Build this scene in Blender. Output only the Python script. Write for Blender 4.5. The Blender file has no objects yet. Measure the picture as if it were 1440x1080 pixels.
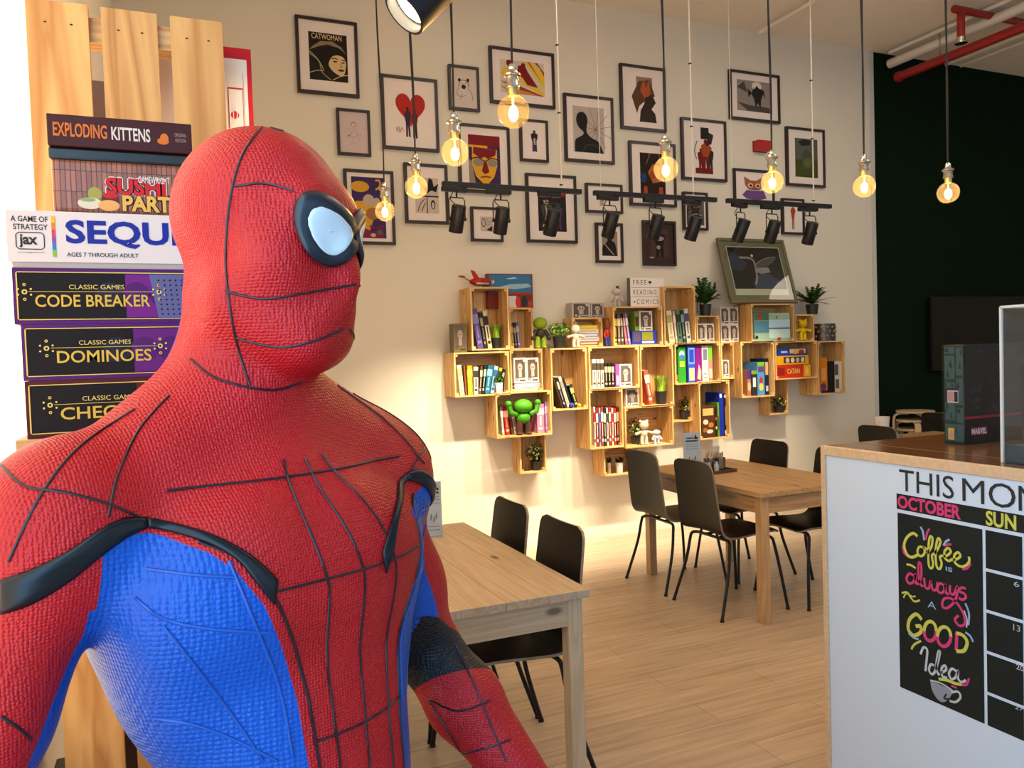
import bpy, bmesh, math, random
import numpy as np
from mathutils import Vector, Matrix, Euler
from mathutils.bvhtree import BVHTree

S = bpy.context.scene
C = S.collection
PI = math.pi
random.seed(7)

# ------------------------------------------------------------------ camera
F, YAW, PIT, ROL, CH = 1112.8, math.radians(23.13), math.radians(-1.98), math.radians(-1.854), 1.55
_fw = Vector((math.sin(YAW)*math.cos(PIT), math.cos(YAW)*math.cos(PIT), math.sin(PIT)))
_r0 = Vector((math.cos(YAW), -math.sin(YAW), 0))
_u0 = _r0.cross(_fw)
_rt = math.cos(ROL)*_r0 + math.sin(ROL)*_u0
_up = -math.sin(ROL)*_r0 + math.cos(ROL)*_u0
O = Vector((0, 0, CH))
cam = bpy.data.cameras.new('camera')
cam.sensor_width = 36
cam.lens = F*36/1440
cam.clip_start = 0.02
camo = bpy.data.objects.new('camera', cam)
C.objects.link(camo)
camo.matrix_world = Matrix(((_rt.x, _up.x, -_fw.x, O.x), (_rt.y, _up.y, -_fw.y, O.y), (_rt.z, _up.z, -_fw.z, O.z), (0, 0, 0, 1)))
S.camera = camo

def ray(px, py):
    return _fw + _rt*((px-720)/F) + _up*((540-py)/F)
def on(ax, v, px, py):          # where the sight line of a photo pixel meets the plane x / y / z = v
    d = ray(px, py); i = 'xyz'.index(ax)
    return O + d*((v-O[i])/d[i])

# ------------------------------------------------------------------ light and exposure
S.view_settings.view_transform = 'Standard'
S.view_settings.look = 'None'
S.view_settings.gamma = 1
S.view_settings.use_curve_mapping = False
S.view_settings.exposure = 0.4
S.cycles.max_bounces = 8
S.cycles.diffuse_bounces = 4
S.cycles.glossy_bounces = 3
S.cycles.transparent_max_bounces = 12
S.cycles.caustics_reflective = False
S.cycles.caustics_refractive = False
S.cycles.sample_clamp_indirect = 4
S.cycles.use_denoising = True

world = bpy.data.worlds.new('daylight')
S.world = world
world.use_nodes = True
_wn = world.node_tree
_bg = _wn.nodes['Background']
_sky = _wn.nodes.new('ShaderNodeTexSky')
_sky.sky_type = 'HOSEK_WILKIE'
_sky.sun_direction = (0.5, -0.7, 0.5)
_sky.turbidity = 3
_wn.links.new(_sky.outputs[0], _bg.inputs[0])
_bg.inputs[1].default_value = 0.5

def light(name, kind, loc, power, col, target=None, **kw):
    d = bpy.data.lights.new(name, kind)
    d.energy = power; d.color = col
    for k, v in kw.items(): setattr(d, k, v)
    o = bpy.data.objects.new(name, d); C.objects.link(o); o.location = loc
    if target is not None:
        o.rotation_euler = (Vector(target)-Vector(loc)).to_track_quat('-Z', 'Y').to_euler()
    return o
WARM = (1.0, 0.74, 0.45)
# daylight through the two shop windows behind the camera
light('window_daylight', 'AREA', (1.15, -2.6, 1.75), 22, (0.50, 0.76, 1.0), (1.15, 0, 1.6), shape='RECTANGLE', size=2.5, size_y=2.7)
light('window_daylight', 'AREA', (5.6, -2.6, 1.75), 30, (0.50, 0.76, 1.0), (5.6, 0, 1.6), shape='RECTANGLE', size=5.0, size_y=2.7)
# warm fill lights added overhead to brighten the room, without fixtures
for lx, ly, pw in ((3.3, 1.0, 16), (6.2, 1.8, 18), (2.6, 3.9, 11), (5.2, 3.9, 15), (8.6, 3.0, 10)):
    light('ceiling_fill', 'AREA', (lx, ly, 4.3), pw, (1.0, 0.84, 0.64), (lx, ly, 0), shape='DISK', size=1.0)

# ------------------------------------------------------------------ object helpers
def put(o, parent=None):
    C.objects.link(o)
    if parent is not None: o.parent = parent
    return o
def tag(o, label=None, cat=None, group=None, kind=None):
    if label: o['label'] = label
    if cat: o['category'] = cat
    if group: o['group'] = group
    if kind: o['kind'] = kind
    return o
def thing(name, label, cat, loc=(0, 0, 0), rot=(0, 0, 0), group=None):
    o = bpy.data.objects.new(name, None)
    o.empty_display_size = 0.05
    o.location = loc; o.rotation_euler = rot
    put(o); return tag(o, label, cat, group)
def dup(root, label, loc, rotz=None):
    r = root.copy(); C.objects.link(r); r.location = loc; r['label'] = label
    if rotz is not None: r.rotation_euler = (0, 0, rotz)
    for ch in list(root.children):
        c = ch.copy(); C.objects.link(c); c.parent = r
        for g in ch.children:
            d = g.copy(); C.objects.link(d); d.parent = c
    return r

class MB:
    def __init__(s): s.v = []; s.f = []; s.m = []
    def add(s, vs, fs, m=0):
        n = len(s.v); s.v += [tuple(v) for v in vs]
        for f in fs: s.f.append(tuple(i+n for i in f)); s.m.append(m)
        return s
    def box(s, c, d, m=0, rot=None, taper=None):
        hx, hy, hz = d[0]/2, d[1]/2, d[2]/2
        vs = []
        for z in (-hz, hz):
            k = 1 if (taper is None or z < 0) else taper
            for x, y in ((-hx, -hy), (hx, -hy), (hx, hy), (-hx, hy)): vs.append(Vector((x*k, y*k, z)))
        if rot is not None:
            R = Euler(rot).to_matrix() if not isinstance(rot, Matrix) else rot
            vs = [R @ v for v in vs]
        vs = [v+Vector(c) for v in vs]
        return s.add(vs, [(0, 3, 2, 1), (4, 5, 6, 7), (0, 1, 5, 4), (1, 2, 6, 5), (2, 3, 7, 6), (3, 0, 4, 7)], m)
    def b2(s, a, b, m=0):
        return s.box([(a[i]+b[i])/2 for i in range(3)], [abs(b[i]-a[i]) for i in range(3)], m)
    def lathe(s, prof, c=(0, 0, 0), m=0, n=24, rot=None, cap=True):
        R = Euler(rot).to_matrix() if rot is not None else Matrix.Identity(3)
        vs = []
        for r, z in prof:
            for k in range(n):
                a = 2*PI*k/n
                vs.append(R @ Vector((r*math.cos(a), r*math.sin(a), z))+Vector(c))
        fs = []
        for i in range(len(prof)-1):
            for k in range(n):
                k2 = (k+1) % n
                fs.append((i*n+k, i*n+k2, (i+1)*n+k2, (i+1)*n+k))
        if cap:
            if prof[0][0] > 1e-5: fs.append(tuple(range(n))[::-1])
            if prof[-1][0] > 1e-5: fs.append(tuple((len(prof)-1)*n+k for k in range(n)))
        return s.add(vs, fs, m)
    def tube(s, pts, r, m=0, n=8, taper=None):
        pts = [Vector(p) for p in pts]
        vs, fs = [], []
        up = None
        for i, p in enumerate(pts):
            a = pts[max(i-1, 0)]; b = pts[min(i+1, len(pts)-1)]
            t = (b-a).normalized() if (b-a).length > 1e-9 else Vector((0, 0, 1))
            if up is None:
                up = t.orthogonal().normalized()
            else:
                up = (up-t*up.dot(t))
                up = up.normalized() if up.length > 1e-6 else t.orthogonal().normalized()
            w = t.cross(up)
            rr = r if taper is None else r*(taper[i] if hasattr(taper, '__len__') else 1+(taper-1)*i/(len(pts)-1))
            for k in range(n):
                a_ = 2*PI*k/n
                vs.append(p+up*(rr*math.cos(a_))+w*(rr*math.sin(a_)))
        for i in range(len(pts)-1):
            for k in range(n):
                k2 = (k+1) % n
                fs.append((i*n+k, i*n+k2, (i+1)*n+k2, (i+1)*n+k))
        fs.append(tuple(range(n))[::-1]); fs.append(tuple((len(pts)-1)*n+k for k in range(n)))
        return s.add(vs, fs, m)
    def ball(s, c, r, m=0, n=14, k=9, rot=None):
        if not hasattr(r, '__len__'): r = (r, r, r)
        prof = [(math.sin(PI*i/k), -math.cos(PI*i/k)) for i in range(k+1)]
        t = MB().lathe(prof, n=n, cap=False)
        R = Euler(rot).to_matrix() if rot is not None else Matrix.Identity(3)
        return s.add([R @ Vector((v[0]*r[0], v[1]*r[1], v[2]*r[2]))+Vector(c) for v in t.v], t.f, m)
    def poly(s, pts, y, m=0, flip=False):       # flat polygon in the XZ plane, facing -Y
        n = len(pts)
        f = tuple(range(n))
        return s.add([(p[0], y, p[1]) for p in pts], [f[::-1] if flip else f], m)
    def rect(s, x0, z0, x1, z1, y, m=0):
        return s.poly([(x0, z0), (x1, z0), (x1, z1), (x0, z1)], y, m)
    def disc(s, x, z, r, y, m=0, n=20, rz=None, a=0):
        rz = rz or r
        ca, sa = math.cos(a), math.sin(a)
        return s.poly([(x+r*math.cos(2*PI*k/n)*ca-rz*math.sin(2*PI*k/n)*sa, z+r*math.cos(2*PI*k/n)*sa+rz*math.sin(2*PI*k/n)*ca) for k in range(n)], y, m)
    def ribbon(s, pts, w, y, m=0, closed=False, ws=None):   # brush stroke in the XZ plane
        P = [Vector((p[0], p[1])) for p in pts]
        n = len(P); L = []; Rr = []
        for i in range(n):
            a = P[max(i-1, 0)]; b = P[min(i+1, n-1)]
            t = (b-a); t = t.normalized() if t.length > 1e-9 else Vector((1, 0))
            nn = Vector((-t.y, t.x))*(w/2*(ws[i] if ws else 1))
            L.append(P[i]+nn); Rr.append(P[i]-nn)
        vs = [(p.x, y, p.y) for p in L]+[(p.x, y, p.y) for p in Rr]
        fs = [(i, n+i, n+i+1, i+1) for i in range(n-1)]
        return s.add(vs, fs, m)
    def text(s, st, x0, z0, x1, z1, y, m=0, bold=0.0, ext=0.0, shear=0.0):
        tv, tf = text_mesh(st, bold, shear)
        xs = [v[0] for v in tv]; ys = [v[1] for v in tv]
        a, b, c, d = min(xs), max(xs), min(ys), max(ys)
        vs = [(x0+(v[0]-a)/(b-a)*(x1-x0), y, z0+(v[1]-c)/(d-c)*(z1-z0)) for v in tv]
        return s.add(vs, tf, m)
    def build(s, name, mats, parent=None, loc=None, rot=None, smooth=None, bevel=0, label=None):
        me = bpy.data.meshes.new(name)
        me.from_pydata(s.v, [], s.f)
        if not isinstance(mats, (list, tuple)): mats = [mats]
        for k in mats: me.materials.append(k)
        me.polygons.foreach_set('material_index', s.m)
        if smooth is not None:
            me.polygons.foreach_set('use_smooth', [True]*len(s.f))
            me.update()
            me.set_sharp_from_angle(angle=math.radians(smooth))
        me.update()
        o = bpy.data.objects.new(name, me)
        if loc is not None: o.location = loc
        if rot is not None: o.rotation_euler = rot
        put(o, parent)
        if bevel:
            b = o.modifiers.new('bevel', 'BEVEL'); b.width = bevel; b.segments = 2; b.limit_method = 'ANGLE'; b.angle_limit = math.radians(40)
        if label: o['label'] = label
        return o

_tc = {}
def text_mesh(st, bold, shear):
    k = (st, bold, shear)
    if k not in _tc:
        cu = bpy.data.curves.new('t', 'FONT'); cu.body = st; cu.resolution_u = 3; cu.offset = bold; cu.shear = shear
        to = bpy.data.objects.new('t', cu)
        C.objects.link(to)
        bpy.context.view_layer.update()
        me = bpy.data.meshes.new_from_object(to.evaluated_get(bpy.context.evaluated_depsgraph_get()))
        _tc[k] = ([tuple(v.co) for v in me.vertices], [tuple(p.vertices) for p in me.polygons])
        bpy.data.meshes.remove(me); bpy.data.objects.remove(to); bpy.data.curves.remove(cu)
    return _tc[k]

def spline(pts, n=6):            # Catmull-Rom through the points
    P = [Vector(p) for p in pts]
    out = []
    for i in range(len(P)-1):
        a = P[max(i-1, 0)]; b = P[i]; c = P[i+1]; d = P[min(i+2, len(P)-1)]
        for k in range(n):
            t = k/n
            out.append(0.5*((2*b)+(c-a)*t+(2*a-5*b+4*c-d)*t*t+(3*b-a-3*c+d)*t*t*t))
    out.append(P[-1])
    return out

# ------------------------------------------------------------------ materials
_mc = {}
def mat(name, col, rough=0.5, metal=0.0, coat=0.0, emit=None, es=0, bump=0, bscale=80, var=0.0, spec=0.5):
    if name in _mc: return _mc[name]
    m = bpy.data.materials.new(name); m.use_nodes = True
    nt = m.node_tree; p = nt.nodes['Principled BSDF']
    p.inputs['Base Color'].default_value = (*col, 1); p.inputs['Roughness'].default_value = rough
    p.inputs['Metallic'].default_value = metal; p.inputs['Coat Weight'].default_value = coat
    p.inputs['Specular IOR Level'].default_value = spec
    if emit: p.inputs['Emission Color'].default_value = (*emit, 1); p.inputs['Emission Strength'].default_value = es
    if bump or var:
        tc = nt.nodes.new('ShaderNodeTexCoord'); nz = nt.nodes.new('ShaderNodeTexNoise')
        nz.inputs['Scale'].default_value = bscale; nz.inputs['Detail'].default_value = 4
        nt.links.new(tc.outputs['Object'], nz.inputs['Vector'])
        if bump:
            b = nt.nodes.new('ShaderNodeBump'); b.inputs['Strength'].default_value = bump; b.inputs['Distance'].default_value = 0.003
            nt.links.new(nz.outputs['Fac'], b.inputs['Height']); nt.links.new(b.outputs[0], p.inputs['Normal'])
        if var:
            h = nt.nodes.new('ShaderNodeMix'); h.data_type = 'RGBA'
            h.inputs[6].default_value = (*[c*(1-var) for c in col], 1); h.inputs[7].default_value = (*[min(1, c*(1+var)) for c in col], 1)
            nt.links.new(nz.outputs['Fac'], h.inputs[0]); nt.links.new(h.outputs[2], p.inputs['Base Color'])
    _mc[name] = m
    return m
def col(r, g, b, rough=0.5):
    return mat('paint_%d_%d_%d_%d' % (r*255, g*255, b*255, rough*100), (r, g, b), rough, spec=0.25)
def hexc(h, rough=0.5):
    c = [int(h[i:i+2], 16)/255 for i in (0, 2, 4)]
    c = [x/12.92 if x <= 0.04045 else ((x+0.055)/1.055)**2.4 for x in c]
    return mat('ink_'+h+'_%d' % (rough*100), c, rough, spec=0.22)

def wood(name, c1, c2, axis='z', scale=1.0, rough=0.45, knots=True, ring=26, plank=None):
    if name in _mc: return _mc[name]
    m = bpy.data.materials.new(name); m.use_nodes = True
    nt = m.node_tree; N = nt.nodes.new; L = nt.links.new
    p = nt.nodes['Principled BSDF']; p.inputs['Roughness'].default_value = rough
    tc = N('ShaderNodeTexCoord'); oi = N('ShaderNodeObjectInfo')
    off = N('ShaderNodeVectorMath'); off.operation = 'MULTIPLY_ADD'
    cm = N('ShaderNodeCombineXYZ'); rm = N('ShaderNodeMath'); rm.operation = 'MULTIPLY'; rm.inputs[1].default_value = 13
    L(oi.outputs['Random'], rm.inputs[0])
    for i in range(3): L(rm.outputs[0], cm.inputs[i])
    off.inputs[1].default_value = (1, 1, 1)
    L(tc.outputs['Object'], off.inputs[0]); L(cm.outputs[0], off.inputs[2])
    mp = N('ShaderNodeMapping')
    s = [ring*scale]*3; s['xyz'.index(axis)] = 1.3*scale
    mp.inputs['Scale'].default_value = s
    L(off.outputs[0], mp.inputs['Vector'])
    n1 = N('ShaderNodeTexNoise'); n1.inputs['Scale'].default_value = 1.0; n1.inputs['Detail'].default_value = 3; n1.inputs['Distortion'].default_value = 0.6
    L(mp.outputs[0], n1.inputs['Vector'])
    w = N('ShaderNodeMath'); w.operation = 'MULTIPLY'; w.inputs[1].default_value = 11.0
    L(n1.outputs['Fac'], w.inputs[0])
    fr = N('ShaderNodeMath'); fr.operation = 'PINGPONG'; fr.inputs[1].default_value = 1.0
    L(w.outputs[0], fr.inputs[0])
    n2 = N('ShaderNodeTexNoise'); n2.inputs['Scale'].default_value = 6.0; n2.inputs['Detail'].default_value = 5
    L(mp.outputs[0], n2.inputs['Vector'])
    ad = N('ShaderNodeMath'); ad.operation = 'MULTIPLY_ADD'; ad.inputs[1].default_value = 0.75
    L(fr.outputs[0], ad.inputs[0])
    h2 = N('ShaderNodeMath'); h2.operation = 'MULTIPLY'; h2.inputs[1].default_value = 0.45; L(n2.outputs['Fac'], h2.inputs[0]); L(h2.outputs[0], ad.inputs[2])
    mx = N('ShaderNodeMix'); mx.data_type = 'RGBA'
    mx.inputs[6].default_value = (*c1, 1); mx.inputs[7].default_value = (*c2, 1)
    L(ad.outputs[0], mx.inputs[0])
    last = mx.outputs[2]
    if knots:
        mk = N('ShaderNodeMapping'); ks = [9.0*scale]*3; ks['xyz'.index(axis)] = 4.0*scale; mk.inputs['Scale'].default_value = ks
        L(off.outputs[0], mk.inputs['Vector'])
        vo = N('ShaderNodeTexVoronoi'); vo.inputs['Scale'].default_value = 1.0
        L(mk.outputs[0], vo.inputs['Vector'])
        rp = N('ShaderNodeMapRange'); rp.inputs[1].default_value = 0.06; rp.inputs[2].default_value = 0.13; rp.inputs[3].default_value = 1; rp.inputs[4].default_value = 0
        L(vo.outputs['Distance'], rp.inputs[0])
        mx2 = N('ShaderNodeMix'); mx2.data_type = 'RGBA'; mx2.inputs[7].default_value = (*[c*0.35 for c in c2], 1)
        L(rp.outputs[0], mx2.inputs[0]); L(last, mx2.inputs[6]); last = mx2.outputs[2]
    hs = N('ShaderNodeHueSaturation'); vr = N('ShaderNodeMapRange'); vr.inputs[3].default_value = 0.86; vr.inputs[4].default_value = 1.1
    L(oi.outputs['Random'], vr.inputs[0]); L(vr.outputs[0], hs.inputs['Value']); L(last, hs.inputs['Color'])
    L(hs.outputs[0], p.inputs['Base Color'])
    b = N('ShaderNodeBump'); b.inputs['Strength'].default_value = 0.15; b.inputs['Distance'].default_value = 0.001
    L(ad.outputs[0], b.inputs['Height']); L(b.outputs[0], p.inputs['Normal'])
    _mc[name] = m
    return m
PINE1, PINE2 = (0.86, 0.58, 0.25), (0.54, 0.29, 0.085)
pine_x = wood('pine_along_x', PINE1, PINE2, 'x'); pine_y = wood('pine_along_y', PINE1, PINE2, 'y'); pine_z = wood('pine_along_z', PINE1, PINE2, 'z')
slat_z = wood('slat_pine', (0.76, 0.45, 0.16), (0.46, 0.20, 0.045), 'z', 1.0, 0.5, True, 12)
oak_x = wood('table_oak_x', (0.56, 0.37, 0.19), (0.38, 0.22, 0.095), 'x', 0.8, 0.4); oak_y = wood('table_oak_y', (0.56, 0.37, 0.19), (0.36, 0.21, 0.09), 'y', 0.8, 0.4); oak_z = wood('table_oak_z', (0.58, 0.40, 0.21), (0.42, 0.26, 0.12), 'z', 0.8, 0.45)
pale_x = wood('table_pale_x', (0.62, 0.50, 0.36), (0.47, 0.35, 0.22), 'x', 0.8, 0.4); pale_y = wood('table_pale_y', (0.60, 0.48, 0.35), (0.44, 0.33, 0.21), 'y', 0.8, 0.4); pale_z = wood('table_pale_z', (0.66, 0.54, 0.38), (0.52, 0.40, 0.25), 'z', 0.8, 0.45)
birch = wood('birch', (0.72, 0.55, 0.36), (0.62, 0.45, 0.28), 'y', 0.7, 0.4, False)
laminate = wood('brown_laminate', (0.20, 0.10, 0.045), (0.12, 0.055, 0.022), 'y', 0.7, 0.16, False)
black = mat('black_paint', (0.012, 0.012, 0.014), 0.35)
black_metal = mat('black_metal', (0.01, 0.01, 0.013), 0.4, 0.3)
frame_black = mat('frame_black', (0.018, 0.008, 0.008), 0.4)
white_paper = mat('mat_board', (0.80, 0.72, 0.68), 0.7)
steel = mat('brushed_steel', (0.62, 0.58, 0.5), 0.22, 1.0)
chrome = mat('nickel', (0.70, 0.66, 0.58), 0.15, 1.0)
white_plastic = mat('white_plastic', (0.8, 0.8, 0.78), 0.35)
def glassy(name, tint, rough=0.02, mixf=0.12, gl=1.0, tl=0.0):
    m = bpy.data.materials.new(name); m.use_nodes = True
    nt = m.node_tree; nt.nodes.clear(); N = nt.nodes.new; L = nt.links.new
    o = N('ShaderNodeOutputMaterial'); t = N('ShaderNodeBsdfTransparent'); g = N('ShaderNodeBsdfGlossy'); mx = N('ShaderNodeMixShader'); lw = N('ShaderNodeFresnel')
    lw.inputs['IOR'].default_value = 1.45
    t.inputs[0].default_value = (*tint, 1); g.inputs['Roughness'].default_value = rough
    ad = N('ShaderNodeMath'); ad.operation = 'MULTIPLY_ADD'; ad.inputs[1].default_value = gl; ad.inputs[2].default_value = mixf-0.04; ad.use_clamp = True
    L(lw.outputs[0], ad.inputs[0])
    ge = N('ShaderNodeNewGeometry'); iv = N('ShaderNodeMath'); iv.operation = 'SUBTRACT'; iv.inputs[0].default_value = 1; ml = N('ShaderNodeMath'); ml.operation = 'MULTIPLY'
    L(ge.outputs['Backfacing'], iv.inputs[1]); L(iv.outputs[0], ml.inputs[0]); L(ad.outputs[0], ml.inputs[1]); L(ml.outputs[0], mx.inputs[0]); L(t.outputs[0], mx.inputs[1]); L(g.outputs[0], mx.inputs[2]); L(mx.outputs[0], o.inputs[0])
    if tl:
        tr = N('ShaderNodeBsdfTranslucent'); tr.inputs[0].default_value = (*tint, 1); m2 = N('ShaderNodeMixShader'); m2.inputs[0].default_value = tl
        L(mx.outputs[0], m2.inputs[1]); L(tr.outputs[0], m2.inputs[2]); L(m2.outputs[0], o.inputs[0])
    return m
acrylic = glassy('clear_acrylic', (0.93, 0.96, 0.96), 0.02, 0.08)
amber_glass = glassy('amber_bulb_glass', (1.0, 0.84, 0.55), 0.02, 0.06, 0.9, 0.013)

# ------------------------------------------------------------------ the room
def floor_mat():
    m = bpy.data.materials.new('laminate_floor'); m.use_nodes = True
    nt = m.node_tree; N = nt.nodes.new; L = nt.links.new; p = nt.nodes['Principled BSDF']
    tc = N('ShaderNodeTexCoord'); br = N('ShaderNodeTexBrick')
    br.inputs['Color1'].default_value = (0.52, 0.40, 0.285, 1); br.inputs['Color2'].default_value = (0.44, 0.335, 0.235, 1); br.inputs['Mortar'].default_value = (0.30, 0.19, 0.10, 1)
    br.inputs['Scale'].default_value = 1; br.inputs['Mortar Size'].default_value = 0.0018; br.inputs['Brick Width'].default_value = 1.25; br.inputs['Row Height'].default_value = 0.19; br.offset = 0.37
    L(tc.outputs['Object'], br.inputs['Vector'])
    mp = N('ShaderNodeMapping'); mp.inputs['Scale'].default_value = (2.2, 34, 1); L(tc.outputs['Object'], mp.inputs['Vector'])
    nz = N('ShaderNodeTexNoise'); nz.inputs['Scale'].default_value = 1; nz.inputs['Detail'].default_value = 6; nz.inputs['Distortion'].default_value = 0.5; L(mp.outputs[0], nz.inputs['Vector'])
    mr = N('ShaderNodeMapRange'); mr.inputs[1].default_value = 0.3; mr.inputs[2].default_value = 0.7; mr.inputs[3].default_value = 0.78; mr.inputs[4].default_value = 1.16; L(nz.outputs['Fac'], mr.inputs[0])
    mx = N('ShaderNodeVectorMath'); mx.operation = 'SCALE'; L(br.outputs['Color'], mx.inputs[0]); L(mr.outputs[0], mx.inputs['Scale'])
    L(mx.outputs[0], p.inputs['Base Color']); p.inputs['Roughness'].default_value = 0.38
    return m
X0, X1, Y0, YW, ZC = -0.27, 10.5, -2.7, 5.85, 4.45
wall_paint = mat('wall_paint', (0.73, 0.69, 0.59), 0.7, bump=0.08, bscale=120)
white_paint = mat('white_wall_paint', (0.86, 0.84, 0.80), 0.6)
ceil_paint = mat('ceiling_paint', (0.86, 0.79, 0.68), 0.8, bump=0.15, bscale=30, var=0.04)
def struct(name, mb, m, smooth=None):
    return tag(mb.build(name, m, smooth=smooth), kind='structure')
struct('floor', MB().b2((X0-0.2, Y0-0.2, -0.1), (X1+0.2, YW+0.3, 0)), floor_mat())
struct('ceiling', MB().b2((X0-0.2, Y0-0.2, ZC), (X1+0.2, YW+0.3, ZC+0.1)), ceil_paint)
XC = on('y', YW, 1231, 420).x
struct('wall_back', MB().b2((X0-0.2, YW, 0), (XC, YW+0.2, ZC)), wall_paint)
WY0, WY1, WZ0, WZ1 = -1.2, 2.4, 0.95, 2.9
wl = MB().b2((X0-0.2, Y0-0.2, 0), (X0, WY0, ZC)).b2((X0-0.2, WY1, 0), (X0, YW, ZC)).b2((X0-0.2, WY0, 0), (X0, WY1, WZ0)).b2((X0-0.2, WY0, WZ1), (X0, WY1, ZC))
struct('wall_left', wl, white_paint)
# window in the left wall, glowing blind panels added to stand in for daylight
wf = MB()
for q in range(4):
    yq = WY0+(WY1-WY0-0.04)*q/3; wf.b2((X0-0.16, yq, WZ0), (X0-0.08, yq+0.04, WZ1))
wf.b2((X0-0.16, WY0, WZ0), (X0-0.08, WY1, WZ0+0.04)); wf.b2((X0-0.16, WY0, WZ1-0.04), (X0-0.08, WY1, WZ1))
w3 = struct('window_3', wf, white_paint)
lit = mat('blind_cool_glow', (0.8, 0.8, 0.8), 0.6, emit=(0.26, 0.60, 1.0), es=4.9)
warm_glow = mat('blind_warm_glow', (0.8, 0.8, 0.8), 0.6, emit=(1.0, 0.80, 0.57), es=1.9)  # warm emitter added to give the figure's side an orange glow
MB().b2((X0-0.06, WY0, WZ0), (X0-0.045, 0.38, WZ1)).build('blind', lit, w3)
MB().b2((X0-0.06, 0.38, WZ0), (X0-0.045, WY1, WZ1)).build('blind', warm_glow, w3)
struct('wall_right', MB().b2((X1, Y0-0.2, 0), (X1+0.2, YW+0.2, ZC)), wall_paint)
moss = mat('dark_green_turf', (0.004, 0.013, 0.005), 0.95, spec=0.08, bump=1.0, bscale=160, var=0.6)
struct('wall_backdrop_green', MB().b2((XC, YW+0.012, 0), (X1+0.1, YW+0.2, ZC)), moss)
tag(MB().b2((XC-0.035, YW-0.012, 0), (XC+0.012, YW+0.02, ZC)).build('trim_1', mat('trim_grey', (0.6, 0.6, 0.58), 0.4)), kind='structure')
# shop front behind the camera: wall with two tall windows
fb = MB()
yb0, yb1 = Y0-0.2, Y0
fb.b2((X0-0.2, yb0, 3.25), (X1+0.2, yb1, ZC)); fb.b2((X0-0.2, yb0, 0), (X1+0.2, yb1, 0.3))
for u, v in ((X0-0.2, -0.1), (2.45, 3.05), (8.2, X1+0.2)): fb.b2((u, yb0, 0.3), (v, yb1, 3.25))
struct('wall_front', fb, white_paint)
for k, (u, v, n) in enumerate(((-0.1, 2.45, 2), (3.05, 8.2, 4))):
    wf = MB()
    for q in range(n+1):
        x = u+(v-u-0.05)*q/n; wf.b2((x, yb0+0.05, 0.3), (x+0.05, yb1-0.05, 3.25))
    wf.b2((u, yb0+0.05, 0.3), (v, yb1-0.05, 0.36)); wf.b2((u, yb0+0.05, 3.19), (v, yb1-0.05, 3.25)); wf.b2((u, yb0+0.06, 2.3), (v, yb1-0.06, 2.35))
    wo = struct('window_%d' % (k+1), wf, black_metal)
    pn = MB().b2((u+0.05, yb0+0.095, 0.36), (v-0.05, yb0+0.105, 3.19)).build('pane', acrylic, wo)
struct('pavement', MB().b2((-30, -40, -0.1), (40, Y0-0.2, -0.02)), mat('paving', (0.30, 0.28, 0.25), 0.8))
skirt = MB(); xx = X0
while xx < XC-0.05:
    x2 = min(xx+0.6, XC-0.036); skirt.b2((xx+0.001, YW-0.014, 0), (x2-0.001, YW, 0.075)); xx += 0.6
struct('baseboard_back', skirt, mat('skirting_white', (0.80, 0.74, 0.64), 0.3))
# ceiling services
cm = mat('conduit_white', (0.80, 0.76, 0.68), 0.4)
red_paint = mat('sprinkler_red', (0.30, 0.012, 0.012), 0.35)
def pipe_px(pa, pb, z):
    return on('z', z, *pa), on('z', z, *pb)
def run(name, label, cat, a, b, z, r, m, group=None, y1=None):
    p, q = pipe_px(a, b, z)
    x = (p.x+q.x)/2
    ya, yb = max(p.y, q.y), min(p.y, q.y)
    o = MB().tube([(x, min(ya, YW), z), (x, -1.5, z)], r, n=12).build(name, m, smooth=40)
    return tag(o, label, cat, group), x, ya
run('ceiling_conduit', 'thin white conduit on the ceiling running alone toward the art wall', 'conduit', (1065, 45), (1155, -2), 4.40, 0.018, cm)
run('ceiling_conduit', 'slim white conduit on the ceiling left of the thick white pipe', 'conduit', (1252, 74), (1390, 12), 4.41, 0.018, cm)
run('ceiling_pipe', 'thick white pipe under the ceiling beside the red sprinkler pipe', 'pipe', (1258, 91), (1400, 22), 4.34, 0.045, cm)
run('ceiling_conduit', 'thin white conduit just right of the red sprinkler pipe', 'conduit', (1335, 92), (1440, 45), 4.41, 0.016, cm)
run('ceiling_conduit', 'white conduit farthest right under the ceiling', 'conduit', (1352, 93), (1440, 58), 4.41, 0.016, cm)
p = on('z', 4.16, 1264, 108)
sp = thing('sprinkler_pipe', 'dark red sprinkler pipe with a branch hanging under the ceiling', 'pipe', (p.x, p.y, 4.16))
MB().tube([(0, 0, 0), (0, -6.5, 0)], 0.042, n=14).build('main_pipe', red_paint, sp, smooth=40)
MB().lathe([(0.05, -0.02), (0.05, 0.02)], rot=(PI/2, 0, 0), n=14).build('end_cap', red_paint, sp, smooth=40)
q = on('z', 4.37, 1351, 14)-p; q = Vector((q.x, q.y, q.z))
hz = on('y', p.y+q.y, 1352, 58).z-p.z
br_ = MB().tube(spline([(q.x+2.6, q.y, q.z), (q.x+0.13, q.y, q.z), (q.x+0.03, q.y, q.z-0.01), (q.x, q.y, q.z-0.05), (q.x, q.y, q.z-0.12), (q.x, q.y, hz+0.02)], 6), 0.032, n=12)
br_.build('branch_pipe', red_paint, sp, smooth=50)
MB().lathe([(0.0, -0.03), (0.05, -0.02), (0.05, -0.01), (0.03, 0.0), (0.036, 0.03), (0.02, 0.05)], c=(q.x, q.y, hz), n=14).build('sprinkler_head', steel, sp, smooth=40)
for dy in (-0.45, -1.6): MB().tube([(0, dy, 0.04), (0, dy, ZC-4.16)], 0.008, n=6).build('hanger_rod', steel, sp)
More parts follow.
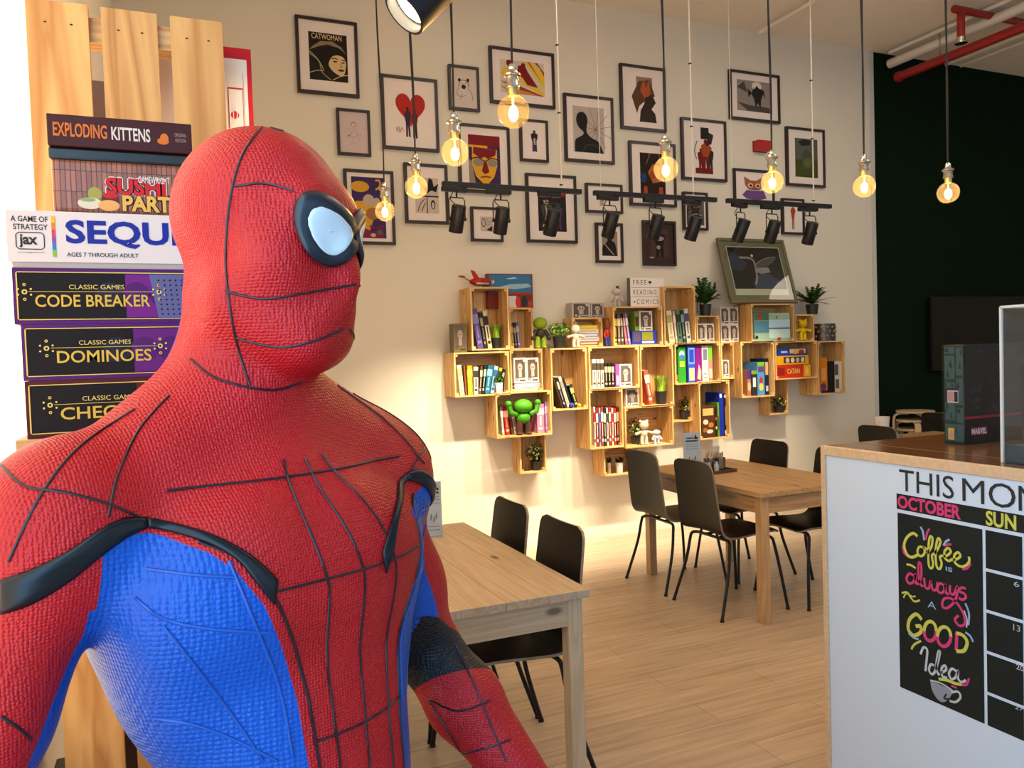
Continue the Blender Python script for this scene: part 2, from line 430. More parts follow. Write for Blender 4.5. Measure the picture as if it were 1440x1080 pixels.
# television on the dark wall, alarm box, ceiling camera
a = on('y', 5.8, 1309, 417); b = on('y', 5.8, 1320, 521)
tv = thing('television', 'wide switched-off black television on the dark green wall', 'television', (a.x, 5.8, b.z))
TW, TH = 1.45, a.z-b.z
MB().b2((0, 0, 0), (TW, 0.045, TH)).build('screen_housing', mat('tv_bezel', (0.006, 0.006, 0.006), 0.4, spec=0.2), tv, bevel=0.004)
MB().b2((0.012, -0.002, 0.015), (TW-0.012, 0.001, TH-0.012)).build('screen', mat('tv_glass', (0.004, 0.005, 0.004), 0.08, spec=0.2), tv)
MB().b2((TW/2-0.2, 0.045, TH/2-0.2), (TW/2+0.2, 0.06, TH/2+0.2)).build('wall_bracket', black_metal, tv)
a = on('y', YW-0.07, 1066, 196); b = on('y', YW-0.07, 1085, 212)
al = MB().b2((a.x, YW-0.07, b.z), (b.x, YW-0.006, a.z)); al.b2((a.x-0.006, YW-0.006, b.z-0.006), (b.x+0.006, YW-0.0, a.z+0.006))
tag(al.build('alarm_box', mat('alarm_red', (0.42, 0.012, 0.014), 0.3), bevel=0.008), 'small square red fire alarm box among the framed prints', 'alarm box')
# ------------------------------------------------------------------ framed prints on the art wall
YF = YW
def frame(label, tl, brc, shapes, cols, bw=0.022, land=False, fm=None, paper=None, group='framed comic prints on the art wall', marg=0.16, art=None, roll=0, sheet=None):
    a = on('y', YF-0.03, *tl); b = on('y', YF-0.03, *brc)
    w, h = b.x-a.x, a.z-b.z
    t = thing('framed_print', label, 'picture', ((a.x+b.x)/2, YF, (a.z+b.z)/2), (0, roll, 0), group)
    fr = MB(); d = 0.03
    fr.b2((-w/2, -d, h/2-bw), (w/2, -0.001, h/2)); fr.b2((-w/2, -d, -h/2), (w/2, -0.001, -h/2+bw))
    fr.b2((-w/2, -d, -h/2+bw), (-w/2+bw, -0.001, h/2-bw)); fr.b2((w/2-bw, -d, -h/2+bw), (w/2, -0.001, h/2-bw))
    fr.build('frame', fm or frame_black, t)
    mbo = MB().b2((-w/2+bw, -0.018, -h/2+bw), (w/2-bw, -0.001, h/2-bw))
    mbo = mbo.build('mat_board', paper or white_paper, t)
    iw, ih = w-2*bw, h-2*bw
    ar = art or (marg, marg, 1-marg, 1-marg)
    ax0, az0 = -iw/2+ar[0]*iw, -ih/2+ar[1]*ih
    aw, ah = (ar[2]-ar[0])*iw, (ar[3]-ar[1])*ih
    mb = MB(); mats = [hexc(c, 0.6) for c in cols]
    y = -0.0185
    if sheet is not None: mb.rect(ax0, az0, ax0+aw, az0+ah, y, sheet)
    T = lambda p: (ax0+p[0]*aw, az0+p[1]*ah)
    for s in shapes:
        y -= 0.00025
        k = s[0]
        if k == 'p': mb.poly([T(p) for p in s[2]], y, s[1])
        elif k == 'r': mb.rect(*T((s[2], s[3])), *T((s[4], s[5])), y, s[1])
        elif k == 'e': mb.disc(*T((s[2], s[3])), s[4]*aw, y, s[1], rz=s[5]*ah)
        elif k == 's': mb.ribbon([T(p) for p in spline(s[3], 5)], s[2]*aw, y, s[1])
        elif k == 't': mb.text(s[2], *T((s[3], s[4])), *T((s[5], s[6])), y, s[1], bold=s[7] if len(s) > 7 else 0)
    mb.build('print', mats, mbo)
    return t
def person(c, x, zb, h, body, head, legs=None, w=1.0):   # plain standing figure silhouette
    legs = body if legs is None else legs
    W = h*0.15*w
    return [('p', legs, [(x-W*0.8, zb), (x-W*0.15, zb), (x, zb+h*0.4), (x+W*0.25, zb), (x+W*0.9, zb), (x+W*0.75, zb+h*0.5), (x-W*0.75, zb+h*0.5)]),
            ('p', body, [(x-W*0.7, zb+h*0.45), (x+W*0.7, zb+h*0.45), (x+W*1.1, zb+h*0.62), (x+W*1.25, zb+h*0.8), (x+W*0.5, zb+h*0.86), (x-W*0.5, zb+h*0.86), (x-W*1.25, zb+h*0.8), (x-W*1.1, zb+h*0.6)]),
            ('e', head, x, zb+h*0.92, W*0.5, h*0.075)]
K, WH = '1c1a18', 'd8cfc4'
# portrait of a hooded woman
frame('tall framed dark portrait of a pale woman lettered CATWOMAN, topmost left print', (414.5, 19.8), (506, 137.4),
      [('p', 2, [(0.1, 0.7), (0.3, 0.82), (0.62, 0.84), (0.85, 0.74), (0.96, 0.6), (0.8, 0.7), (0.5, 0.77), (0.28, 0.72), (0.02, 0.62)]),
       ('s', 2, 0.03, [(0.0, 0.55), (0.25, 0.4), (0.32, 0.18), (0.55, 0.02)]), ('s', 1, 0.015, [(0.0, 0.14), (0.2, 0.2), (0.36, 0.22), (0.2, 0.45), (0.0, 0.6)]),
       ('s', 1, 0.02, [(0.6, 0.03), (0.8, 0.12), (1.0, 0.16)]),
       ('e', 3, 0.62, 0.48, 0.36, 0.26), ('p', 1, spline([(0.52, 0.42), (0.5, 0.34), (0.56, 0.25), (0.68, 0.17), (0.8, 0.13), (0.9, 0.17), (0.94, 0.28), (0.96, 0.4), (0.9, 0.52), (0.74, 0.56), (0.6, 0.52), (0.52, 0.42)], 4)[:-1]),
       ('s', 3, 0.025, [(0.58, 0.47), (0.66, 0.49), (0.74, 0.47)]), ('s', 3, 0.025, [(0.84, 0.46), (0.89, 0.47), (0.94, 0.45)]), ('e', 3, 0.67, 0.42, 0.06, 0.016), ('e', 3, 0.88, 0.41, 0.045, 0.014),
       ('s', 3, 0.012, [(0.81, 0.4), (0.84, 0.32), (0.79, 0.31)]), ('e', 4, 0.82, 0.245, 0.085, 0.022),
       ('t', 1, 'CATWOMAN', 0.08, 0.86, 0.86, 0.975, 0.01)], [K, 'd2b98a', '8a7a62', '17140f', '2e0a10'], art=(0.17, 0.16, 0.86, 0.84), sheet=0)
frame('small framed pale grey pencil sketch below the tall portrait', (473, 151), (522.5, 220),
      [('e', 1, 0.5, 0.74, 0.12, 0.07), ('e', 0, 0.5, 0.73, 0.09, 0.05), ('s', 1, 0.015, [(0.3, 0.3), (0.45, 0.55), (0.5, 0.66)]), ('s', 1, 0.015, [(0.75, 0.25), (0.62, 0.5), (0.55, 0.66)]), ('s', 1, 0.012, [(0.1, 0.5), (0.25, 0.62), (0.42, 0.58)]), ('s', 1, 0.012, [(0.15, 0.3), (0.3, 0.42), (0.5, 0.35), (0.7, 0.45), (0.9, 0.4)]), ('s', 1, 0.012, [(0.3, 0.12), (0.5, 0.2), (0.72, 0.14)]), ('e', 1, 0.28, 0.4, 0.05, 0.03), ('s', 1, 0.01, [(0.4, 0.25), (0.5, 0.4), (0.6, 0.28)])], ['c9b9bb', '8f8180'], bw=0.019, marg=0.08, sheet=0, paper=hexc('c9b9bb', 0.6))
heart = [(0.5+0.47*0.0625*16*math.sin(t)**3, 0.62+0.024*(13*math.cos(t)-5*math.cos(2*t)-2*math.cos(3*t)-math.cos(4*t))) for t in [2*PI*i/40 for i in range(40)]]
frame('framed print of a big red heart with two small standing figures', (535, 103), (618.5, 214),
      [('p', 1, heart)] + person(0, 0.4, 0.02, 0.62, 2, 3, 2, 0.9) + person(0, 0.62, 0.0, 0.6, 4, 3, 3, 0.9) + [('s', 1, 0.015, [(0.02, 0.2), (0.06, 0.12), (0.1, 0.22), (0.14, 0.1), (0.2, 0.2), (0.26, 0.14)])], ['d6cac2', 'b0281c', '3b2540', '241a1c', '5a2024'], art=(0.2, 0.14, 0.82, 0.86))
frame('small framed black ink sketch of an animal, right of the red heart print', (630.5, 89.5), (675.5, 157),
      [('s', 1, 0.03, [(0.2, 0.55), (0.3, 0.75), (0.5, 0.78), (0.72, 0.72), (0.75, 0.55)]), ('e', 1, 0.26, 0.78, 0.08, 0.06), ('e', 1, 0.72, 0.8, 0.08, 0.06), ('e', 1, 0.48, 0.55, 0.12, 0.08), ('s', 1, 0.02, [(0.3, 0.68), (0.42, 0.64)]), ('s', 1, 0.02, [(0.56, 0.66), (0.66, 0.7)]), ('s', 1, 0.02, [(0.7, 0.5), (0.9, 0.35), (0.95, 0.1)]), ('s', 1, 0.015, [(0.2, 0.5), (0.1, 0.3), (0.3, 0.2), (0.6, 0.25)]), ('s', 1, 0.02, [(0.3, 0.1), (0.35, 0.3)])], ['cfc3bb', '2a2422'], bw=0.019, marg=0.14, sheet=0, paper=hexc('cfc3bb', 0.6))
frame('wide framed print with red and yellow slanting speed streaks, top row', (688, 63.3), (781.5, 153),
      [('p', 1, [(0.0, 0.35), (0.3, 0.3), (1, 0.0), (0.55, 0)]), ('p', 2, [(0.5, 1), (0.72, 1), (1, 0.35), (1, 0.7)]), ('p', 3, [(0, 0.55), (0.45, 0.35), (0.95, 0.02), (1, 0.1), (0.5, 0.55), (0.1, 0.8)]), ('p', 3, [(0.55, 1), (1, 0.2), (1, 0.75), (0.7, 1)]), ('p', 1, [(0.78, 1), (0.84, 1), (1, 0.6), (1, 0.72)]), ('p', 1, [(0.62, 1), (0.66, 1), (0.95, 0.4)]),
       ('p', 2, [(0, 0.2), (0.6, 0.1), (0.9, 0), (0.2, 0)]), ('p', 4, [(0.4, 0.85), (0.55, 0.9), (0.62, 0.7), (0.72, 0.5), (0.85, 0.25), (0.6, 0.3), (0.5, 0.5), (0.38, 0.62)]), ('e', 4, 0.52, 0.88, 0.05, 0.07), ('e', 4, 0.2, 0.9, 0.06, 0.1)], ['cfc3b2', '9a3320', 'c88a3a', 'e0b93a', '7c1418'], art=(0.13, 0.17, 0.87, 0.83), sheet=0)
frame('large framed portrait of a yellow and maroon face in goggles behind the bulbs', (643.5, 172), (719.5, 273),
      [('r', 1, 0, 0, 1, 1), ('r', 2, 0, 0.78, 1, 1), ('r', 3, 0, 0.74, 0.6, 0.79), ('p', 4, [(0, 0), (0.2, 0), (0.1, 0.45), (0, 0.5)]), ('p', 3, [(0.12, 0.76), (0.9, 0.72), (0.9, 0.38), (0.78, 0.12), (0.6, 0.0), (0.42, 0.0), (0.22, 0.14), (0.1, 0.4)]),
       ('p', 2, [(0.16, 0.75), (0.88, 0.72), (0.84, 0.6), (0.6, 0.52), (0.5, 0.56), (0.38, 0.52), (0.14, 0.62)]), ('e', 4, 0.3, 0.44, 0.17, 0.085), ('e', 4, 0.74, 0.44, 0.16, 0.08), ('s', 5, 0.03, [(0.05, 0.5), (0.3, 0.54), (0.5, 0.47), (0.72, 0.54), (0.95, 0.5)]), ('p', 2, [(0.48, 0.46), (0.56, 0.46), (0.64, 0.25), (0.5, 0.2), (0.4, 0.26)]), ('s', 2, 0.035, [(0.36, 0.13), (0.52, 0.15), (0.68, 0.14)]), ('s', 5, 0.03, [(0.2, 0.14), (0.42, 0.0)]), ('s', 5, 0.03, [(0.8, 0.14), (0.62, 0.0)])], ['cabfb0', '3a2a55', '7a1420', 'd9a32a', '8d8473', '2a1010'], art=(0.16, 0.1, 0.84, 0.88), sheet=0)
frame('small framed print of a figure in a dark coat beside a large bulb', (731, 166), (772.3, 228.5), person(0, 0.5, -0.02, 1.0, 1, 2, 1, 1.6) + [('p', 4, [(0.45, 0.3), (0.6, 0.3), (0.58, 0.6), (0.42, 0.6)]), ('r', 3, 0.35, 0, 0.65, 0.3)], ['d2c6bf', '33202a', '5a3a2c', '3a2c66', 'b0a8b0'], bw=0.019, art=(0.27, 0.22, 0.76, 0.8))
net = [('s', 1, 0.012, [(0.72, 0.52), (0.72+0.55*math.cos(a), 0.52+0.5*math.sin(a))]) for a in [2*PI*i/11+0.2 for i in range(11)]]
frame('framed monochrome silhouette of a dark bust before thin crossing branches', (793, 130), (865, 231), net + [('p', 2, spline([(0.04, 0.0), (0.06, 0.25), (0.2, 0.33), (0.3, 0.38), (0.32, 0.45), (0.17, 0.55), (0.1, 0.7), (0.16, 0.84), (0.3, 0.88), (0.42, 0.82), (0.46, 0.68), (0.42, 0.52), (0.46, 0.4), (0.6, 0.32), (0.8, 0.24), (0.96, 0.0)], 4)), ('s', 3, 0.02, [(0.3, 0.0), (0.4, 0.15), (0.7, 0.16), (0.85, 0.05)])], ['b6aca4', '6c645e', '1d1a1b', '4c4644'], art=(0.14, 0.12, 0.84, 0.86), sheet=0)
frame('framed print of a brown winged creature with orange flames, top right of centre', (872, 88), (938, 186), [('r', 1, 0.2, 0.6, 0.85, 1), ('p', 2, [(0.0, 0.55), (0.3, 0.9), (0.75, 0.95), (0.95, 0.6), (0.6, 0.5), (0.3, 0.35), (0.2, 0.18)]), ('p', 3, [(0.35, 0.7), (0.5, 0.98), (0.6, 0.75), (0.72, 1.0), (0.78, 0.65), (0.55, 0.5)]), ('p', 4, [(0.3, 0.0), (1, 0), (0.95, 0.2), (0.8, 0.3), (0.98, 0.45), (0.85, 0.62), (0.55, 0.55), (0.5, 0.4), (0.35, 0.25)])], ['cdbfb0', '8d7c6c', '5a3c28', 'a8562c', '30241f'], art=(0.22, 0.1, 0.82, 0.86))
frame('framed dark brown print with orange figures and a small blue patch', (885, 197), (952.3, 291.5), [('r', 1, 0, 0, 1, 1), ('p', 2, [(0.3, 0.55), (0.5, 0.75), (0.75, 0.7), (0.8, 0.35), (0.5, 0.3)]), ('e', 3, 0.12, 0.42, 0.13, 0.12), ('p', 4, [(0.1, 0), (0.3, 0), (0.26, 0.22), (0.14, 0.22)]), ('p', 4, [(0.72, 0), (0.92, 0), (0.88, 0.22), (0.74, 0.22)]), ('s', 2, 0.02, [(0.25, 0.75), (0.4, 1.0)]), ('s', 2, 0.02, [(0.85, 0.7), (0.75, 1.0)]), ('e', 4, 0.5, 0.5, 0.12, 0.1)], ['cdbfb0', '20130c', 'a8672a', '243a66', 'a3441c'], art=(0.2, 0.13, 0.8, 0.86))
frame('tall framed print of a crowd of red and orange figures on white', (958.3, 164), (1023.3, 256), [('r', 1, 0.3, 0.75, 0.65, 1)] + person(0, 0.3, 0.0, 0.55, 2, 2, 2, 1.5) + person(0, 0.7, 0.0, 0.6, 4, 3, 4, 1.3) + person(0, 0.5, 0.05, 0.7, 3, 2, 2, 1.5) + [('r', 2, 0.05, 0.0, 0.75, 0.12), ('p', 4, [(0.5, 0.6), (0.65, 0.9), (0.85, 0.85), (0.75, 0.65)]), ('s', 5, 0.04, [(0.1, 0.3), (0.02, 0.5), (0.14, 0.7)])], ['cdbfb0', '1c1815', '6e1212', 'a5461e', '2c2422', '6a7076'], art=(0.25, 0.08, 0.82, 0.9))
frame('wide framed grey print of a dark broad figure against a pale sun', (1026, 96.5), (1098, 174), [('e', 2, 0.56, 0.84, 0.14, 0.14), ('p', 3, [(0, 0.28), (0.35, 0.2), (0.9, 0.18), (1, 0.0), (0.3, 0.02)]), ('p', 3, [(0, 0.75), (0.3, 0.6), (0.2, 0.95)]), ('p', 4, [(0.32, 0.45), (0.3, 0.75), (0.42, 0.6), (0.44, 0.72), (0.52, 0.78), (0.55, 0.86), (0.62, 0.78), (0.76, 0.72), (0.8, 0.45), (0.74, 0.6), (0.68, 0.42), (0.66, 0.12), (0.58, 0.3), (0.52, 0.12), (0.48, 0.42), (0.4, 0.58)])], ['8e847e', 'cdbfb0', 'd8d0c8', '4a4442', '1e1b1a'], art=(0.12, 0.16, 0.88, 0.86), sheet=0)
frame('framed green print of a shaded figure outdoors, rightmost of all prints', (1106, 177), (1161.5, 264), [('r', 1, 0, 0, 1, 0.45), ('p', 2, [(0.3, 0.2), (0.3, 0.6), (0.5, 0.75), (0.85, 0.55), (0.8, 0.2)]), ('p', 3, [(0.15, 0.9), (0.4, 1), (0.7, 0.95), (0.65, 0.84), (0.3, 0.8)]), ('e', 4, 0.55, 0.38, 0.18, 0.12)], ['565a54', '414a1c', '45503e', '1f2a1c', '5f662c'], art=(0.2, 0.13, 0.85, 0.85), sheet=0)
frame('framed print of a big-eyed purple and orange cub behind a bulb', (1032, 236), (1090, 288), [('p', 1, [(0.12, 0.95), (0.35, 0.8), (0.55, 0.8), (0.8, 0.98), (0.8, 0.6), (0.65, 0.42), (0.28, 0.42), (0.15, 0.6)]), ('p', 2, [(0.2, 0.4), (0.8, 0.4), (0.9, 0.1), (0.6, 0.0), (0.2, 0.05), (0.05, 0.2)]), ('e', 3, 0.34, 0.6, 0.09, 0.09), ('e', 3, 0.6, 0.6, 0.09, 0.09), ('e', 4, 0.35, 0.59, 0.05, 0.05), ('e', 4, 0.6, 0.59, 0.05, 0.05), ('s', 4, 0.02, [(0.4, 0.46), (0.48, 0.44), (0.56, 0.46)])], ['cdbfb0', 'a06038', '6a4a86', 'd9c8b8', '221a18'], art=(0.14, 0.04, 0.92, 0.88))
frame('small framed print of a red-haired figure behind the rightmost track light', (1100.3, 278.3), (1132.3, 330), person(0, 0.5, 0, 1.0, 1, 1, 2, 1.2) + [('e', 1, 0.5, 0.8, 0.3, 0.15)], ['cdbfb0', 'a8401c', '8a6a4a'], bw=0.019, art=(0.28, 0.1, 0.72, 0.82))
frame('framed purple print with yellow shapes, nearest the red mannequin head', (483, 236.5), (557, 344.5), [('e', 1, 0.25, 0.84, 0.28, 0.09), ('p', 1, [(0.1, 0.6), (0.7, 0.62), (0.62, 0.3), (0.5, 0.12), (0.1, 0.1)]), ('e', 2, 0.5, 0.62, 0.17, 0.1), ('e', 2, 0.74, 0.58, 0.12, 0.09), ('e', 3, 0.6, 0.4, 0.2, 0.1), ('s', 1, 0.05, [(0.72, 0.8), (0.85, 0.86), (0.84, 0.95), (0.72, 0.95)]), ('p', 4, [(0.1, 0), (0.95, 0), (0.9, 0.16), (0.6, 0.1), (0.3, 0.18)]), ('e', 5, 0.8, 0.1, 0.08, 0.04), ('e', 2, 0.6, 0.05, 0.08, 0.03), ('s', 4, 0.06, [(0.5, 0.2), (0.75, 0.16), (0.9, 0.22)])], ['38265a', 'cf9c2c', 'b7a79a', '9a6a3c', '7a1a4a', '2f6a3a'], art=(0.1, 0.05, 0.86, 0.94), sheet=0)
pan = [('r', 1, 0, 0.5, 1, 1), ('r', 1, 0, 0, 0.48, 0.46), ('r', 1, 0.52, 0, 1, 0.46), ('p', 0, [(0.3, 0.8), (0.5, 0.72), (0.6, 1.0), (0.75, 0.95), (0.8, 0.75), (1.0, 0.85), (0.9, 0.6), (0.7, 0.65), (0.5, 0.55), (0.4, 0.65)]), ('e', 0, 0.75, 0.25, 0.1, 0.13), ('e', 1, 0.75, 0.23, 0.06, 0.09), ('s', 0, 0.03, [(0.1, 0.05), (0.2, 0.25), (0.4, 0.4)]), ('s', 0, 0.03, [(0.25, 0.05), (0.35, 0.2), (0.44, 0.3)]), ('s', 0, 0.02, [(0.1, 0.6), (0.3, 0.65), (0.2, 0.9)])]
frame('framed black and white comic page behind the second smallest bulb', (568, 228), (632, 315.5), pan, ['191616', 'c4b8ae'], art=(0.2, 0.14, 0.82, 0.8), sheet=0)
frame('small squarish framed ink sketch low under the left track rail', (662.3, 290), (708.5, 340), [('e', 1, 0.25, 0.6, 0.18, 0.3), ('e', 0, 0.25, 0.6, 0.14, 0.24), ('s', 1, 0.02, [(0.1, 0.4), (0.3, 0.75), (0.4, 0.5)]), ('p', 1, [(0.45, 0.1), (0.9, 0.0), (0.95, 0.4), (0.8, 0.3)]), ('s', 1, 0.02, [(0.5, 0.9), (0.7, 0.6), (0.95, 0.8)]), ('s', 1, 0.02, [(0.5, 0.5), (0.8, 0.5)])], ['c2b6ac', '262020'], bw=0.019, art=(0.26, 0.26, 0.72, 0.76), sheet=0)
frame('framed comic cover with a red title band over dark figures, behind the left rail', (739.5, 242.7), (813, 342.3), [('r', 1, 0, 0, 1, 1), ('p', 2, [(0.1, 0.98), (0.92, 0.98), (0.96, 0.8), (0.06, 0.8)]), ('r', 3, 0.2, 0.83, 0.8, 0.88)] + person(0, 0.7, 0.05, 0.6, 4, 5, 4, 1.5) + person(0, 0.3, 0.02, 0.7, 5, 3, 1, 1.5) + [('s', 3, 0.04, [(0.15, 0.1), (0.3, 0.4), (0.2, 0.7)])], ['cdbfb0', '241c1e', 'a01818', 'b8a898', '4a3560', '3a4a3a'], art=(0.2, 0.14, 0.82, 0.84))
frame('small wide framed print with a faint sketch, cut by the middle track rail', (824, 256.6), (876.7, 300.5), [('s', 1, 0.02, [(0.3, 0.8), (0.5, 0.6), (0.4, 0.3)]), ('e', 1, 0.5, 0.78, 0.12, 0.08), ('s', 1, 0.015, [(0.55, 0.3), (0.65, 0.6), (0.75, 0.75)]), ('p', 2, [(0.3, 0.1), (0.5, 0.1), (0.45, 0.6), (0.36, 0.6)])], ['c8bcb2', '5a5244', 'b0a48a'], bw=0.019, marg=0.12)
frame('narrow framed grey print of a bald man in a black coat, below the middle rail', (838, 312.6), (877.6, 370), [('p', 1, spline([(0.0, 0.0), (0.05, 0.4), (0.3, 0.55), (0.36, 0.66), (0.3, 0.8), (0.42, 0.96), (0.6, 0.96), (0.7, 0.8), (0.64, 0.62), (0.85, 0.5), (0.97, 0.0)], 4)), ('s', 2, 0.05, [(0.1, 0.55), (0.4, 0.3), (0.75, 0.05)]), ('e', 3, 0.5, 0.78, 0.13, 0.12)], ['8d837a', '191616', 'b0a59a', '3a322e'], art=(0.17, 0.13, 0.86, 0.84), sheet=0)
frame('framed dark maroon print of a muscular standing figure below the middle rail', (904.4, 309.3), (952, 374), [('r', 2, 0.18, 0.16, 0.82, 0.86)] + person(0, 0.5, 0.16, 0.68, 1, 1, 1, 1.6) + [('e', 3, 0.5, 0.62, 0.16, 0.06), ('e', 3, 0.46, 0.4, 0.07, 0.05), ('e', 3, 0.22, 0.14, 0.09, 0.02)], ['3a2826', '17110f', '4a3330', '9a8a84'], marg=0.0, sheet=0, paper=hexc('3a2826', 0.5))
frame('small framed dark print right of the middle rail lights', (961, 269), (996.7, 324), [('p', 1, [(0.1, 0.9), (0.5, 0.7), (0.9, 0.95), (0.7, 0.5), (0.9, 0.2), (0.4, 0.3), (0.1, 0.1), (0.3, 0.5)]), ('s', 2, 0.05, [(0.1, 0.3), (0.5, 0.4), (0.9, 0.35)]), ('s', 2, 0.03, [(0.2, 0.8), (0.5, 0.62), (0.8, 0.7)])], ['5a5450', '26211f', '8c837a'], bw=0.02, marg=0.08, sheet=0)

# ------------------------------------------------------------------ wooden crates
CR = {}
def crate(key, rect, d=0.25, side=None, label='', yf=None, wide=None):
    x0, y0, x1, y1 = rect
    yfr = yf if yf is not None else YW-d
    a = on('y', yfr, x0, y0); b = on('y', yfr, x1, y1)
    w, h = b.x-a.x, a.z-b.z
    t = thing('wooden_crate', label, 'crate', ((a.x+b.x)/2, YW, b.z), (0, 0, 0), 'pine crates hung on the art wall')
    th = 0.012; n = 3 if d > 0.2 else 2
    ex = 0.012
    def boards(fn, name, mt):
        mb = MB(); bw = (d-0.004)/n
        for i in range(n): fn(mb, -d+i*bw+(0.0 if i == 0 else 0.004), -d+(i+1)*bw-0.006)
        return mb.build(name, mt, t)
    boards(lambda m, u, v: m.b2((-w/2, u, 0), (-w/2+th, v, h)), 'side_panel', pine_z)
    boards(lambda m, u, v: m.b2((w/2-th, u, 0), (w/2, v, h)), 'side_panel', pine_z)
    boards(lambda m, u, v: m.b2((-w/2+th, u, 0), (w/2-th, v, th)), 'bottom_panel', pine_x)
    boards(lambda m, u, v: m.b2((-w/2+th, u, h-th), (w/2-th, v, h)), 'top_panel', pine_x)
    bk = MB(); nb = 3 if w < h*1.1 else 4
    if w < h*1.1:
        for i in range(nb): bk.b2((-w/2+th+(w-2*th)*i/nb+0.002, -0.014, th), (-w/2+th+(w-2*th)*(i+1)/nb-0.002, -0.004, h-th))
        bk.build('back_panel', pine_z, t)
    else:
        for i in range(3): bk.b2((-w/2+th, -0.014, th+(h-2*th)*i/3+0.002), (w/2-th, -0.004, th+(h-2*th)*(i+1)/3-0.002))
        bk.build('back_panel', pine_x, t)
    e = 0.02
    for sx in (-1, 1):
        for zz in (th, h-th-e):
            MB().b2((sx*(w/2-th), -d+0.004, zz), (sx*(w/2-th-e), -d+0.034, zz+e)).build('corner_block', pine_y, t)
    CR[key] = dict(x0=a.x+th, x1=b.x-th, z0=b.z+th, z1=a.z-th, top=a.z, yf=yfr, X0=a.x, X1=b.x)
crate('A1', (661, 403.5, 717.3, 491.5), label='tall upright pine crate at top left holding a grass plant')
crate('A2', (717.3, 432.5, 752, 491), 0.15, label='small pine crate beside the top left upright crate', yf=5.68)
crate('B1', (638, 496, 717.4, 555), label='wide pine crate at far left holding bright paperbacks and a tiny white plant pot')
crate('B2', (717.4, 491.3, 765, 551), 0.16, label='small pine crate holding two white boxes on lying magazines', yf=5.68)
crate('B3', (774, 490, 827, 575), label='upright pine crate with dark slanted books, left of centre')
crate('C1', (696, 552.5, 776, 611), label='wide pine crate with a green figurine and pink books', yf=5.61)
crate('D1', (731, 609, 769.5, 663.5), 0.15, label='small lowest crate at left holding only a leafy bush', yf=5.69)
crate('E1', (804, 447, 848, 487), 0.17, label='low small crate holding a pile of lying books under two figure boxes', yf=5.68)
crate('E2', (862, 431, 932.7, 485.5), label='wide pine crate under the lettered light box')
crate('E3', (932.7, 402.5, 979.3, 483.5), label='tall upright pine crate right of the lettered light box')
crate('E4', (979.3, 444, 1012.5, 482.5), 0.17, label='small pine crate under the left fern', yf=5.68)
crate('F1', (827.5, 488, 899.8, 545), label='wide pine crate holding white and black books in the middle row')
crate('F2', (899.8, 486.3, 948.3, 570), label='upright pine crate holding one leaning book and a grass plant')
crate('F4', (828, 547.6, 877.5, 628.5), label='upright pine crate packed with red and white books')
crate('G', (878.3, 573, 948, 625), label='wide pine crate with two small white figures and a plant')
crate('F5', (848, 629, 897, 665.5), 0.2, label='lowest wide crate holding two tiny white pots', yf=5.66)
crate('H1', (948.5, 482, 1014, 538), label='wide pine crate full of tall coloured game boxes')
crate('H2', (944, 539, 975, 592), 0.15, label='small dark pine crate with a flowering plant, behind the table sign', yf=5.69)
crate('I1', (982.5, 536.5, 1027.5, 615.5), label='lower upright pine crate with dark game boxes and a blue box')
crate('J', (1014.5, 481, 1034, 532.5), 0.16, label='narrow pine crate holding a single small figure box', yf=5.68)
crate('K1', (1041.5, 480.5, 1090, 557), label='upright pine crate with four green and blue game boxes')
crate('K2', (1090, 480.3, 1150, 531.3), label='wide pine crate holding stacked yellow and red game boxes')
crate('K3', (1150, 479.8, 1189, 553), label='upright pine crate at far right with orange and black boxes')
crate('K4', (1082, 533, 1110, 582), 0.15, label='small lowest crate at right holding a flowering plant', yf=5.69)
crate('L1', (1056, 427, 1117.3, 480.6), label='top pine crate with a pale green game box under the big picture')
crate('L2', (1117.3, 442.3, 1145.5, 480.2), 0.17, label='small top crate with a bright yellow figure', yf=5.68)

# ------------------------------------------------------------------ things in and on the crates
def XZ(px, py, y): p = on('y', y, px, py); return p.x, p.z
pages = hexc('d9cdb4', 0.8)
def book(label, px0, px1, ptop, key, c, lean=0, band=None, y=None, dep=0.16, group=None, name='book', pngs=True, onto=None, topx=None, dz=0):
    """standing book: spine spans px0..px1 at its foot, ptop = photo row of its top"""
    cr = CR[key]; y = y if y is not None else cr['yf']+0.045
    z0 = (cr['z0'] if onto is None else cr['top'])+0.0005+dz
    xa = on('y', y, px0, 500).x; xb = on('y', y, px1, 500).x
    w = max(0.008, xb-xa); h = on('y', y, (px0+px1)/2, ptop).z-z0
    mb = MB(); mats = [hexc(c, 0.4), pages, hexc(band or 'e8e0d0', 0.4)]
    mb.b2((-w/2, 0, 0), (w/2, 0.004, h)); mb.b2((-w/2, 0, 0), (-w/2+0.0025, dep, h)); mb.b2((w/2-0.0025, 0, 0), (w/2, dep, h))
    mb.b2((-w/2+0.0025, 0.004, 0.004), (w/2-0.0025, dep-0.004, h-0.004), 1)
    if band:
        mb.rect(-w/2+0.001, h*0.62, w/2-0.001, h*0.86, -0.0006, 2); mb.rect(-w*0.3, h*0.12, w*0.3, h*0.2, -0.0006, 2)
        mb.rect(-w*0.12, h*0.26, w*0.12, h*0.58, -0.0006, 2)
    lift = abs(math.sin(lean))*w/2
    o = mb.build(name, mats, loc=((xa+xb)/2, y, z0+lift), rot=(0, lean, 0))
    return tag(o, label, 'book', group)
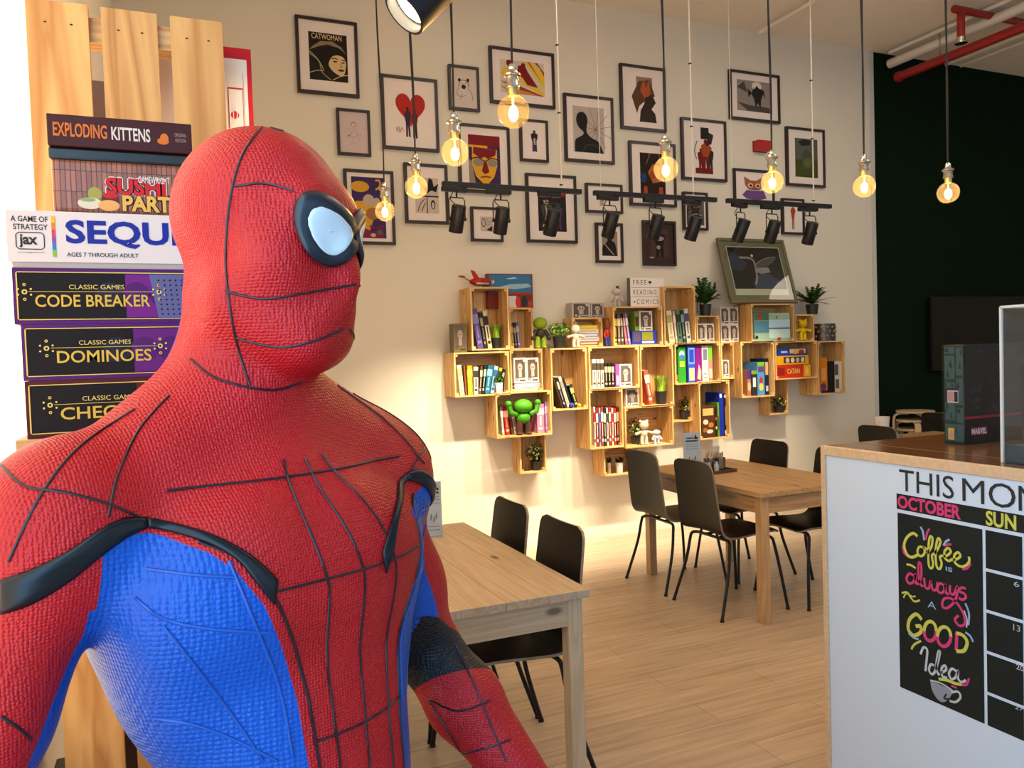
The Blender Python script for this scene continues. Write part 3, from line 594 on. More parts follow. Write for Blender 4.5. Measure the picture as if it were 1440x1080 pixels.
def gbox(label, px0, px1, ptop, key, c, art=None, y=None, dep=0.15, group=None, name='game_box', onto=None, txt=None, dz=0, h=None, cat='box', rz=0):
    cr = CR[key]; y = y if y is not None else cr['yf']+0.04
    z0 = (cr['z0'] if onto is None else cr['top'])+0.0005+dz
    xa = on('y', y, px0, 500).x; xb = on('y', y, px1, 500).x
    w = xb-xa; h = h or on('y', y, (px0+px1)/2, ptop).z-z0
    mb = MB(); cols = [hexc(c, 0.35)]
    mb.b2((-w/2, 0, 0), (w/2, dep, h))
    yy = -0.0006
    for a in (art or []):
        yy -= 0.0003
        cols.append(hexc(a[1], 0.4)); m = len(cols)-1
        if a[0] == 'r': mb.rect(-w/2+a[2]*w, a[3]*h, -w/2+a[4]*w, a[5]*h, yy, m)
        elif a[0] == 'e': mb.disc(-w/2+a[2]*w, a[3]*h, a[4]*w, yy, m, rz=a[5]*h)
        elif a[0] == 'p': mb.poly([(-w/2+p[0]*w, p[1]*h) for p in a[2]], yy, m)
        elif a[0] == 't': mb.text(a[2], -w/2+a[3]*w, a[4]*h, -w/2+a[5]*w, a[6]*h, yy, m, bold=0.02)
        elif a[0] == 'l': # the side that faces the left
            mb.add([(-w/2-0.0006, dep*a[2], a[3]*h), (-w/2-0.0006, dep*a[4], a[3]*h), (-w/2-0.0006, dep*a[4], a[5]*h), (-w/2-0.0006, dep*a[2], a[5]*h)], [(0, 3, 2, 1)], m)
    o = mb.build(name, cols, loc=((xa+xb)/2, y, z0), rot=(0, 0, rz))
    tag(o, label, cat, group)
    o['_top'] = 0
    del o['_top']
    return z0+h
def figbox(label, px0, px1, pbot, ptop, key, y=None, onto=None, dz=0, group='white boxed collectable figures', body='d8cec6', fig='b4a89e', dep=0.1, h=None):
    cr = CR[key]; y = y if y is not None else cr['yf']+0.04
    z0 = (cr['z0'] if onto is None else cr['top'])+0.0005+dz
    xa = on('y', y, px0, 500).x; xb = on('y', y, px1, 500).x
    w = xb-xa; h = h or on('y', y, (px0+px1)/2, ptop).z-z0
    t = thing('figure_box', label, 'boxed figure', ((xa+xb)/2, y, z0), group=group)
    mb = MB(); e = 0.1
    mb.b2((-w/2, 0.003, 0), (w/2, dep, h)); mb.b2((-w/2, 0, 0), (w/2, 0.003, 0.2*h)); mb.b2((-w/2, 0, 0.93*h), (w/2, 0.003, h)); mb.b2((-w/2, 0, 0.2*h), (-w/2+e*w, 0.003, 0.93*h)); mb.b2((w/2-e*w, 0, 0.2*h), (w/2, 0.003, 0.93*h))
    mb.rect(-w/2+e*w, 0.2*h, w/2-e*w, 0.93*h, 0.0025, 1)
    mb.disc(-w*0.28, 0.16*h, w*0.13, -0.0006, 2, rz=w*0.13); mb.disc(-w*0.28, 0.16*h, w*0.07, -0.0009, 0, rz=w*0.07); mb.rect(-w*0.05, 0.07*h, w*0.4, 0.13*h, -0.0006, 2); mb.disc(w*0.33, 0.88*h, w*0.1, -0.0006, 0)
    cto = mb.build('carton', [hexc(body, 0.35), hexc('5c524c', 0.5), hexc('3c3634', 0.4)], t)
    f = MB(); f.ball((0, 0.0005, 0.62*h), (w*0.2, 0.002, h*0.16)); f.b2((-w*0.12, -0.001, 0.24*h), (w*0.12, 0.002, 0.48*h)); f.disc(-w*0.07, 0.62*h, w*0.04, -0.002, 1); f.disc(w*0.07, 0.62*h, w*0.04, -0.002, 1)
    f.build('window_figure', [hexc(fig, 0.4), hexc('2a2422', 0.4)], cto)
    return z0+h
def foliage(mb, kind, r, h, m=0, seed=0, n=150, m2=1):
    R = random.Random(seed)
    if kind == 'grass':
        for i in range(170):
            a = R.uniform(0, 2*PI); r0 = R.uniform(0, 0.55)*r; sp = R.uniform(0.3, 1.15)*r; hh = h*R.uniform(0.7, 1.0)
            w = 0.0055; px, py = math.cos(a), math.sin(a)
            pts = [(px*(r0+(sp-r0)*t*t), py*(r0+(sp-r0)*t*t), hh*t) for t in (0, 0.4, 0.75, 1)]
            vs = []
            for k, p in enumerate(pts):
                ww = w*(1-k/3.2); vs += [(p[0]-py*ww, p[1]+px*ww, p[2]), (p[0]+py*ww, p[1]-px*ww, p[2])]
            mb.add(vs, [(0, 1, 3, 2), (2, 3, 5, 4), (4, 5, 7, 6)], m if R.random() < 0.6 else m2)
    elif kind == 'bush':
        for i in range(n):
            d = Vector((R.gauss(0, 1), R.gauss(0, 1), R.gauss(0, 1))).normalized()*R.uniform(0.7, 1.0)
            c = Vector((d.x*r, d.y*r*0.8, h*0.5+d.z*h*0.5))
            nrm = (d+Vector((R.uniform(-.4, .4), R.uniform(-.4, .4), R.uniform(0, .6)))).normalized()
            u = nrm.orthogonal().normalized(); v = nrm.cross(u); L = R.uniform(0.018, 0.028)
            mb.add([c-u*L*0.5, c-v*L*0.35+nrm*L*0.1, c+u*L*0.6, c+v*L*0.35+nrm*L*0.1], [(0, 1, 2, 3)], m if R.random() < 0.65 else m2)
        for i in range(8):
            a = R.uniform(0, 2*PI); mb.tube([(0, 0, 0), (math.cos(a)*r*0.5, math.sin(a)*r*0.5, h*0.6)], 0.003, m, 5)
    elif kind == 'fern':
        for i in range(26):
            a = 2*PI*i/13+R.uniform(-.25, .25); el = R.uniform(0.3, 1.35); Lf = R.uniform(0.9, 1.15)*r*1.45
            dx, dy = math.cos(a), math.sin(a)*0.55
            pts = []
            for k in range(9):
                t = k/8; pts.append(Vector((dx*Lf*t*math.cos(el)*1.1, dy*Lf*t*math.cos(el)*1.1, h*1.0*t*math.sin(el)*1.0-0.35*h*t*t*math.cos(el)+0.01)))
            mb.tube(pts, 0.003, m, 5, 0.4)
            for k in range(1, 9):
                p = pts[k]; t = (pts[k]-pts[k-1]).normalized(); sd = t.cross(Vector((0, 0, 1))); sd = sd.normalized() if sd.length > 0.05 else Vector((1, 0, 0))
                ll = 0.05*(1-abs(k/8-0.4)*0.95)
                for s in (-1, 1):
                    q = p+(sd*s*0.9+t*0.55)*ll; mb.add([p-t*0.013, q, p+t*0.016], [(0, 1, 2)], m if R.random() < 0.7 else m2)
leaf_d = hexc('1f3a10', 0.5); leaf_m = hexc('4a7a1e', 0.5); leaf_l = hexc('a9c44c', 0.5); leaf_y = hexc('d8dc90', 0.5); fern_d = hexc('1c3a14', 0.5); fern_m = hexc('33591f', 0.5)
pot_black = mat('black_pot', (0.015, 0.015, 0.015), 0.45); pot_white = mat('white_pot', (0.75, 0.74, 0.70), 0.4)
def plant(label, px0, px1, ptop, ppot, key, kind, onto=None, pot=None, y=None, lm=None, seed=1, potw=0.7, n=150, white=False, xr=(-9, 99)):
    cr = CR[key]; y = y if y is not None else cr['yf']+0.1
    z0 = (cr['z0'] if onto is None else cr['top'])+0.0005
    xa = on('y', y, px0, 500).x; xb = on('y', y, px1, 500).x; r = (xb-xa)/2
    zp = on('y', y, (px0+px1)/2, ppot).z; zt = on('y', y, (px0+px1)/2, ptop).z
    ph = zp-z0
    t = thing('potted_plant', label, 'plant', ((xa+xb)/2, y, z0))
    pr = r*potw
    MB().lathe([(0, 0), (pr*0.78, 0), (pr, ph), (pr*0.9, ph), (pr*0.88, ph*0.9), (0, ph*0.9)], n=20).build('pot', pot or pot_black, t, smooth=40)
    mb = MB(); foliage(mb, kind, r, zt-zp+ph*0.08, seed=seed, n=n)
    for i, v in enumerate(mb.v): mb.v[i] = (v[0], max(-0.12, min(v[1], YW-y-0.02)), v[2]+ph*0.92)
    if onto is None:
        cx_ = (xa+xb)/2
        for i, v in enumerate(mb.v): mb.v[i] = (max(cr['x0']+0.006-cx_, min(cr['x1']-0.006-cx_, v[0])), max(v[1], cr['yf']-y-0.03), min(v[2], cr['z1']-0.006-z0))
    for i, v in enumerate(mb.v): mb.v[i] = (max(xr[0]-(xa+xb)/2, min(xr[1]-(xa+xb)/2, v[0])), v[1], v[2])
    mb.build('foliage', lm or [leaf_m, leaf_l], t)
    return t
BK = 'books standing in the wall crates'
# A1
book('purple hardback leaning at far left of the tall top left crate', 672, 681, 434, 'A1', '5a4a8e', -0.16, '8a80b8', group=BK)
book('dark book between purple and cream ones in the tall top left crate', 681.5, 686, 440, 'A1', '2a2826', -0.14, '9a8f60', group=BK)
book('cream and black book beside the grass plant in the top left crate', 686.5, 693, 437, 'A1', 'c8c09a', -0.13, '2a2a26', group=BK)
plant('bushy artificial grass in a black pot in the top left crate', 689, 708, 455, 475, 'A1', 'grass', y=5.69, lm=[hexc('5f8f1e'), hexc('9fc23c')])
book('olive book leftmost in the small crate under the sky poster', 720.5, 724.5, 454, 'A2', '6a5a34', -0.07, 'b0a070', group=BK)
book('brown book second in the small crate under the sky poster', 725, 728.5, 456, 'A2', '3c2a20', -0.07, 'a88a50', group=BK)
book('blue-violet book rightmost in the small crate under the sky poster', 729, 733, 453, 'A2', '5660a0', -0.08, '9aa0d0', group=BK)
# on B1 / A2 / B2 / B3
figbox('narrow olive box with two round windows beside the tall top left crate', 639, 657, 490, 455, 'B1', y=5.63, onto=1, group=None, body='6b6038', fig='9a8478')
# sky poster box on the small crate
gbox('flat game box with a blue sky picture standing behind the toy plane', 689, 752, 385, 'A2', '7a2a26', [('r', '2f6f9e', 0.03, 0.45, 0.97, 0.97), ('p', '8fb6c6', [(0.2, 0.6), (0.5, 0.7), (0.9, 0.72), (0.97, 0.62), (0.6, 0.55)]), ('p', 'b8ccd0', [(0.4, 0.86), (0.6, 0.9), (0.66, 0.87), (0.5, 0.84)]), ('r', 'd8cfc8', 0.45, 0.02, 0.62, 0.36), ('e', 'c03028', 0.66, 0.18, 0.06, 0.17), ('e', '22302a', 0.8, 0.2, 0.07, 0.16), ('e', 'b03a34', 0.93, 0.12, 0.05, 0.1), ('r', '9a3a2e', 0.4, 0.4, 0.97, 0.46)], y=5.77, dep=0.05, onto=1)
# B1 books
for (lab, a, b_, top, c, ln, bd) in (
    ('cream white book leaning at far left of the wide left crate', 645, 652, 513, 'd8cfae', -0.09, 'a89a70'),
    ('thin brown book second from left in the wide left crate', 652.6, 655.6, 514, '7a4a30', -0.05, None),
    ('orange-yellow book standing in the wide left crate', 656, 663.5, 514, 'd89a10', 0.0, 'f0c850'),
    ('white book with black lettering in the wide left crate', 664, 671, 516, 'cfc6b4', 0.03, '3a3832'),
    ('dark brown book right of the white lettered one in the wide left crate', 671.5, 675, 515, '5a4636', 0.1, 'c0b49a'),
    ('black and white book left of the teal one in the wide left crate', 675.5, 679, 514, '2c2a2a', 0.14, 'cfc6b4'),
    ('teal blue book leaning right in the wide left crate', 679.5, 687, 514, '1a6a86', 0.17, '7ab0c0'),
    ('blue and white book leaning in the wide left crate', 687.5, 693.5, 515, '8fb0c8', 0.2, '2a5a9a'),
    ('yellow-green book leaning behind the tiny plant pot', 694, 699, 517, '9a9a30', 0.22, '2a3a20'),
    ('black book rightmost in the wide left crate', 699.5, 703, 519, '24221e', 0.24, '8a9a80')):
    book(lab, a, b_, top, 'B1', c, ln, bd, group=BK)
plant('tiny green plant in a white cube pot in the wide left crate', 694.5, 706, 526, 538, 'B1', 'bush', pot=pot_white, y=5.62, lm=[leaf_d, leaf_m], n=50, potw=0.9)
figbox('left one of two white boxes on lying magazines', 722, 739.5, 531, 503, 'B2', dz=0.065, body='d8d0c8')
figbox('right one of two white boxes on lying magazines', 740, 757, 531, 503, 'B2', dz=0.065, body='d8d0c8')
for i, (c, n_) in enumerate((('b8c0d0', 'lowest pale blue magazine lying under the two white boxes'), ('a84a3a', 'red-edged magazine second from the bottom under two white boxes'), ('c8c4c4', 'grey magazine third from the bottom under two white boxes'), ('6a78a8', 'blue magazine topmost under the two white boxes'))):
    gbox(n_, 722, 761-i*0.6, 0, 'B2', c, [('r', 'd8d4d0', 0.02, 0.25, 0.98, 0.75)], dep=0.1, dz=0.0155*i, h=0.015, name='magazine', cat='magazine', group='magazines lying in a crate')
# green headed figure, bush, white bear, thin toy
def figurine(label, px, pbot, ptop, key, cols, onto=None, y=None, arms='down', ears=None, w=1.0, halo=False, cat='figurine', dz=0):
    cr = CR[key]; y = y if y is not None else cr['yf']+0.07
    z0 = (cr['z0'] if onto is None else cr['top'])+0.0005+dz
    p = on('y', y, px, ptop); h = p.z-z0
    t = thing('figurine', label, cat, (p.x, y, z0))
    b, hd, lg = [hexc(c, 0.4) for c in cols]
    k = h
    for s in (-1, 1):
        MB().tube([(s*0.09*k*w, 0, 0.03*k), (s*0.10*k*w, 0, 0.2*k), (s*0.07*k*w, 0, 0.36*k)], 0.075*k*w, n=10).ball((s*0.1*k*w, -0.03*k, 0.04*k), (0.075*k*w, 0.1*k*w, 0.04*k)).build('leg', lg, t, smooth=60)
        if arms == 'up': pts = [(s*0.14*k*w, 0, 0.55*k), (s*0.3*k*w, -0.02*k, 0.62*k), (s*0.33*k*w, -0.02*k, 0.85*k)]
        elif arms == 'out': pts = [(s*0.12*k*w, 0, 0.52*k), (s*0.28*k*w, -0.02*k, 0.47*k), (s*0.36*k*w, -0.03*k, 0.45*k)]
        else: pts = [(s*0.13*k*w, 0, 0.56*k), (s*0.22*k*w, -0.01*k, 0.42*k), (s*0.24*k*w, -0.05*k, 0.32*k)]
        MB().tube(pts, 0.055*k*w, n=10).ball(pts[-1], 0.07*k*w).build('arm', b, t, smooth=60)
    MB().ball((0, 0, 0.45*k), (0.15*k*w, 0.12*k*w, 0.17*k)).build('torso', b, t, smooth=60)
    hm = MB().ball((0, -0.01*k, 0.77*k), (0.2*k*w, 0.17*k*w, 0.19*k))
    if ears: 
        for s in (-1, 1): hm.ball((s*0.15*k*w, 0, 0.93*k), 0.065*k*w)
    hm.build('head', hd, t, smooth=60)
    if halo: MB().tube([(0.1*k*math.cos(a), 0.1*k*math.sin(a), 1.02*k) for a in [2*PI*i/16 for i in range(17)]], 0.012*k, n=6).tube([(0, 0.1*k, 0.85*k), (0, 0.1*k, 1.02*k)], 0.008*k, n=5).build('halo', hd, t)
    return t
figurine('lime green headed toy figure in dark clothes beside the sky poster crate', 759, 488, 444, 'B2', ('38302a', '8aa01e', '90a828'), onto=1, y=5.72, arms='down', w=1.1)
plant('round pale green bush in a black pot on the middle crates', 771.5, 802, 452, 473, 'B3', 'bush', onto=1, y=5.7, seed=3, potw=0.55, n=230, lm=[hexc('5c8a2a'), hexc('a8c860')])
figurine('white bear-like figure with a wire halo in front of the low small crate', 809, 488, 455, 'B3', ('cdbfa8', 'd6c8b2', 'cdbfa8'), onto=1, y=5.625, arms='out', halo=True)
for i, (c, n_, bd) in enumerate((('8a5a4a', 'lowest reddish book of the lying pile in the low small crate', 'c8b8a8'), ('cfc8be', 'white book second from the bottom of the lying pile', '9aa0b0'), ('8a98b8', 'pale blue book in the middle of the lying pile', 'd0d0d0'), ('d8d0bc', 'cream book second from the top of the lying pile', 'b0a890'), ('d8b418', 'yellow book topmost of the lying pile', 'e8d060'))):
    gbox(n_, 814+i*0.2, 844-i*0.5, 0, 'E1', c, [('r', bd, 0.1, 0.3, 0.9, 0.7)], dep=0.12, dz=0.0335*i, h=0.0325, name='book', cat='book', group='books lying in a pile')
figbox('left white boxed figure on top of the low small crate', 806, 832, 447, 425.5, 'E1', onto=1, body='b8aca8')
figbox('right white boxed figure on top of the low small crate', 832.8, 851, 447, 426, 'E1', onto=1, body='b8aca8')
figurine('thin red and blue toy figure between the low crate and the wide one', 853.5, 487, 446, 'F1', ('a02a1c', '7a3a20', '2c3a8a'), onto=1, y=5.66, w=0.55)
# E2
for (lab, a, b_, top, c, ln, bd) in (
    ('black book with a yellow top, leftmost under the light box', 864.5, 869, 442, '2a2620', 0.0, 'd8b020'),
    ('brown and cream book second under the light box', 869.3, 873.5, 442, '6a5040', 0.0, 'd8cdb0'),
    ('grey patterned book third under the light box', 873.8, 878, 441, '4a4644', 0.0, 'c8b8a0'),
    ('pink book leaning under the light box', 880, 884, 441, 'b85a70', -0.13, 'e0a8b0'),
    ('lilac book leaning right of the pink one under the light box', 884.4, 888, 441, '8a78a8', -0.13, 'd0c8e0')):
    book(lab, a, b_, top, 'E2', c, ln, bd, group=BK)
gbox('wide blue game box lying under a white figure box', 889.5, 924, 465, 'E2', '26389a', [('r', '8a8a30', 0.4, 0.3, 0.85, 0.9), ('r', '5a4a6a', 0.05, 0.2, 0.35, 0.9), ('r', 'b8b8d8', 0.4, 0.08, 0.9, 0.24)], dep=0.14)
gbox('small lime green box standing on the wide blue game box', 894, 900, 440, 'E2', '7a9a2a', [('r', '4a3a2a', 0.1, 0.3, 0.9, 0.8)], dep=0.1, dz=0.1, y=5.66)
figbox('white figure box standing on the wide blue game box', 900.5, 918.5, 465, 437, 'E2', dz=0.1115, y=5.65, body='d6cec4')
rb = figurine('silver white robot figure with a tiny black hat left of the light box', 866.5, 430, 404, 'E2', ('b8b0a8', 'c2bab0', 'b0a8a0'), onto=1, y=5.66, arms='down', w=1.25)
MB().lathe([(0, 0), (0.022, 0), (0.022, 0.003), (0.013, 0.004), (0.012, 0.022), (0, 0.022)], c=(0.012, 0, 0.15), n=14).build('hat', black, rb, smooth=40)
# light box sign
a = on('y', 5.68, 884, 391); b = on('y', 5.68, 932, 429)
lb = thing('light_box', 'white letter box sign reading FREE READING COMICS', 'sign', (a.x, 5.66, CR['E2']['top']+0.0005))
W_, H_ = b.x-a.x, a.z-CR['E2']['top']
lm = MB(); lm.b2((0, 0, 0), (W_, 0.05, H_)).build('housing', mat('lightbox_shell', (0.10, 0.10, 0.09), 0.4), lb)
lm = MB(); lm.b2((0.0, -0.004, 0.0), (W_, -0.0005, H_)); 
lm.build('face_panel', mat('lightbox_face', (0.82, 0.76, 0.72), 0.4), lb)
lt = MB()
for r_ in (0.345, 0.665): lt.rect(0.006, H_*r_-0.002, W_-0.006, H_*r_+0.002, -0.0048, 1)
lt.text('F R E E', W_*0.08, H_*0.76, W_*0.47, H_*0.92, -0.005, 0); 
hx, hz, hs = W_*0.58, H_*0.845, W_*0.05
lt.poly([(hx+hs*math.sin(t)**3, hz+hs*(0.8125*math.cos(t)-0.3125*math.cos(2*t)-0.125*math.cos(3*t)-0.0625*math.cos(4*t))) for t in [2*PI*i/28 for i in range(28)]][::-1], -0.005, 0)
lt.text('R E A D I N G', W_*0.08, H_*0.42, W_*0.76, H_*0.585, -0.005, 0)
lt.text('C O M I C S', W_*0.18, H_*0.09, W_*0.82, H_*0.255, -0.005, 0)
lt.disc(W_*0.11, H_*0.17, W_*0.022, -0.005, 0)
lt.ribbon([(W_*0.9+W_*0.04*math.cos(t), H_*0.17+W_*0.04*math.sin(t)) for t in [2*PI*i/20 for i in range(21)]], 0.003, -0.005, 0); lt.disc(W_*0.887, H_*0.185, 0.002, -0.005, 0); lt.disc(W_*0.913, H_*0.185, 0.002, -0.005, 0)
lt.build('lettering', [black, hexc('9a8f8a')], lb)
# E3
for (lab, a, b_, top, c, ln, bd) in (
    ('cream book leaning leftmost in the crate right of the light box', 942, 950, 437, 'd2c9a8', -0.11, 'a89a60'),
    ('pale pink book second in the crate right of the light box', 950.5, 954, 437, 'c8a090', -0.1, 'e8d8c8'),
    ('grey-green book third in the crate right of the light box', 954.5, 961, 436, '55705e', -0.1, '2a3a30'),
    ('dark teal book fourth in the crate right of the light box', 961.5, 966, 436, '1f3f3a', -0.1, '8a9a8a'),
    ('white patterned book rightmost in the crate right of the light box', 966.5, 973, 434, 'c9c2b0', -0.1, '4a4a7a')):
    book(lab, a, b_, top, 'E3', c, ln, bd, group=BK)
figbox('left of two white boxes in the small crate under the left fern', 981, 993, 481, 455, 'E4')
figbox('right of two white boxes in the small crate under the left fern', 993.6, 1005, 481, 455, 'E4')
figbox('small grey boxed figure left of the left fern pot', 980.5, 988, 443, 418, 'E4', onto=1, y=5.74, body='a89c94')
plant('dark spiky fern in a black pot left of the big leaning picture', 974, 1013, 389, 428, 'E4', 'fern', onto=1, y=5.715, lm=[fern_d, fern_m], seed=5, potw=0.36, xr=(-9, on('y', 5.64, 1014, 428).x))
for i in range(2):
    for j in range(2):
        figbox(['lower', 'upper'][j]+' '+['left', 'right'][i]+' white figure box of the square stack beside the pale green game box', 1014.5+i*12.6, 1026.7+i*12.6, 0, 0, 'J', onto=1, dz=0.1545*j, h=0.153, y=5.72)
# F1
for k, (a, b_) in enumerate(((832, 838), (838.4, 843.4), (843.8, 848.8))):
    book(['left', 'middle', 'right'][k]+' of three white volumes in the wide middle crate', a, b_, 505, 'F1', 'd6cdb8', 0, '4a3a30', group=BK)
for k, (a, b_) in enumerate(((849.5, 854), (854.4, 858.6), (859, 863.2))):
    book(['left', 'middle', 'right'][k]+' of three black volumes in the wide middle crate', a, b_, 511, 'F1', '1f1c1a', 0, 'b8a888', group=BK)
gbox('thin purple box right of the black volumes in the wide middle crate', 865, 870, 512, 'F1', '8a4a9a', [('r', 'c8b0d0', 0.2, 0.1, 0.8, 0.5)], dep=0.12)
figbox('white figure box in the wide middle crate right of the black volumes', 870.5, 888, 540, 512, 'F1', body='d6cec4')
# F2
book('red and white book leaning beside the grass plant in the centre crate', 911, 917.5, 520, 'F2', 'b8503a', -0.17, 'd8c8b0', group=BK)
plant('bushy artificial grass in a black pot in the centre crate', 918, 938, 527, 550, 'F2', 'grass', y=5.68, seed=8, lm=[hexc('6f9a24'), hexc('b8cc50')])
# box in the gap on top of G
figbox('white window box standing in the gap above the two white figures', 878.5, 897, 568, 546.5, 'G', onto=1, body='d6cec4', fig='8a7f78')
# F4
fcols = ['c8beb0', 'a8282a', '8a8a94', 'c03a34', '2a2a2c', 'd8cfc0', '9a2424', 'c8c0b0', 'b8322c', '5a2020', '3a3430']
fb_ = ['a02a2a', 'd8cfc0', '3a4a8a', 'e8dcd0', 'c8c0b4', '3a3a3a', 'e0c8b0', '9a2a2a', 'e8d8c8', 'c0a080', 'a09488']
onm = ['first', 'second', 'third', 'fourth', 'fifth', 'sixth', 'seventh', 'eighth', 'ninth', 'tenth', 'eleventh']
cn = ['white', 'red', 'grey', 'bright red', 'black', 'cream', 'deep red', 'pale', 'scarlet', 'maroon', 'dark brown']
for i in range(11):
    book('%s spine, %s from the left in the packed red and white crate' % (cn[i], onm[i]), 832.0+i*3.6, 835.2+i*3.6, 573+(1 if i % 3 else -1), 'F4', fcols[i], 0, fb_[i], group=BK)
# G
plant('dark flowering plant in the crate with two small white figures', 881, 900, 586, 613, 'G', 'bush', y=5.7, seed=11, lm=[leaf_d, hexc('8a9a50')], n=120, potw=0.6)
figurine('larger white bear-like figure standing beside a dark flowering plant', 905, 618, 590, 'G', ('cdbfa8', 'c6b8a2', 'd2c6b0'), y=5.66, arms='out', ears=True)
figurine('tiny white figure in pale blue at the right of the white bear figure', 923, 618, 603.5, 'G', ('c8d0d8', 'd6d2ca', 'a8b8d0'), y=5.66, w=1.4)
# F5
plant('tiny dark succulent in a white pot, left one in the lowest wide crate', 849.5, 855, 643, 651, 'F5', 'bush', pot=pot_white, lm=[leaf_d, leaf_d], n=30, potw=0.8, y=5.72)
plant('tiny dark succulent in a white pot, right one in the lowest wide crate', 861, 872, 643, 650.5, 'F5', 'bush', pot=pot_white, lm=[leaf_d, leaf_d], n=30, potw=0.9, y=5.7)
# C1
for (lab, a, b_, top, c, ln, bd) in (
    ('grey book leftmost in the crate with the green figurine', 702.5, 706.5, 572, '9a9a94', -0.06, 'd0d0c8'),
    ('red book second in the crate with the green figurine', 707.5, 714, 572, 'c02a1c', -0.08, 'e8a090'),
    ('dark brown book third in the crate with the green figurine', 716, 719.5, 572, '5a4436', -0.14, None),
    ('pale cream book leaning left of the green figurine', 720, 725, 571, 'cfc0a8', -0.16, '8a6a5a'),
    ('maroon book leaning behind the green figurine', 727, 732, 573, '6a3432', -0.2, None),
    ('tan book leaning behind the right leg of the green figurine', 736, 742, 577, 'b09a80', -0.25, None)):
    book(lab, a, b_, top, 'C1', c, ln, bd, group=BK, y=5.69, dep=0.13)
book('pink thick book right of the green figurine', 752, 763, 568, 'C1', 'c87a98', 0, 'e0b0c0', group=BK)
book('lilac book far right in the crate with the green figurine', 763.5, 768, 565, 'C1', '9a6aa8', 0, 'd0b0d8', group=BK)
book('rose book with a red foot, rightmost beside the lilac one', 768.4, 771.8, 566, 'C1', 'c06a88', 0, 'c03030', group=BK)
figurine('bright green toy figure with raised arms and brown shorts', 735, 607, 559, 'C1', ('3f8a1c', '4a9a22', '4a2c2a'), y=5.645, arms='up', w=1.3)
# B3 slanted books
for (lab, a, b_, top, c, bd) in (
    ('black slanted book leftmost in the left upright crate', 788, 791, 531, '3a2c22', None),
    ('dark grey slanted book second in the left upright crate', 791.5, 794.5, 529, '2a2a2a', 'a8a090'),
    ('white slanted book third in the left upright crate', 796, 800.5, 528, 'c8c0b0', '8a8478'),
    ('black slanted book fourth in the left upright crate', 801, 804, 530, '1f1d1c', None),
    ('green-black slanted book rightmost in the left upright crate', 807, 812, 540, '22322a', 'a8a860')):
    book(lab, a, b_, top, 'B3', c, -0.3, bd, group=BK)
for lab, px, c, r in (('small blue ball at the foot of the slanted books', 803.5, '2a3a9a', 0.022), ('small yellow ball at the right end of the slanted books', 814, 'd8b020', 0.017)):
    y = CR['B3']['yf']+0.03
    tag(MB().ball((0, 0, r), r).build('toy_ball', hexc(c, 0.35), loc=(on('y', y, px, 560).x, y, CR['B3']['z0']+0.0005), smooth=60), lab, 'ball')
# D1
plant('leafy bush with pale yellow tips filling the lowest left crate', 734.5, 763.5, 623, 648, 'D1', 'bush', y=5.76, seed=14, lm=[leaf_d, leaf_y], n=200, potw=0.5)
# H1
gbox('bright green game box with a white emblem, leftmost in the crate of tall boxes', 953.5, 964, 488, 'H1', '2f8a26', [('e', 'd8e8e0', 0.5, 0.8, 0.32, 0.1), ('e', '3a70b0', 0.5, 0.72, 0.3, 0.08), ('r', 'c8d840', 0.2, 0.45, 0.8, 0.6)], dep=0.17)
gbox('dark green thin box left of the bright green one', 950.5, 953.2, 492, 'H1', '1a3a20', [('r', 'c06a20', 0.2, 0.1, 0.8, 0.25)], dep=0.17)
gbox('blue patterned tall game box between the green and purple ones', 967, 977.5, 486.5, 'H1', '2a4ab8', [('r', '6a8ad8', 0.1, 0.5, 0.9, 0.95), ('r', '2040a8', 0.2, 0.56, 0.8, 0.9), ('r', 'c8b088', 0.15, 0.05, 0.85, 0.4)], dep=0.17, y=5.63)
gbox('purple tall game box in the crate of tall boxes', 978, 986.5, 487, 'H1', '7a1a7a', [('p', 'd8b890', [(0.2, 0.1), (0.8, 0.05), (0.9, 0.3), (0.5, 0.5)])], dep=0.17)
gbox('white tall game box right of the purple one', 987, 996, 486, 'H1', 'c2bcc0', [('r', '8a8a90', 0.2, 0.1, 0.8, 0.14), ('r', '8a8a90', 0.2, 0.2, 0.8, 0.24), ('r', '6a7080', 0.2, 0.6, 0.8, 0.9)], dep=0.17)
gbox('green and pink thin game box right of the white one', 996.4, 1001.5, 485.5, 'H1', 'c87a6a', [('r', '6ab02a', 0, 0.6, 1, 1), ('r', 'd8c0a0', 0.1, 0.1, 0.9, 0.35)], dep=0.17)
plant('white flowering dark plant in the small crate behind the table sign', 952, 971, 556, 577, 'H2', 'bush', y=5.77, seed=17, lm=[leaf_d, leaf_y], n=90, potw=0.75)
# I1
gbox('brown patterned game box at the front of the lower upright crate', 984.5, 1003, 571, 'I1', '4a2c1c', [('r', 'd0a060', 0.1, 0.7, 0.9, 0.92), ('e', 'c8b8a0', 0.3, 0.5, 0.2, 0.08), ('e', 'a86a30', 0.7, 0.4, 0.2, 0.08), ('e', 'd0c0a8', 0.6, 0.2, 0.25, 0.06), ('e', '8a5a30', 0.25, 0.25, 0.18, 0.07)], dep=0.12, y=5.615)
gbox('dark brown thin box right of the brown patterned game box', 1003.5, 1006.5, 572, 'I1', '2a1a14', [('e', 'b05030', 0.5, 0.6, 0.4, 0.05), ('e', 'c8b890', 0.5, 0.3, 0.35, 0.05)], dep=0.13)
gbox('green edged thin box left of the tall blue box', 1007, 1009.5, 566, 'I1', '5a8a2a', [('r', '2a4a1a', 0.2, 0.2, 0.8, 0.6)], dep=0.15)
gbox('tall blue box in the lower upright crate', 1010, 1015.5, 552, 'I1', '1a2c9a', [('r', 'd0d0e0', 0.1, 0.88, 0.6, 0.97)], dep=0.2)
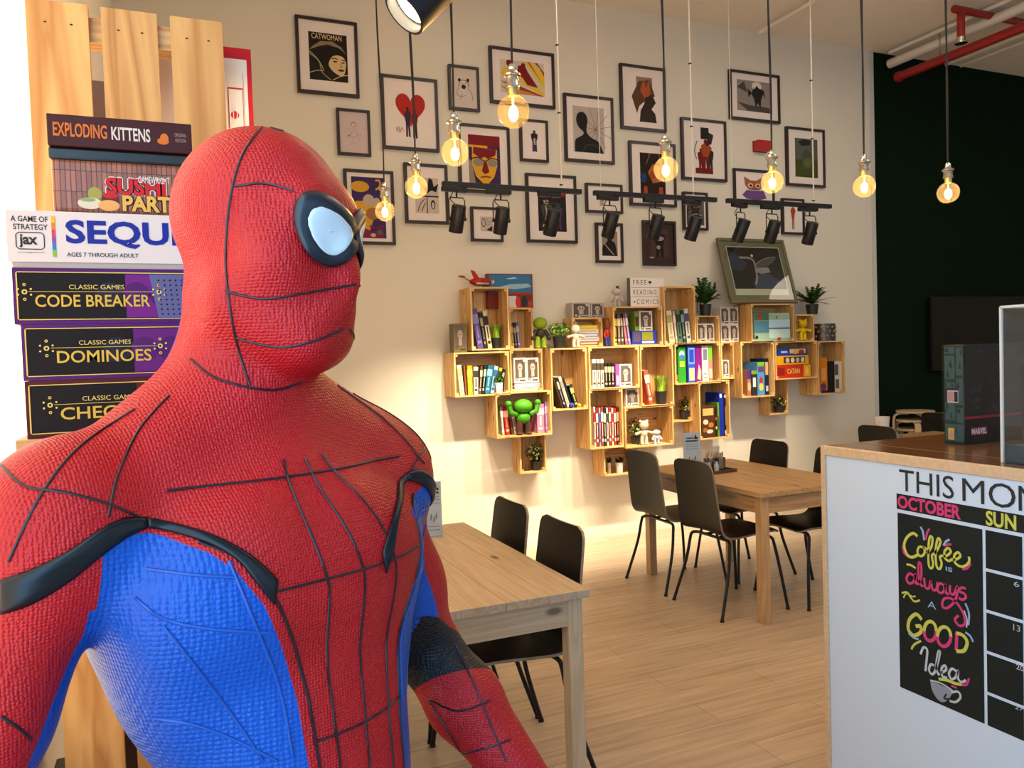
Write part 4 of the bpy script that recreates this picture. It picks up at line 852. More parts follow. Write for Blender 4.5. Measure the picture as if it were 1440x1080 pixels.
gbox('tall black game box rightmost in the lower upright crate', 1016, 1021.5, 553, 'I1', '17151a', [('e', 'c8c0b0', 0.5, 0.93, 0.4, 0.04), ('r', '9a8a70', 0.35, 0.25, 0.65, 0.7), ('e', 'c8c0b0', 0.5, 0.1, 0.35, 0.05)], dep=0.19)
figbox('single small boxed figure in the narrow crate', 1015.5, 1025, 531, 506, 'J', y=5.715)
# K1
gbox('purple and tan game box, leftmost of four in the right upright crate', 1050, 1055.5, 520, 'K1', 'a06a4a', [('r', '4a2a7a', 0, 0.65, 1, 1), ('e', 'd8a880', 0.5, 0.35, 0.4, 0.18)], dep=0.18)
gbox('dark grey game box second of four in the right upright crate', 1056, 1064, 521, 'K1', '2a2a30', [('r', 'c8c8cc', 0.25, 0.35, 0.75, 0.72), ('r', '6a8a3a', 0, 0.85, 1, 1)], dep=0.18, y=5.63)
gbox('bright green and sky blue game box in the right upright crate', 1064.5, 1074.5, 509, 'K1', '4a8ac0', [('r', '6aa82a', 0, 0.88, 1, 1), ('r', '5a3a6a', 0.1, 0.7, 0.9, 0.86), ('e', 'b02a2a', 0.5, 0.45, 0.25, 0.1), ('e', 'd8c040', 0.5, 0.25, 0.3, 0.12)], dep=0.19)
gbox('navy game box rightmost of four in the right upright crate', 1075, 1080.5, 504, 'K1', '15243c', [('r', 'd8a070', 0.15, 0.55, 0.85, 0.9), ('r', 'a8b0c0', 0.2, 0.1, 0.8, 0.25)], dep=0.19)
# K2 stack
CY = 5.625
x0, x1 = 1093, 1139
c2 = gbox('red game box lettered CATAN at the bottom of the stack', 1092, 1140, 0, 'K2', 'b8301a', [('t', 'd8b048', 'CATAN', 0.3, 0.3, 0.66, 0.7), ('r', 'd8a020', 0.78, 0.04, 0.99, 0.96), ('r', '8a2014', 0.03, 0.2, 0.22, 0.8), ('e', 'e0c050', 0.88, 0.5, 0.06, 0.3)], dep=0.2, h=0.118, y=CY)
c3 = gbox('yellow game box with dark oval pictures, middle of the stack', 1093, 1137, 0, 'K2', 'd8a01a', [('r', '3a3028', 0.2, 0.2, 0.88, 0.85), ('e', 'c8b8a0', 0.32, 0.5, 0.06, 0.28), ('e', 'd8c8b0', 0.48, 0.5, 0.06, 0.28), ('e', 'b0a090', 0.64, 0.5, 0.06, 0.28), ('e', 'd0c0b0', 0.8, 0.5, 0.06, 0.28)], dep=0.2, h=0.082, dz=0.1195, y=CY)
gbox('blue and yellow flat game box topmost in the stack', 1094, 1135, 0, 'K2', '2038a0', [('r', 'd0b090', 0.4, 0.3, 0.95, 0.95), ('e', 'd8a030', 0.6, 0.5, 0.08, 0.35), ('e', '7a4a2a', 0.8, 0.5, 0.1, 0.35), ('r', 'b8c0d8', 0.1, 0.4, 0.32, 0.7)], dep=0.18, h=0.06, dz=0.203, y=CY+0.01)
# K3
gbox('orange game box leftmost in the far right crate', 1152.5, 1163, 503, 'K3', 'c87418', [('e', '5a3a6a', 0.45, 0.18, 0.4, 0.1), ('r', '2a2a50', 0, 0, 1, 0.08), ('r', 'd89a50', 0.2, 0.35, 0.8, 0.7)], dep=0.18)
gbox('black box between the orange and white ones at far right', 1164, 1173, 508, 'K3', '17150f', None, dep=0.18)
gbox('white box with grey pictures second from the right end', 1173.5, 1181.5, 508, 'K3', 'c8c4bc', [('r', '4a4a48', 0.0, 0.55, 0.6, 0.9), ('r', '5a5a58', 0.1, 0.12, 0.7, 0.42)], dep=0.18)
gbox('white box with black marks down its spine at the right end', 1182, 1187, 508, 'K3', 'd6d0c6', [('e', '2a2826', 0.5, 0.85, 0.2, 0.025), ('e', '2a2826', 0.5, 0.72, 0.2, 0.03), ('e', '2a2826', 0.5, 0.6, 0.22, 0.03), ('e', '2a2826', 0.5, 0.46, 0.2, 0.03), ('e', '2a2826', 0.5, 0.14, 0.2, 0.06)], dep=0.18, y=5.63)
plant('dark plant with white flowers in the lowest right crate', 1083.5, 1107, 555, 570, 'K4', 'bush', y=5.77, seed=19, lm=[leaf_d, leaf_y], n=80, potw=0.6)
# L1 pale green game box
gbox('large pale green game box lying in the top crate under the picture', 1062, 1111.5, 440, 'L1', '8fae98', [('r', '3f6a58', 0.0, 0.74, 0.4, 1.0), ('e', 'a02828', 0.15, 0.87, 0.06, 0.09), ('r', 'a8c8d8', 0.4, 0.48, 1.0, 0.76), ('r', '4a7a90', 0.0, 0.3, 0.4, 0.72), ('r', '486a80', 0.4, 0.43, 1, 0.47), ('r', 'b8d0d0', 0.4, 0.1, 1, 0.42), ('e', 'a84038', 0.68, 0.07, 0.06, 0.06), ('e', '5a4a3a', 0.62, 0.84, 0.02, 0.05), ('e', 'c8a890', 0.74, 0.83, 0.06, 0.03), ('e', '222222', 0.05, 0.14, 0.04, 0.06)], dep=0.2, y=5.615)
figurine('bright yellow toy figure in the small top right crate', 1128.5, 480, 449, 'L2', ('d8b810', 'd0a810', 'e0c420'), y=5.69, arms='out', ears=True, w=1.15)
plant('dark spiky fern in a black pot right of the big leaning picture', 1120, 1166, 399, 428, 'L2', 'fern', onto=1, y=5.72, lm=[fern_d, fern_m], seed=23, potw=0.3, xr=(on('y', 5.64, 1123.5, 425).x, 99))
tn = thing('lantern', 'dark drum lantern with a cut-out pattern on the far right crate', 'lantern', (on('y', 5.72, 1159, 470).x, 5.72, CR['K3']['top']+0.0005))
hh = on('y', 5.72, 1158, 455.5).z-CR['K3']['top']
rr = (on('y', 5.72, 1170, 470).x-on('y', 5.72, 1147, 470).x)/2
MB().lathe([(0, 0), (rr, 0), (rr, hh), (rr*0.94, hh), (rr*0.94, 0.006), (0, 0.006)], n=28).build('shell', mat('pewter', (0.09, 0.075, 0.06), 0.3, 0.7), tn, smooth=40)
cut = MB()
for k in range(12):
    a0 = 2*PI*k/12
    for j, zz in enumerate((0.28, 0.55, 0.8)):
        aa = a0+(0.26 if j % 2 else 0); cut.ball((rr*math.cos(aa), rr*math.sin(aa), hh*zz), (0.012, 0.012, 0.012), n=8, k=5)
cut.build('stud_pattern', mat('pewter_light', (0.35, 0.30, 0.25), 0.3, 0.7), tn, smooth=60)
# toy aeroplane
zt = CR['A1']['top']
xl, xr = on('y', 5.72, 647, 395).x, on('y', 5.72, 693, 395).x
pl = thing('toy_plane', 'red and white toy aeroplane standing on the top left crate', 'toy plane', ((xl+xr)/2+0.03, 5.72, zt+0.0005))
rp, wp = hexc('a82018', 0.35), hexc('cfc4bc', 0.35)
ln_ = xr-xl
MB().ball((0, 0, 0.05), (ln_*0.34, 0.035, 0.032)).build('fuselage', rp, pl, smooth=60)
MB().ball((ln_*0.02, -0.004, 0.038), (ln_*0.26, 0.034, 0.016)).build('belly', wp, pl, smooth=60)
MB().add([(-0.05*1, 0.0, 0.075), (0.0, 0.0, 0.07), (-0.045, 0.0, 0.135), (-0.075, 0.0, 0.14), (-0.05, 0.006, 0.075), (0.0, 0.006, 0.07), (-0.045, 0.006, 0.135), (-0.075, 0.006, 0.14)], [(0, 1, 2, 3), (4, 7, 6, 5), (0, 4, 5, 1), (1, 5, 6, 2), (2, 6, 7, 3), (3, 7, 4, 0)]).build('tail_fin', rp, pl)
MB().b2((-0.01, -0.08, 0.045), (0.05, 0.085, 0.053)).build('wing', rp, pl, bevel=0.003)
MB().lathe([(0, 0), (0.016, 0), (0.018, 0.02), (0, 0.03)], c=(ln_*0.33, 0, 0.05), rot=(0, PI/2, 0), n=12).build('nose_cone', wp, pl, smooth=50)
pb = MB(); 
for k in range(3):
    a0 = 2*PI*k/3+0.4; pb.box((ln_*0.36, 0.03*math.cos(a0), 0.05+0.03*math.sin(a0)), (0.004, 0.06, 0.012), rot=(a0, 0, 0))
pb.build('propeller', mat('prop_grey', (0.2, 0.2, 0.2), 0.3), pl)
MB().tube([(-ln_*0.3, 0, 0.055), (-ln_*0.56, 0, 0.09)], 0.004).ball((-ln_*0.56, 0, 0.09), (0.03, 0.01, 0.008)).build('tail_boom', rp, pl, smooth=60)
for s in (-1, 1): MB().tube([(0.03, s*0.02, 0.03), (0.035, s*0.03, 0.012)], 0.004).lathe([(0, -0.005), (0.012, -0.005), (0.012, 0.005), (0, 0.005)], c=(0.035, s*0.03, 0.012), rot=(PI/2, 0, 0), n=12).build('wheel', black, pl, smooth=40)
# big framed picture leaning on the top crate
zb = CR['L1']['top']
bl = on('y', 5.64, 1026, 428); brp = on('y', 5.64, 1122.5, 425)
top = on('y', YW-0.02, 1011, 336.5)
Wd = brp.x-bl.x-0.02; L_ = math.hypot(top.z-zb, (YW-0.03)-5.64); an = math.asin(((YW-0.03)-5.64)/L_)
pc = thing('framed_picture', 'large grey-green framed space picture leaning on the crates between two ferns', 'picture', (bl.x, 5.64, zb+0.001), (-an, 0, 0))
fm = MB(); e = 0.03
for (u0, v0, u1, v1) in ((0, 0, Wd, e), (0, L_-e, Wd, L_), (0, e, e, L_-e), (Wd-e, e, Wd, L_-e)): fm.b2((u0, -0.03, v0), (u1, 0, v1))
fm.build('frame', mat('olive_brown_frame', (0.13, 0.10, 0.05), 0.4), pc, bevel=0.004)
MB().b2((e, -0.02, e), (Wd-e, -0.004, L_-e)).build('mount', hexc('6f7058', 0.6), pc)
im = MB(); m1 = 0.085
im.rect(m1-0.008, 0.075, Wd-m1+0.008, L_-m1+0.008, -0.0204, 2); im.rect(m1, 0.135, Wd-m1, L_-m1, -0.0208, 0)
iw, ih = Wd-2*m1, L_-m1-0.135
TT = lambda p: (m1+p[0]*iw, 0.135+p[1]*ih)
im.poly([TT(q) for q in [(0, 0.95), (0.2, 0.78), (0.33, 0.6), (0.2, 0.42), (0.0, 0.45)]], -0.0211, 1); im.poly([TT(q) for q in spline([(0.38, 0.0), (0.42, 0.25), (0.6, 0.38), (0.8, 0.28), (1.0, 0.02)], 5)], -0.0211, 3)
im.poly([TT(q) for q in spline([(0.45, 0.4), (0.5, 0.6), (0.7, 0.74), (0.9, 0.78), (0.85, 0.66), (0.65, 0.52), (0.45, 0.4)], 5)[:-1]], -0.0214, 4); im.ribbon([TT(q) for q in spline([(0.2, 0.75), (0.45, 0.7), (0.46, 0.3), (0.4, 0.1)], 5)], 0.02, -0.0216, 5); im.poly([TT(q) for q in [(0.45, 0.42), (0.5, 0.5), (0.72, 0.52), (0.74, 0.4), (0.55, 0.36)]], -0.0217, 5); im.disc(*TT((0.45, 0.8)), 0.014, -0.0217, 2); im.ribbon([TT(q) for q in spline([(0.45, 0.42), (0.5, 0.6), (0.7, 0.74), (0.9, 0.78)], 5)], 0.006, -0.0218, 5)
im.build('print', [hexc('1c1512', 0.3), hexc('2c3346', 0.3), hexc('c8c0a8', 0.4), hexc('38445a', 0.3), hexc('55504e', 0.3), hexc('85807c', 0.3)], pc)
MB().b2((e, -0.022, e), (Wd-e, -0.0215, L_-e)).build('glazing', acrylic, pc)

# ------------------------------------------------------------------ pendant bulbs
fil = mat('filament', (1, 0.6, 0.2), 0.5, emit=(1.0, 0.62, 0.22), es=60)
brass = mat('cap_brass', (0.55, 0.40, 0.14), 0.3, 0.9)
cordm = mat('cord_black', (0.012, 0.01, 0.01), 0.7)
def pendant():
    t = thing('pendant_lamp', '', 'pendant lamp', (0, 0, 0), group='bare globe bulbs hanging on black cords')
    R = 0.0475
    gl_ = MB().ball((0, 0, 0), R, n=24, k=16).build('glass_globe', amber_glass, t, smooth=80)
    MB().lathe([(0.014, R*0.93), (0.0155, R+0.004), (0.0155, R+0.02), (0.0, R+0.02)], n=18).build('bulb_cap', brass, t, smooth=40)
    MB().lathe([(0.0, R+0.018), (0.021, R+0.018), (0.021, R+0.028), (0.019, R+0.032), (0.019, R+0.05), (0.026, R+0.053), (0.026, R+0.058), (0.015, R+0.066), (0.012, R+0.072), (0.013, R+0.078), (0.008, R+0.088), (0.0, R+0.092)], n=20).build('lamp_holder', chrome, t, smooth=35)
    f = MB(); f.tube([(0, 0, R*0.9), (0, 0, 0.015)], 0.003, n=6); f.build('filament_stem', mat('stem_glass', (0.9, 0.8, 0.6), 0.2), gl_)
    MB().ball((0, 0, -0.006), (0.014, 0.014, 0.023), n=12, k=8).build('filament', fil, gl_, smooth=60)
    return t, R
pt, R_ = pendant()
ZB = 2.262
spots = [('a', 722, 157, 'largest bare globe bulb, nearest to the viewer in the receding row'), ('b', 640, 214, 'second bare globe bulb of the receding row behind the largest one'), ('c', 585.5, 263, 'third bare globe bulb of the receding row'), ('d', 541.5, 297, 'smallest farthest globe bulb, hanging beside the purple print'),
         ('e', 936.5, 238, 'globe bulb hanging before the dark brown print above the middle rail'), ('f', 1086, 256, 'globe bulb hanging beside the red alarm box'), ('g', 1215.5, 262, 'globe bulb hanging at the edge of the dark green wall'), ('h', 1333.5, 271, 'rightmost globe bulb, hanging before the dark green wall')]
rnd = random.Random(4)
for i, (k, px, py, lab) in enumerate(spots):
    p = on('z', ZB-(0.0 if k in 'abcdef' else 0.02), px, py)
    o = pt
    if i: o = dup(pt, lab, p)
    else: o.location = p; o['label'] = lab
    zc = ZC-p.z; ph = rnd.uniform(0, 6)
    am = 0.006 if k in 'abcd' else 0.004
    pts = [(am*math.sin(ph+t*9)*min(1, t*5)*min(1, (1-t)*5), am*0.5*math.cos(ph+t*7)*min(1, t*5)*min(1, (1-t)*5), R_+0.088+(zc-R_-0.088)*t) for t in [j/40 for j in range(41)]]
    MB().tube(pts, 0.0035, n=8).build('cord', cordm, o, smooth=60)
    MB().lathe([(0, 0), (0.05, 0), (0.05, -0.02), (0.03, -0.035), (0, -0.035)][::-1], c=(0, 0, zc), n=20).build('ceiling_rose', black_metal, o, smooth=40)
    light('bulb_light', 'POINT', (0, 0, -0.006), 5.0, (1.0, 0.66, 0.30), shadow_soft_size=0.03).parent = o

# ------------------------------------------------------------------ track rails and spots
YR = 4.8
spot_face = mat('spot_led', (1, 0.9, 0.7), 0.4, emit=(1.0, 0.82, 0.55), es=25)
def spotlamp(label, loc, tilt, yaw, target=None, power=30, size=1.0, group='black track spotlights on the hanging rails', on_=True):
    t = thing('track_spotlight', label, 'spotlight', loc, (0, 0, yaw), group)
    k = size
    MB().b2((-0.10*k, -0.018*k, -0.03*k), (0.07*k, 0.018*k, 0.0)).build('adapter', black_metal, t, bevel=0.003)
    yk = MB()
    yk.tube([(-0.056*k, 0, -0.2*k), (-0.056*k, 0, -0.085*k), (-0.046*k, 0, -0.066*k), (0.046*k, 0, -0.066*k), (0.056*k, 0, -0.085*k), (0.056*k, 0, -0.2*k)], 0.004*k, n=6).tube([(0, 0, -0.066*k), (0, 0, -0.028*k)], 0.006*k)
    yk.build('yoke', black_metal, t, smooth=40)
    R3 = Euler((tilt, 0, 0)).to_matrix(); pv = Vector((0, 0, -0.2*k))
    def tr(m):
        m.v = [tuple(R3 @ (Vector(v)-pv)+pv) for v in m.v]; return m
    cz = -0.2*k
    ba_ = tr(MB().lathe([(0, cz+0.085*k), (0.043*k, cz+0.085*k), (0.046*k, cz+0.08*k), (0.046*k, cz-0.085*k), (0.041*k, cz-0.085*k), (0.040*k, cz-0.06*k), (0, cz-0.06*k)][::-1], n=24)).build('barrel', black_metal, t, smooth=40)
    tr(MB().lathe([(0.0, cz-0.062*k), (0.036*k, cz-0.062*k), (0.036*k, cz-0.0615*k), (0, cz-0.0615*k)], n=20)).build('led_face', spot_face, ba_)
    for s in (-1, 1): tr(MB().lathe([(0, 0), (0.012*k, 0), (0.012*k, 0.014*k), (0, 0.014*k)], c=(s*0.046*k, 0, cz), rot=(0, s*PI/2, 0), n=12)).build('knob', black_metal, ba_, smooth=40)
    MB().tube(spline([(-0.02*k, 0.01, -0.03*k), (-0.03*k, 0.03*k, -0.07*k), (0.0, 0.03*k, -0.1*k), (0.01*k, 0.012*k, cz+0.08*k)], 5), 0.003*k, n=6).build('cable', black_metal, t)
    if on_:
        p0 = Vector((0, 0, cz-0.07*k)); p1 = R3 @ (p0-pv)+pv; d = (R3 @ Vector((0, 0, -1)))
        l = light('spot_light', 'SPOT', p1, power, (1.0, 0.83, 0.58), None, spot_size=math.radians(66), spot_blend=0.85, shadow_soft_size=0.03)
        l.rotation_euler = d.to_track_quat('-Z', 'Y').to_euler(); l.parent = t
    return t
rails = [((622, 262), (817, 277), [(642, 'left'), (704, 'middle'), (775, 'right')], 'left hanging track rail over the toy plane crate'), ((835, 273), (1007, 285), [(857, 'left'), (921, 'middle'), (974, 'right')], 'middle hanging track rail over the light box sign'), ((1022, 284), (1168, 295), [(1041, 'left'), (1085, 'middle'), (1138, 'right')], 'right hanging track rail over the big leaning picture')]
nm = ['left', 'middle', 'right']
ZR = 2.64
for i, (a, b, sp_, lab) in enumerate(rails):
    p = on('y', YR, *a); q = on('y', YR, *b)
    z = ZR
    t = thing('track_rail', lab, 'track rail', ((p.x+q.x)/2, YR, z), group='hanging lamp track rails')
    w = (q.x-p.x)/2
    MB().b2((-w, -0.017, -0.0), (w, 0.017, 0.032)).build('rail', black_metal, t, bevel=0.002)
    wires = [(790, 'w')] if i == 0 else [(975, 'w'), (845, 't')] if i == 1 else [(1144, 'w'), (1030, 't')]
    for px, kd in wires:
        x = on('y', YR, px, 270).x-(p.x+q.x)/2
        MB().tube([(x, 0, 0.032), (x, 0, ZC-z)], 0.006 if kd == 'w' else 0.0022, n=6).build('hanging_wire', mat('wire_white', (0.7, 0.66, 0.6), 0.4), t)
        if kd == 'w':
            for zz in (0.02, 0.5, 0.95): MB().b2((x-0.012, -0.008, 0.032+zz), (x+0.006, 0.008, 0.04+zz)).build('cable_clip', black_metal, t)
    for j, (px, wd) in enumerate(sp_):
        x = on('y', YR, px, 275).x
        tl = [[0.40, 0.42, 0.44], [0.46, 0.46, 0.46], [0.46, 0.46, 0.44]][i][j]
        yw = [[0.1, 0.0, 0.1], [0.1, 0.1, 0.2], [0.3, 0.0, -0.1]][i][j]
        spotlamp('%s black spotlight on the %s hanging rail' % (wd, nm[i]), (x, YR, z), tl, yw, power=95)
# big near spotlight at the top edge, and the white ceiling camera
hp = O+ray(575, 12)*1.5
bs = spotlamp('large black spotlight with a bright face at the top edge, nearest to the viewer', (0, 0, 0), 0, 0, size=1.0, power=28, group=None)
# its face looks down to the left, towards the rack
fhv = Vector((math.sin(YAW), math.cos(YAW), 0)); rhv = Vector((math.cos(YAW), -math.sin(YAW), 0))
dv_ = (-rhv*0.62-fhv*0.28-Vector((0, 0, 0.72))).normalized()
bs.rotation_euler = dv_.to_track_quat('-Z', 'Y').to_euler()
bs.location = hp-dv_*0.27
cd = on('y', YW-0.02, 617, 9)
dm = thing('ceiling_camera', 'small white dome camera high on the art wall at the top edge', 'camera', (cd.x, YW, cd.z))
MB().lathe([(0, -0.12), (0.05, -0.12), (0.055, -0.1), (0.055, 0.0), (0.0, 0.0)], rot=(-PI/2, 0, 0), n=20).build('housing', white_plastic, dm, smooth=40)
MB().ball((0, -0.11, -0.01), 0.032).build('lens', black, dm, smooth=60)
# ------------------------------------------------------------------ tables
def table(label, x0, x1, y0, y1, h, mx, my, mz):
    t = thing('dining_table', label, 'table', ((x0+x1)/2, (y0+y1)/2, 0))
    w, d = x1-x0, y1-y0
    tp = MB()
    n = 5
    for i in range(n):
        tp.b2((-w/2+w*i/n+0.0004, -d/2, h-0.028), (-w/2+w*(i+1)/n-0.0004, d/2, h))
    tp.build('tabletop', my, t, bevel=0.0015)
    ap = 0.095; s = 0.055; ins = 0.02
    for sx in (-1, 1):
        for sy in (-1, 1):
            MB().box((sx*(w/2-ins-s/2), sy*(d/2-ins-s/2), (h-0.028)/2), (s, s, h-0.028)).build('leg', mz, t, bevel=0.003)
    for sy in (-1, 1): MB().box((0, sy*(d/2-ins-0.014), h-0.028-ap/2), (w-2*ins-2*s, 0.022, ap)).build('apron', mx, t)
    for sx in (-1, 1): MB().box((sx*(w/2-ins-0.014), 0, h-0.028-ap/2), (0.022, d-2*ins-2*s, ap)).build('apron', my, t)
    return t
table('oak brown dining table by the art wall with four black chairs', 2.965, 3.745, 3.48, 4.72, 0.747, oak_x, oak_y, oak_z)
table('pale pine dining table beside the red mannequin', 0.50, 1.277, 2.37, 3.65, 0.747, pale_x, pale_y, pale_z)

# ------------------------------------------------------------------ chairs (facing +X in their own frame)
shell_m = mat('black_shell', (0.008, 0.0075, 0.007), 0.42, spec=0.18); shell_edge = wood('ply_edge', (0.30, 0.24, 0.17), (0.2, 0.15, 0.1), 'y', 1, 0.5, False)
def make_chair(label):
    t = thing('dining_chair', label, 'chair', group='black shell chairs')
    prof = spline([(0.245, 0.447), (0.20, 0.462), (0.10, 0.463), (-0.02, 0.455), (-0.11, 0.452), (-0.165, 0.465), (-0.195, 0.50), (-0.208, 0.56), (-0.222, 0.68), (-0.238, 0.80), (-0.252, 0.90)], 5)
    n = len(prof); W = []
    L = [0]
    for i in range(1, n): L.append(L[-1]+(prof[i]-prof[i-1]).length)
    for i in range(n):
        u = L[i]/L[-1]
        w = 0.205-0.02*max(0, (u-0.45)/0.55)
        if u < 0.4: w = 0.195+0.01*u/0.4
        e = min(L[i], L[-1]-L[i]); rc = 0.05
        if e < rc: w -= rc-math.sqrt(max(0, rc*rc-(rc-e)**2))
        W.append(w)
    m = 9; th = 0.011
    mb = MB()
    def P(i, j, off):
        a = prof[max(i-1, 0)]; b = prof[min(i+1, n-1)]
        tg = (b-a).normalized(); nr = Vector((tg.y, -tg.x))   # outward (under / behind)
        v = -1+2*j/(m-1)
        dish = 0.012*(1-v*v)*(1 if L[i]/L[-1] > 0.4 else 0.5)
        q = prof[i]-nr*0+nr*(off+dish)
        return (q.x, v*W[i], q.y)
    top = [P(i, j, 0) for i in range(n) for j in range(m)]; bot = [P(i, j, th) for i in range(n) for j in range(m)]
    N = n*m; f = []; fm = []
    for i in range(n-1):
        for j in range(m-1):
            a, b, c, d = i*m+j, i*m+j+1, (i+1)*m+j+1, (i+1)*m+j
            f += [(a, d, c, b), (N+a, N+b, N+c, N+d)]; fm += [0, 0]
    def edge(a, b): f.append((a, b, N+b, N+a)); fm.append(1)
    for j in range(m-1): edge(j, j+1); edge((n-1)*m+j+1, (n-1)*m+j)
    for i in range(n-1): edge((i+1)*m, i*m); edge(i*m+m-1, (i+1)*m+m-1)
    mb.v = top+bot; mb.f = f; mb.m = fm
    mb.build('seat_shell', [shell_m, shell_edge], t, smooth=35)
    for sx, fx, fy in ((1, 0.245, 0.235), (-1, -0.235, 0.235)):
        for sy in (-1, 1):
            tx = 0.17 if sx > 0 else -0.115
            MB().tube(spline([(tx, sy*0.06, 0.436), (tx, sy*0.14, 0.434), (tx+sx*0.012, sy*0.176, 0.425), (tx+sx*0.02, sy*0.188, 0.395), (tx+sx*0.045, sy*0.205, 0.25), (fx, sy*fy, 0.008)], 5), 0.0095, n=10).lathe([(0, 0), (0.0125, 0), (0.0115, 0.012), (0, 0.012)], c=(fx, sy*fy, 0), n=10).build('leg', black_metal, t, smooth=50)
    fr = MB()
    for tx in (0.17, -0.115): fr.tube([(tx, -0.06, 0.436), (tx, 0.06, 0.436)], 0.0095)
    for sy in (-1, 1): fr.tube([(0.17, sy*0.06, 0.437), (-0.115, sy*0.06, 0.437)], 0.008)
    fr.build('seat_frame', black_metal, t, smooth=50)
    return t
ch0 = make_chair('black chair showing its back at the oak table, the one nearer the art wall')
ch0.location = (3.045, 4.44, 0)
def chair(label, x, y, rz): return dup(ch0, label, (x, y, 0), rz)
chair('black chair with its back to the viewer at the near side of the oak table', 3.045, 3.88, 0)
chair('black chair at the far side of the oak table below the plant crates', 3.62, 4.43, PI)
chair('black chair at the far side of the oak table, half hidden by the whiteboard', 3.62, 3.80, PI)
chair('black chair farther back at the pale table beside the mannequin', 1.135, 3.28, PI)
chair('black chair nearer at the pale table, its seat under the table edge', 1.135, 2.775, PI)
# far corner behind the counter
chair('black chair with its back to the viewer behind the counter, below the white cup', 5.40, 4.67, 0)
chair('dark chair in front of the stacked stools behind the counter', 6.73, 5.17, 0)
TC = Vector((5.98, 4.72, 0))
table('oak brown table mostly hidden behind the counter, under the white cup', 5.56, 6.36, 4.27, 5.12, 0.747, oak_x, oak_y, oak_z)
cp = on('y', 5.02, 1241, 586)
ch_ = cp.z-0.7475
cupo = MB().lathe([(0.0, 0), (0.042, 0), (0.058, ch_), (0.055, ch_), (0.04, 0.006), (0, 0.006)], n=24).build('paper_cup', mat('cup_white', (0.8, 0.78, 0.74), 0.5), loc=(cp.x, 5.02, 0.7475), smooth=40)
tag(cupo, 'white cup standing on the table behind the counter', 'cup')
cp2 = on('y', 4.9, 1265, 612)
tag(MB().lathe([(0, 0), (0.028, 0), (0.03, 0.09), (0.026, 0.09), (0.02, 0.008), (0, 0.008)], n=20).build('drinking_glass', acrylic, loc=(cp2.x, 4.9, 0.7475), smooth=40), 'small clear glass beside the white cup behind the counter', 'glass')
def stool(label, loc, rz):
    t = thing('wooden_stool', label, 'stool', loc, (0, 0, rz), 'stacked round wooden stools')
    MB().lathe([(0, 0.43), (0.172, 0.43), (0.175, 0.433), (0.175, 0.447), (0.172, 0.45), (0, 0.45)], n=32).build('seat', birch, t, smooth=40)
    for k in range(3):
        a = 2*PI*k/3; ca, sa = math.cos(a), math.sin(a)
        pr = spline([(0.06, 0.42), (0.13, 0.42), (0.17, 0.405), (0.19, 0.37), (0.194, 0.2), (0.194, 0.0)], 5)
        m = MB(); vs = []
        for i, p in enumerate(pr):
            q = pr[max(i-1, 0)]; r = pr[min(i+1, len(pr)-1)]; tg = (r-q).normalized(); nr = Vector((tg.y, -tg.x))*0.011
            for s in (1, -1):
                for wy in (-0.026, 0.026): 
                    X = p.x+nr.x*s; Z = max(0, p.y+nr.y*s*-1 if False else p.y+nr.y*s)
                    vs.append((X*ca-wy*sa, X*sa+wy*ca, Z))
        fs = []
        for i in range(len(pr)-1):
            b = i*4; c = b+4
            fs += [(b, b+1, c+1, c), (b+2, c+2, c+3, b+3), (b, c, c+2, b+2), (b+1, b+3, c+3, c+1)]
        fs += [(0, 2, 3, 1), (len(vs)-4, len(vs)-3, len(vs)-1, len(vs)-2)]
        m.add(vs, fs); m.build('leg', birch, t)
    return t
st = on('y', 5.63, 1287, 577)
for i in range(6):
    stool(['round birch stool at the bottom of the stack behind the counter', 'second birch stool from the floor in the stack', 'third birch stool from the floor in the stack', 'birch stool third from the top of the stack', 'birch stool second from the top of the stack', 'round birch stool topmost in the stack behind the counter'][i], (st.x, 5.63, 0.0+(st.z-0.45)/5*i), 0.5+0.34*i)

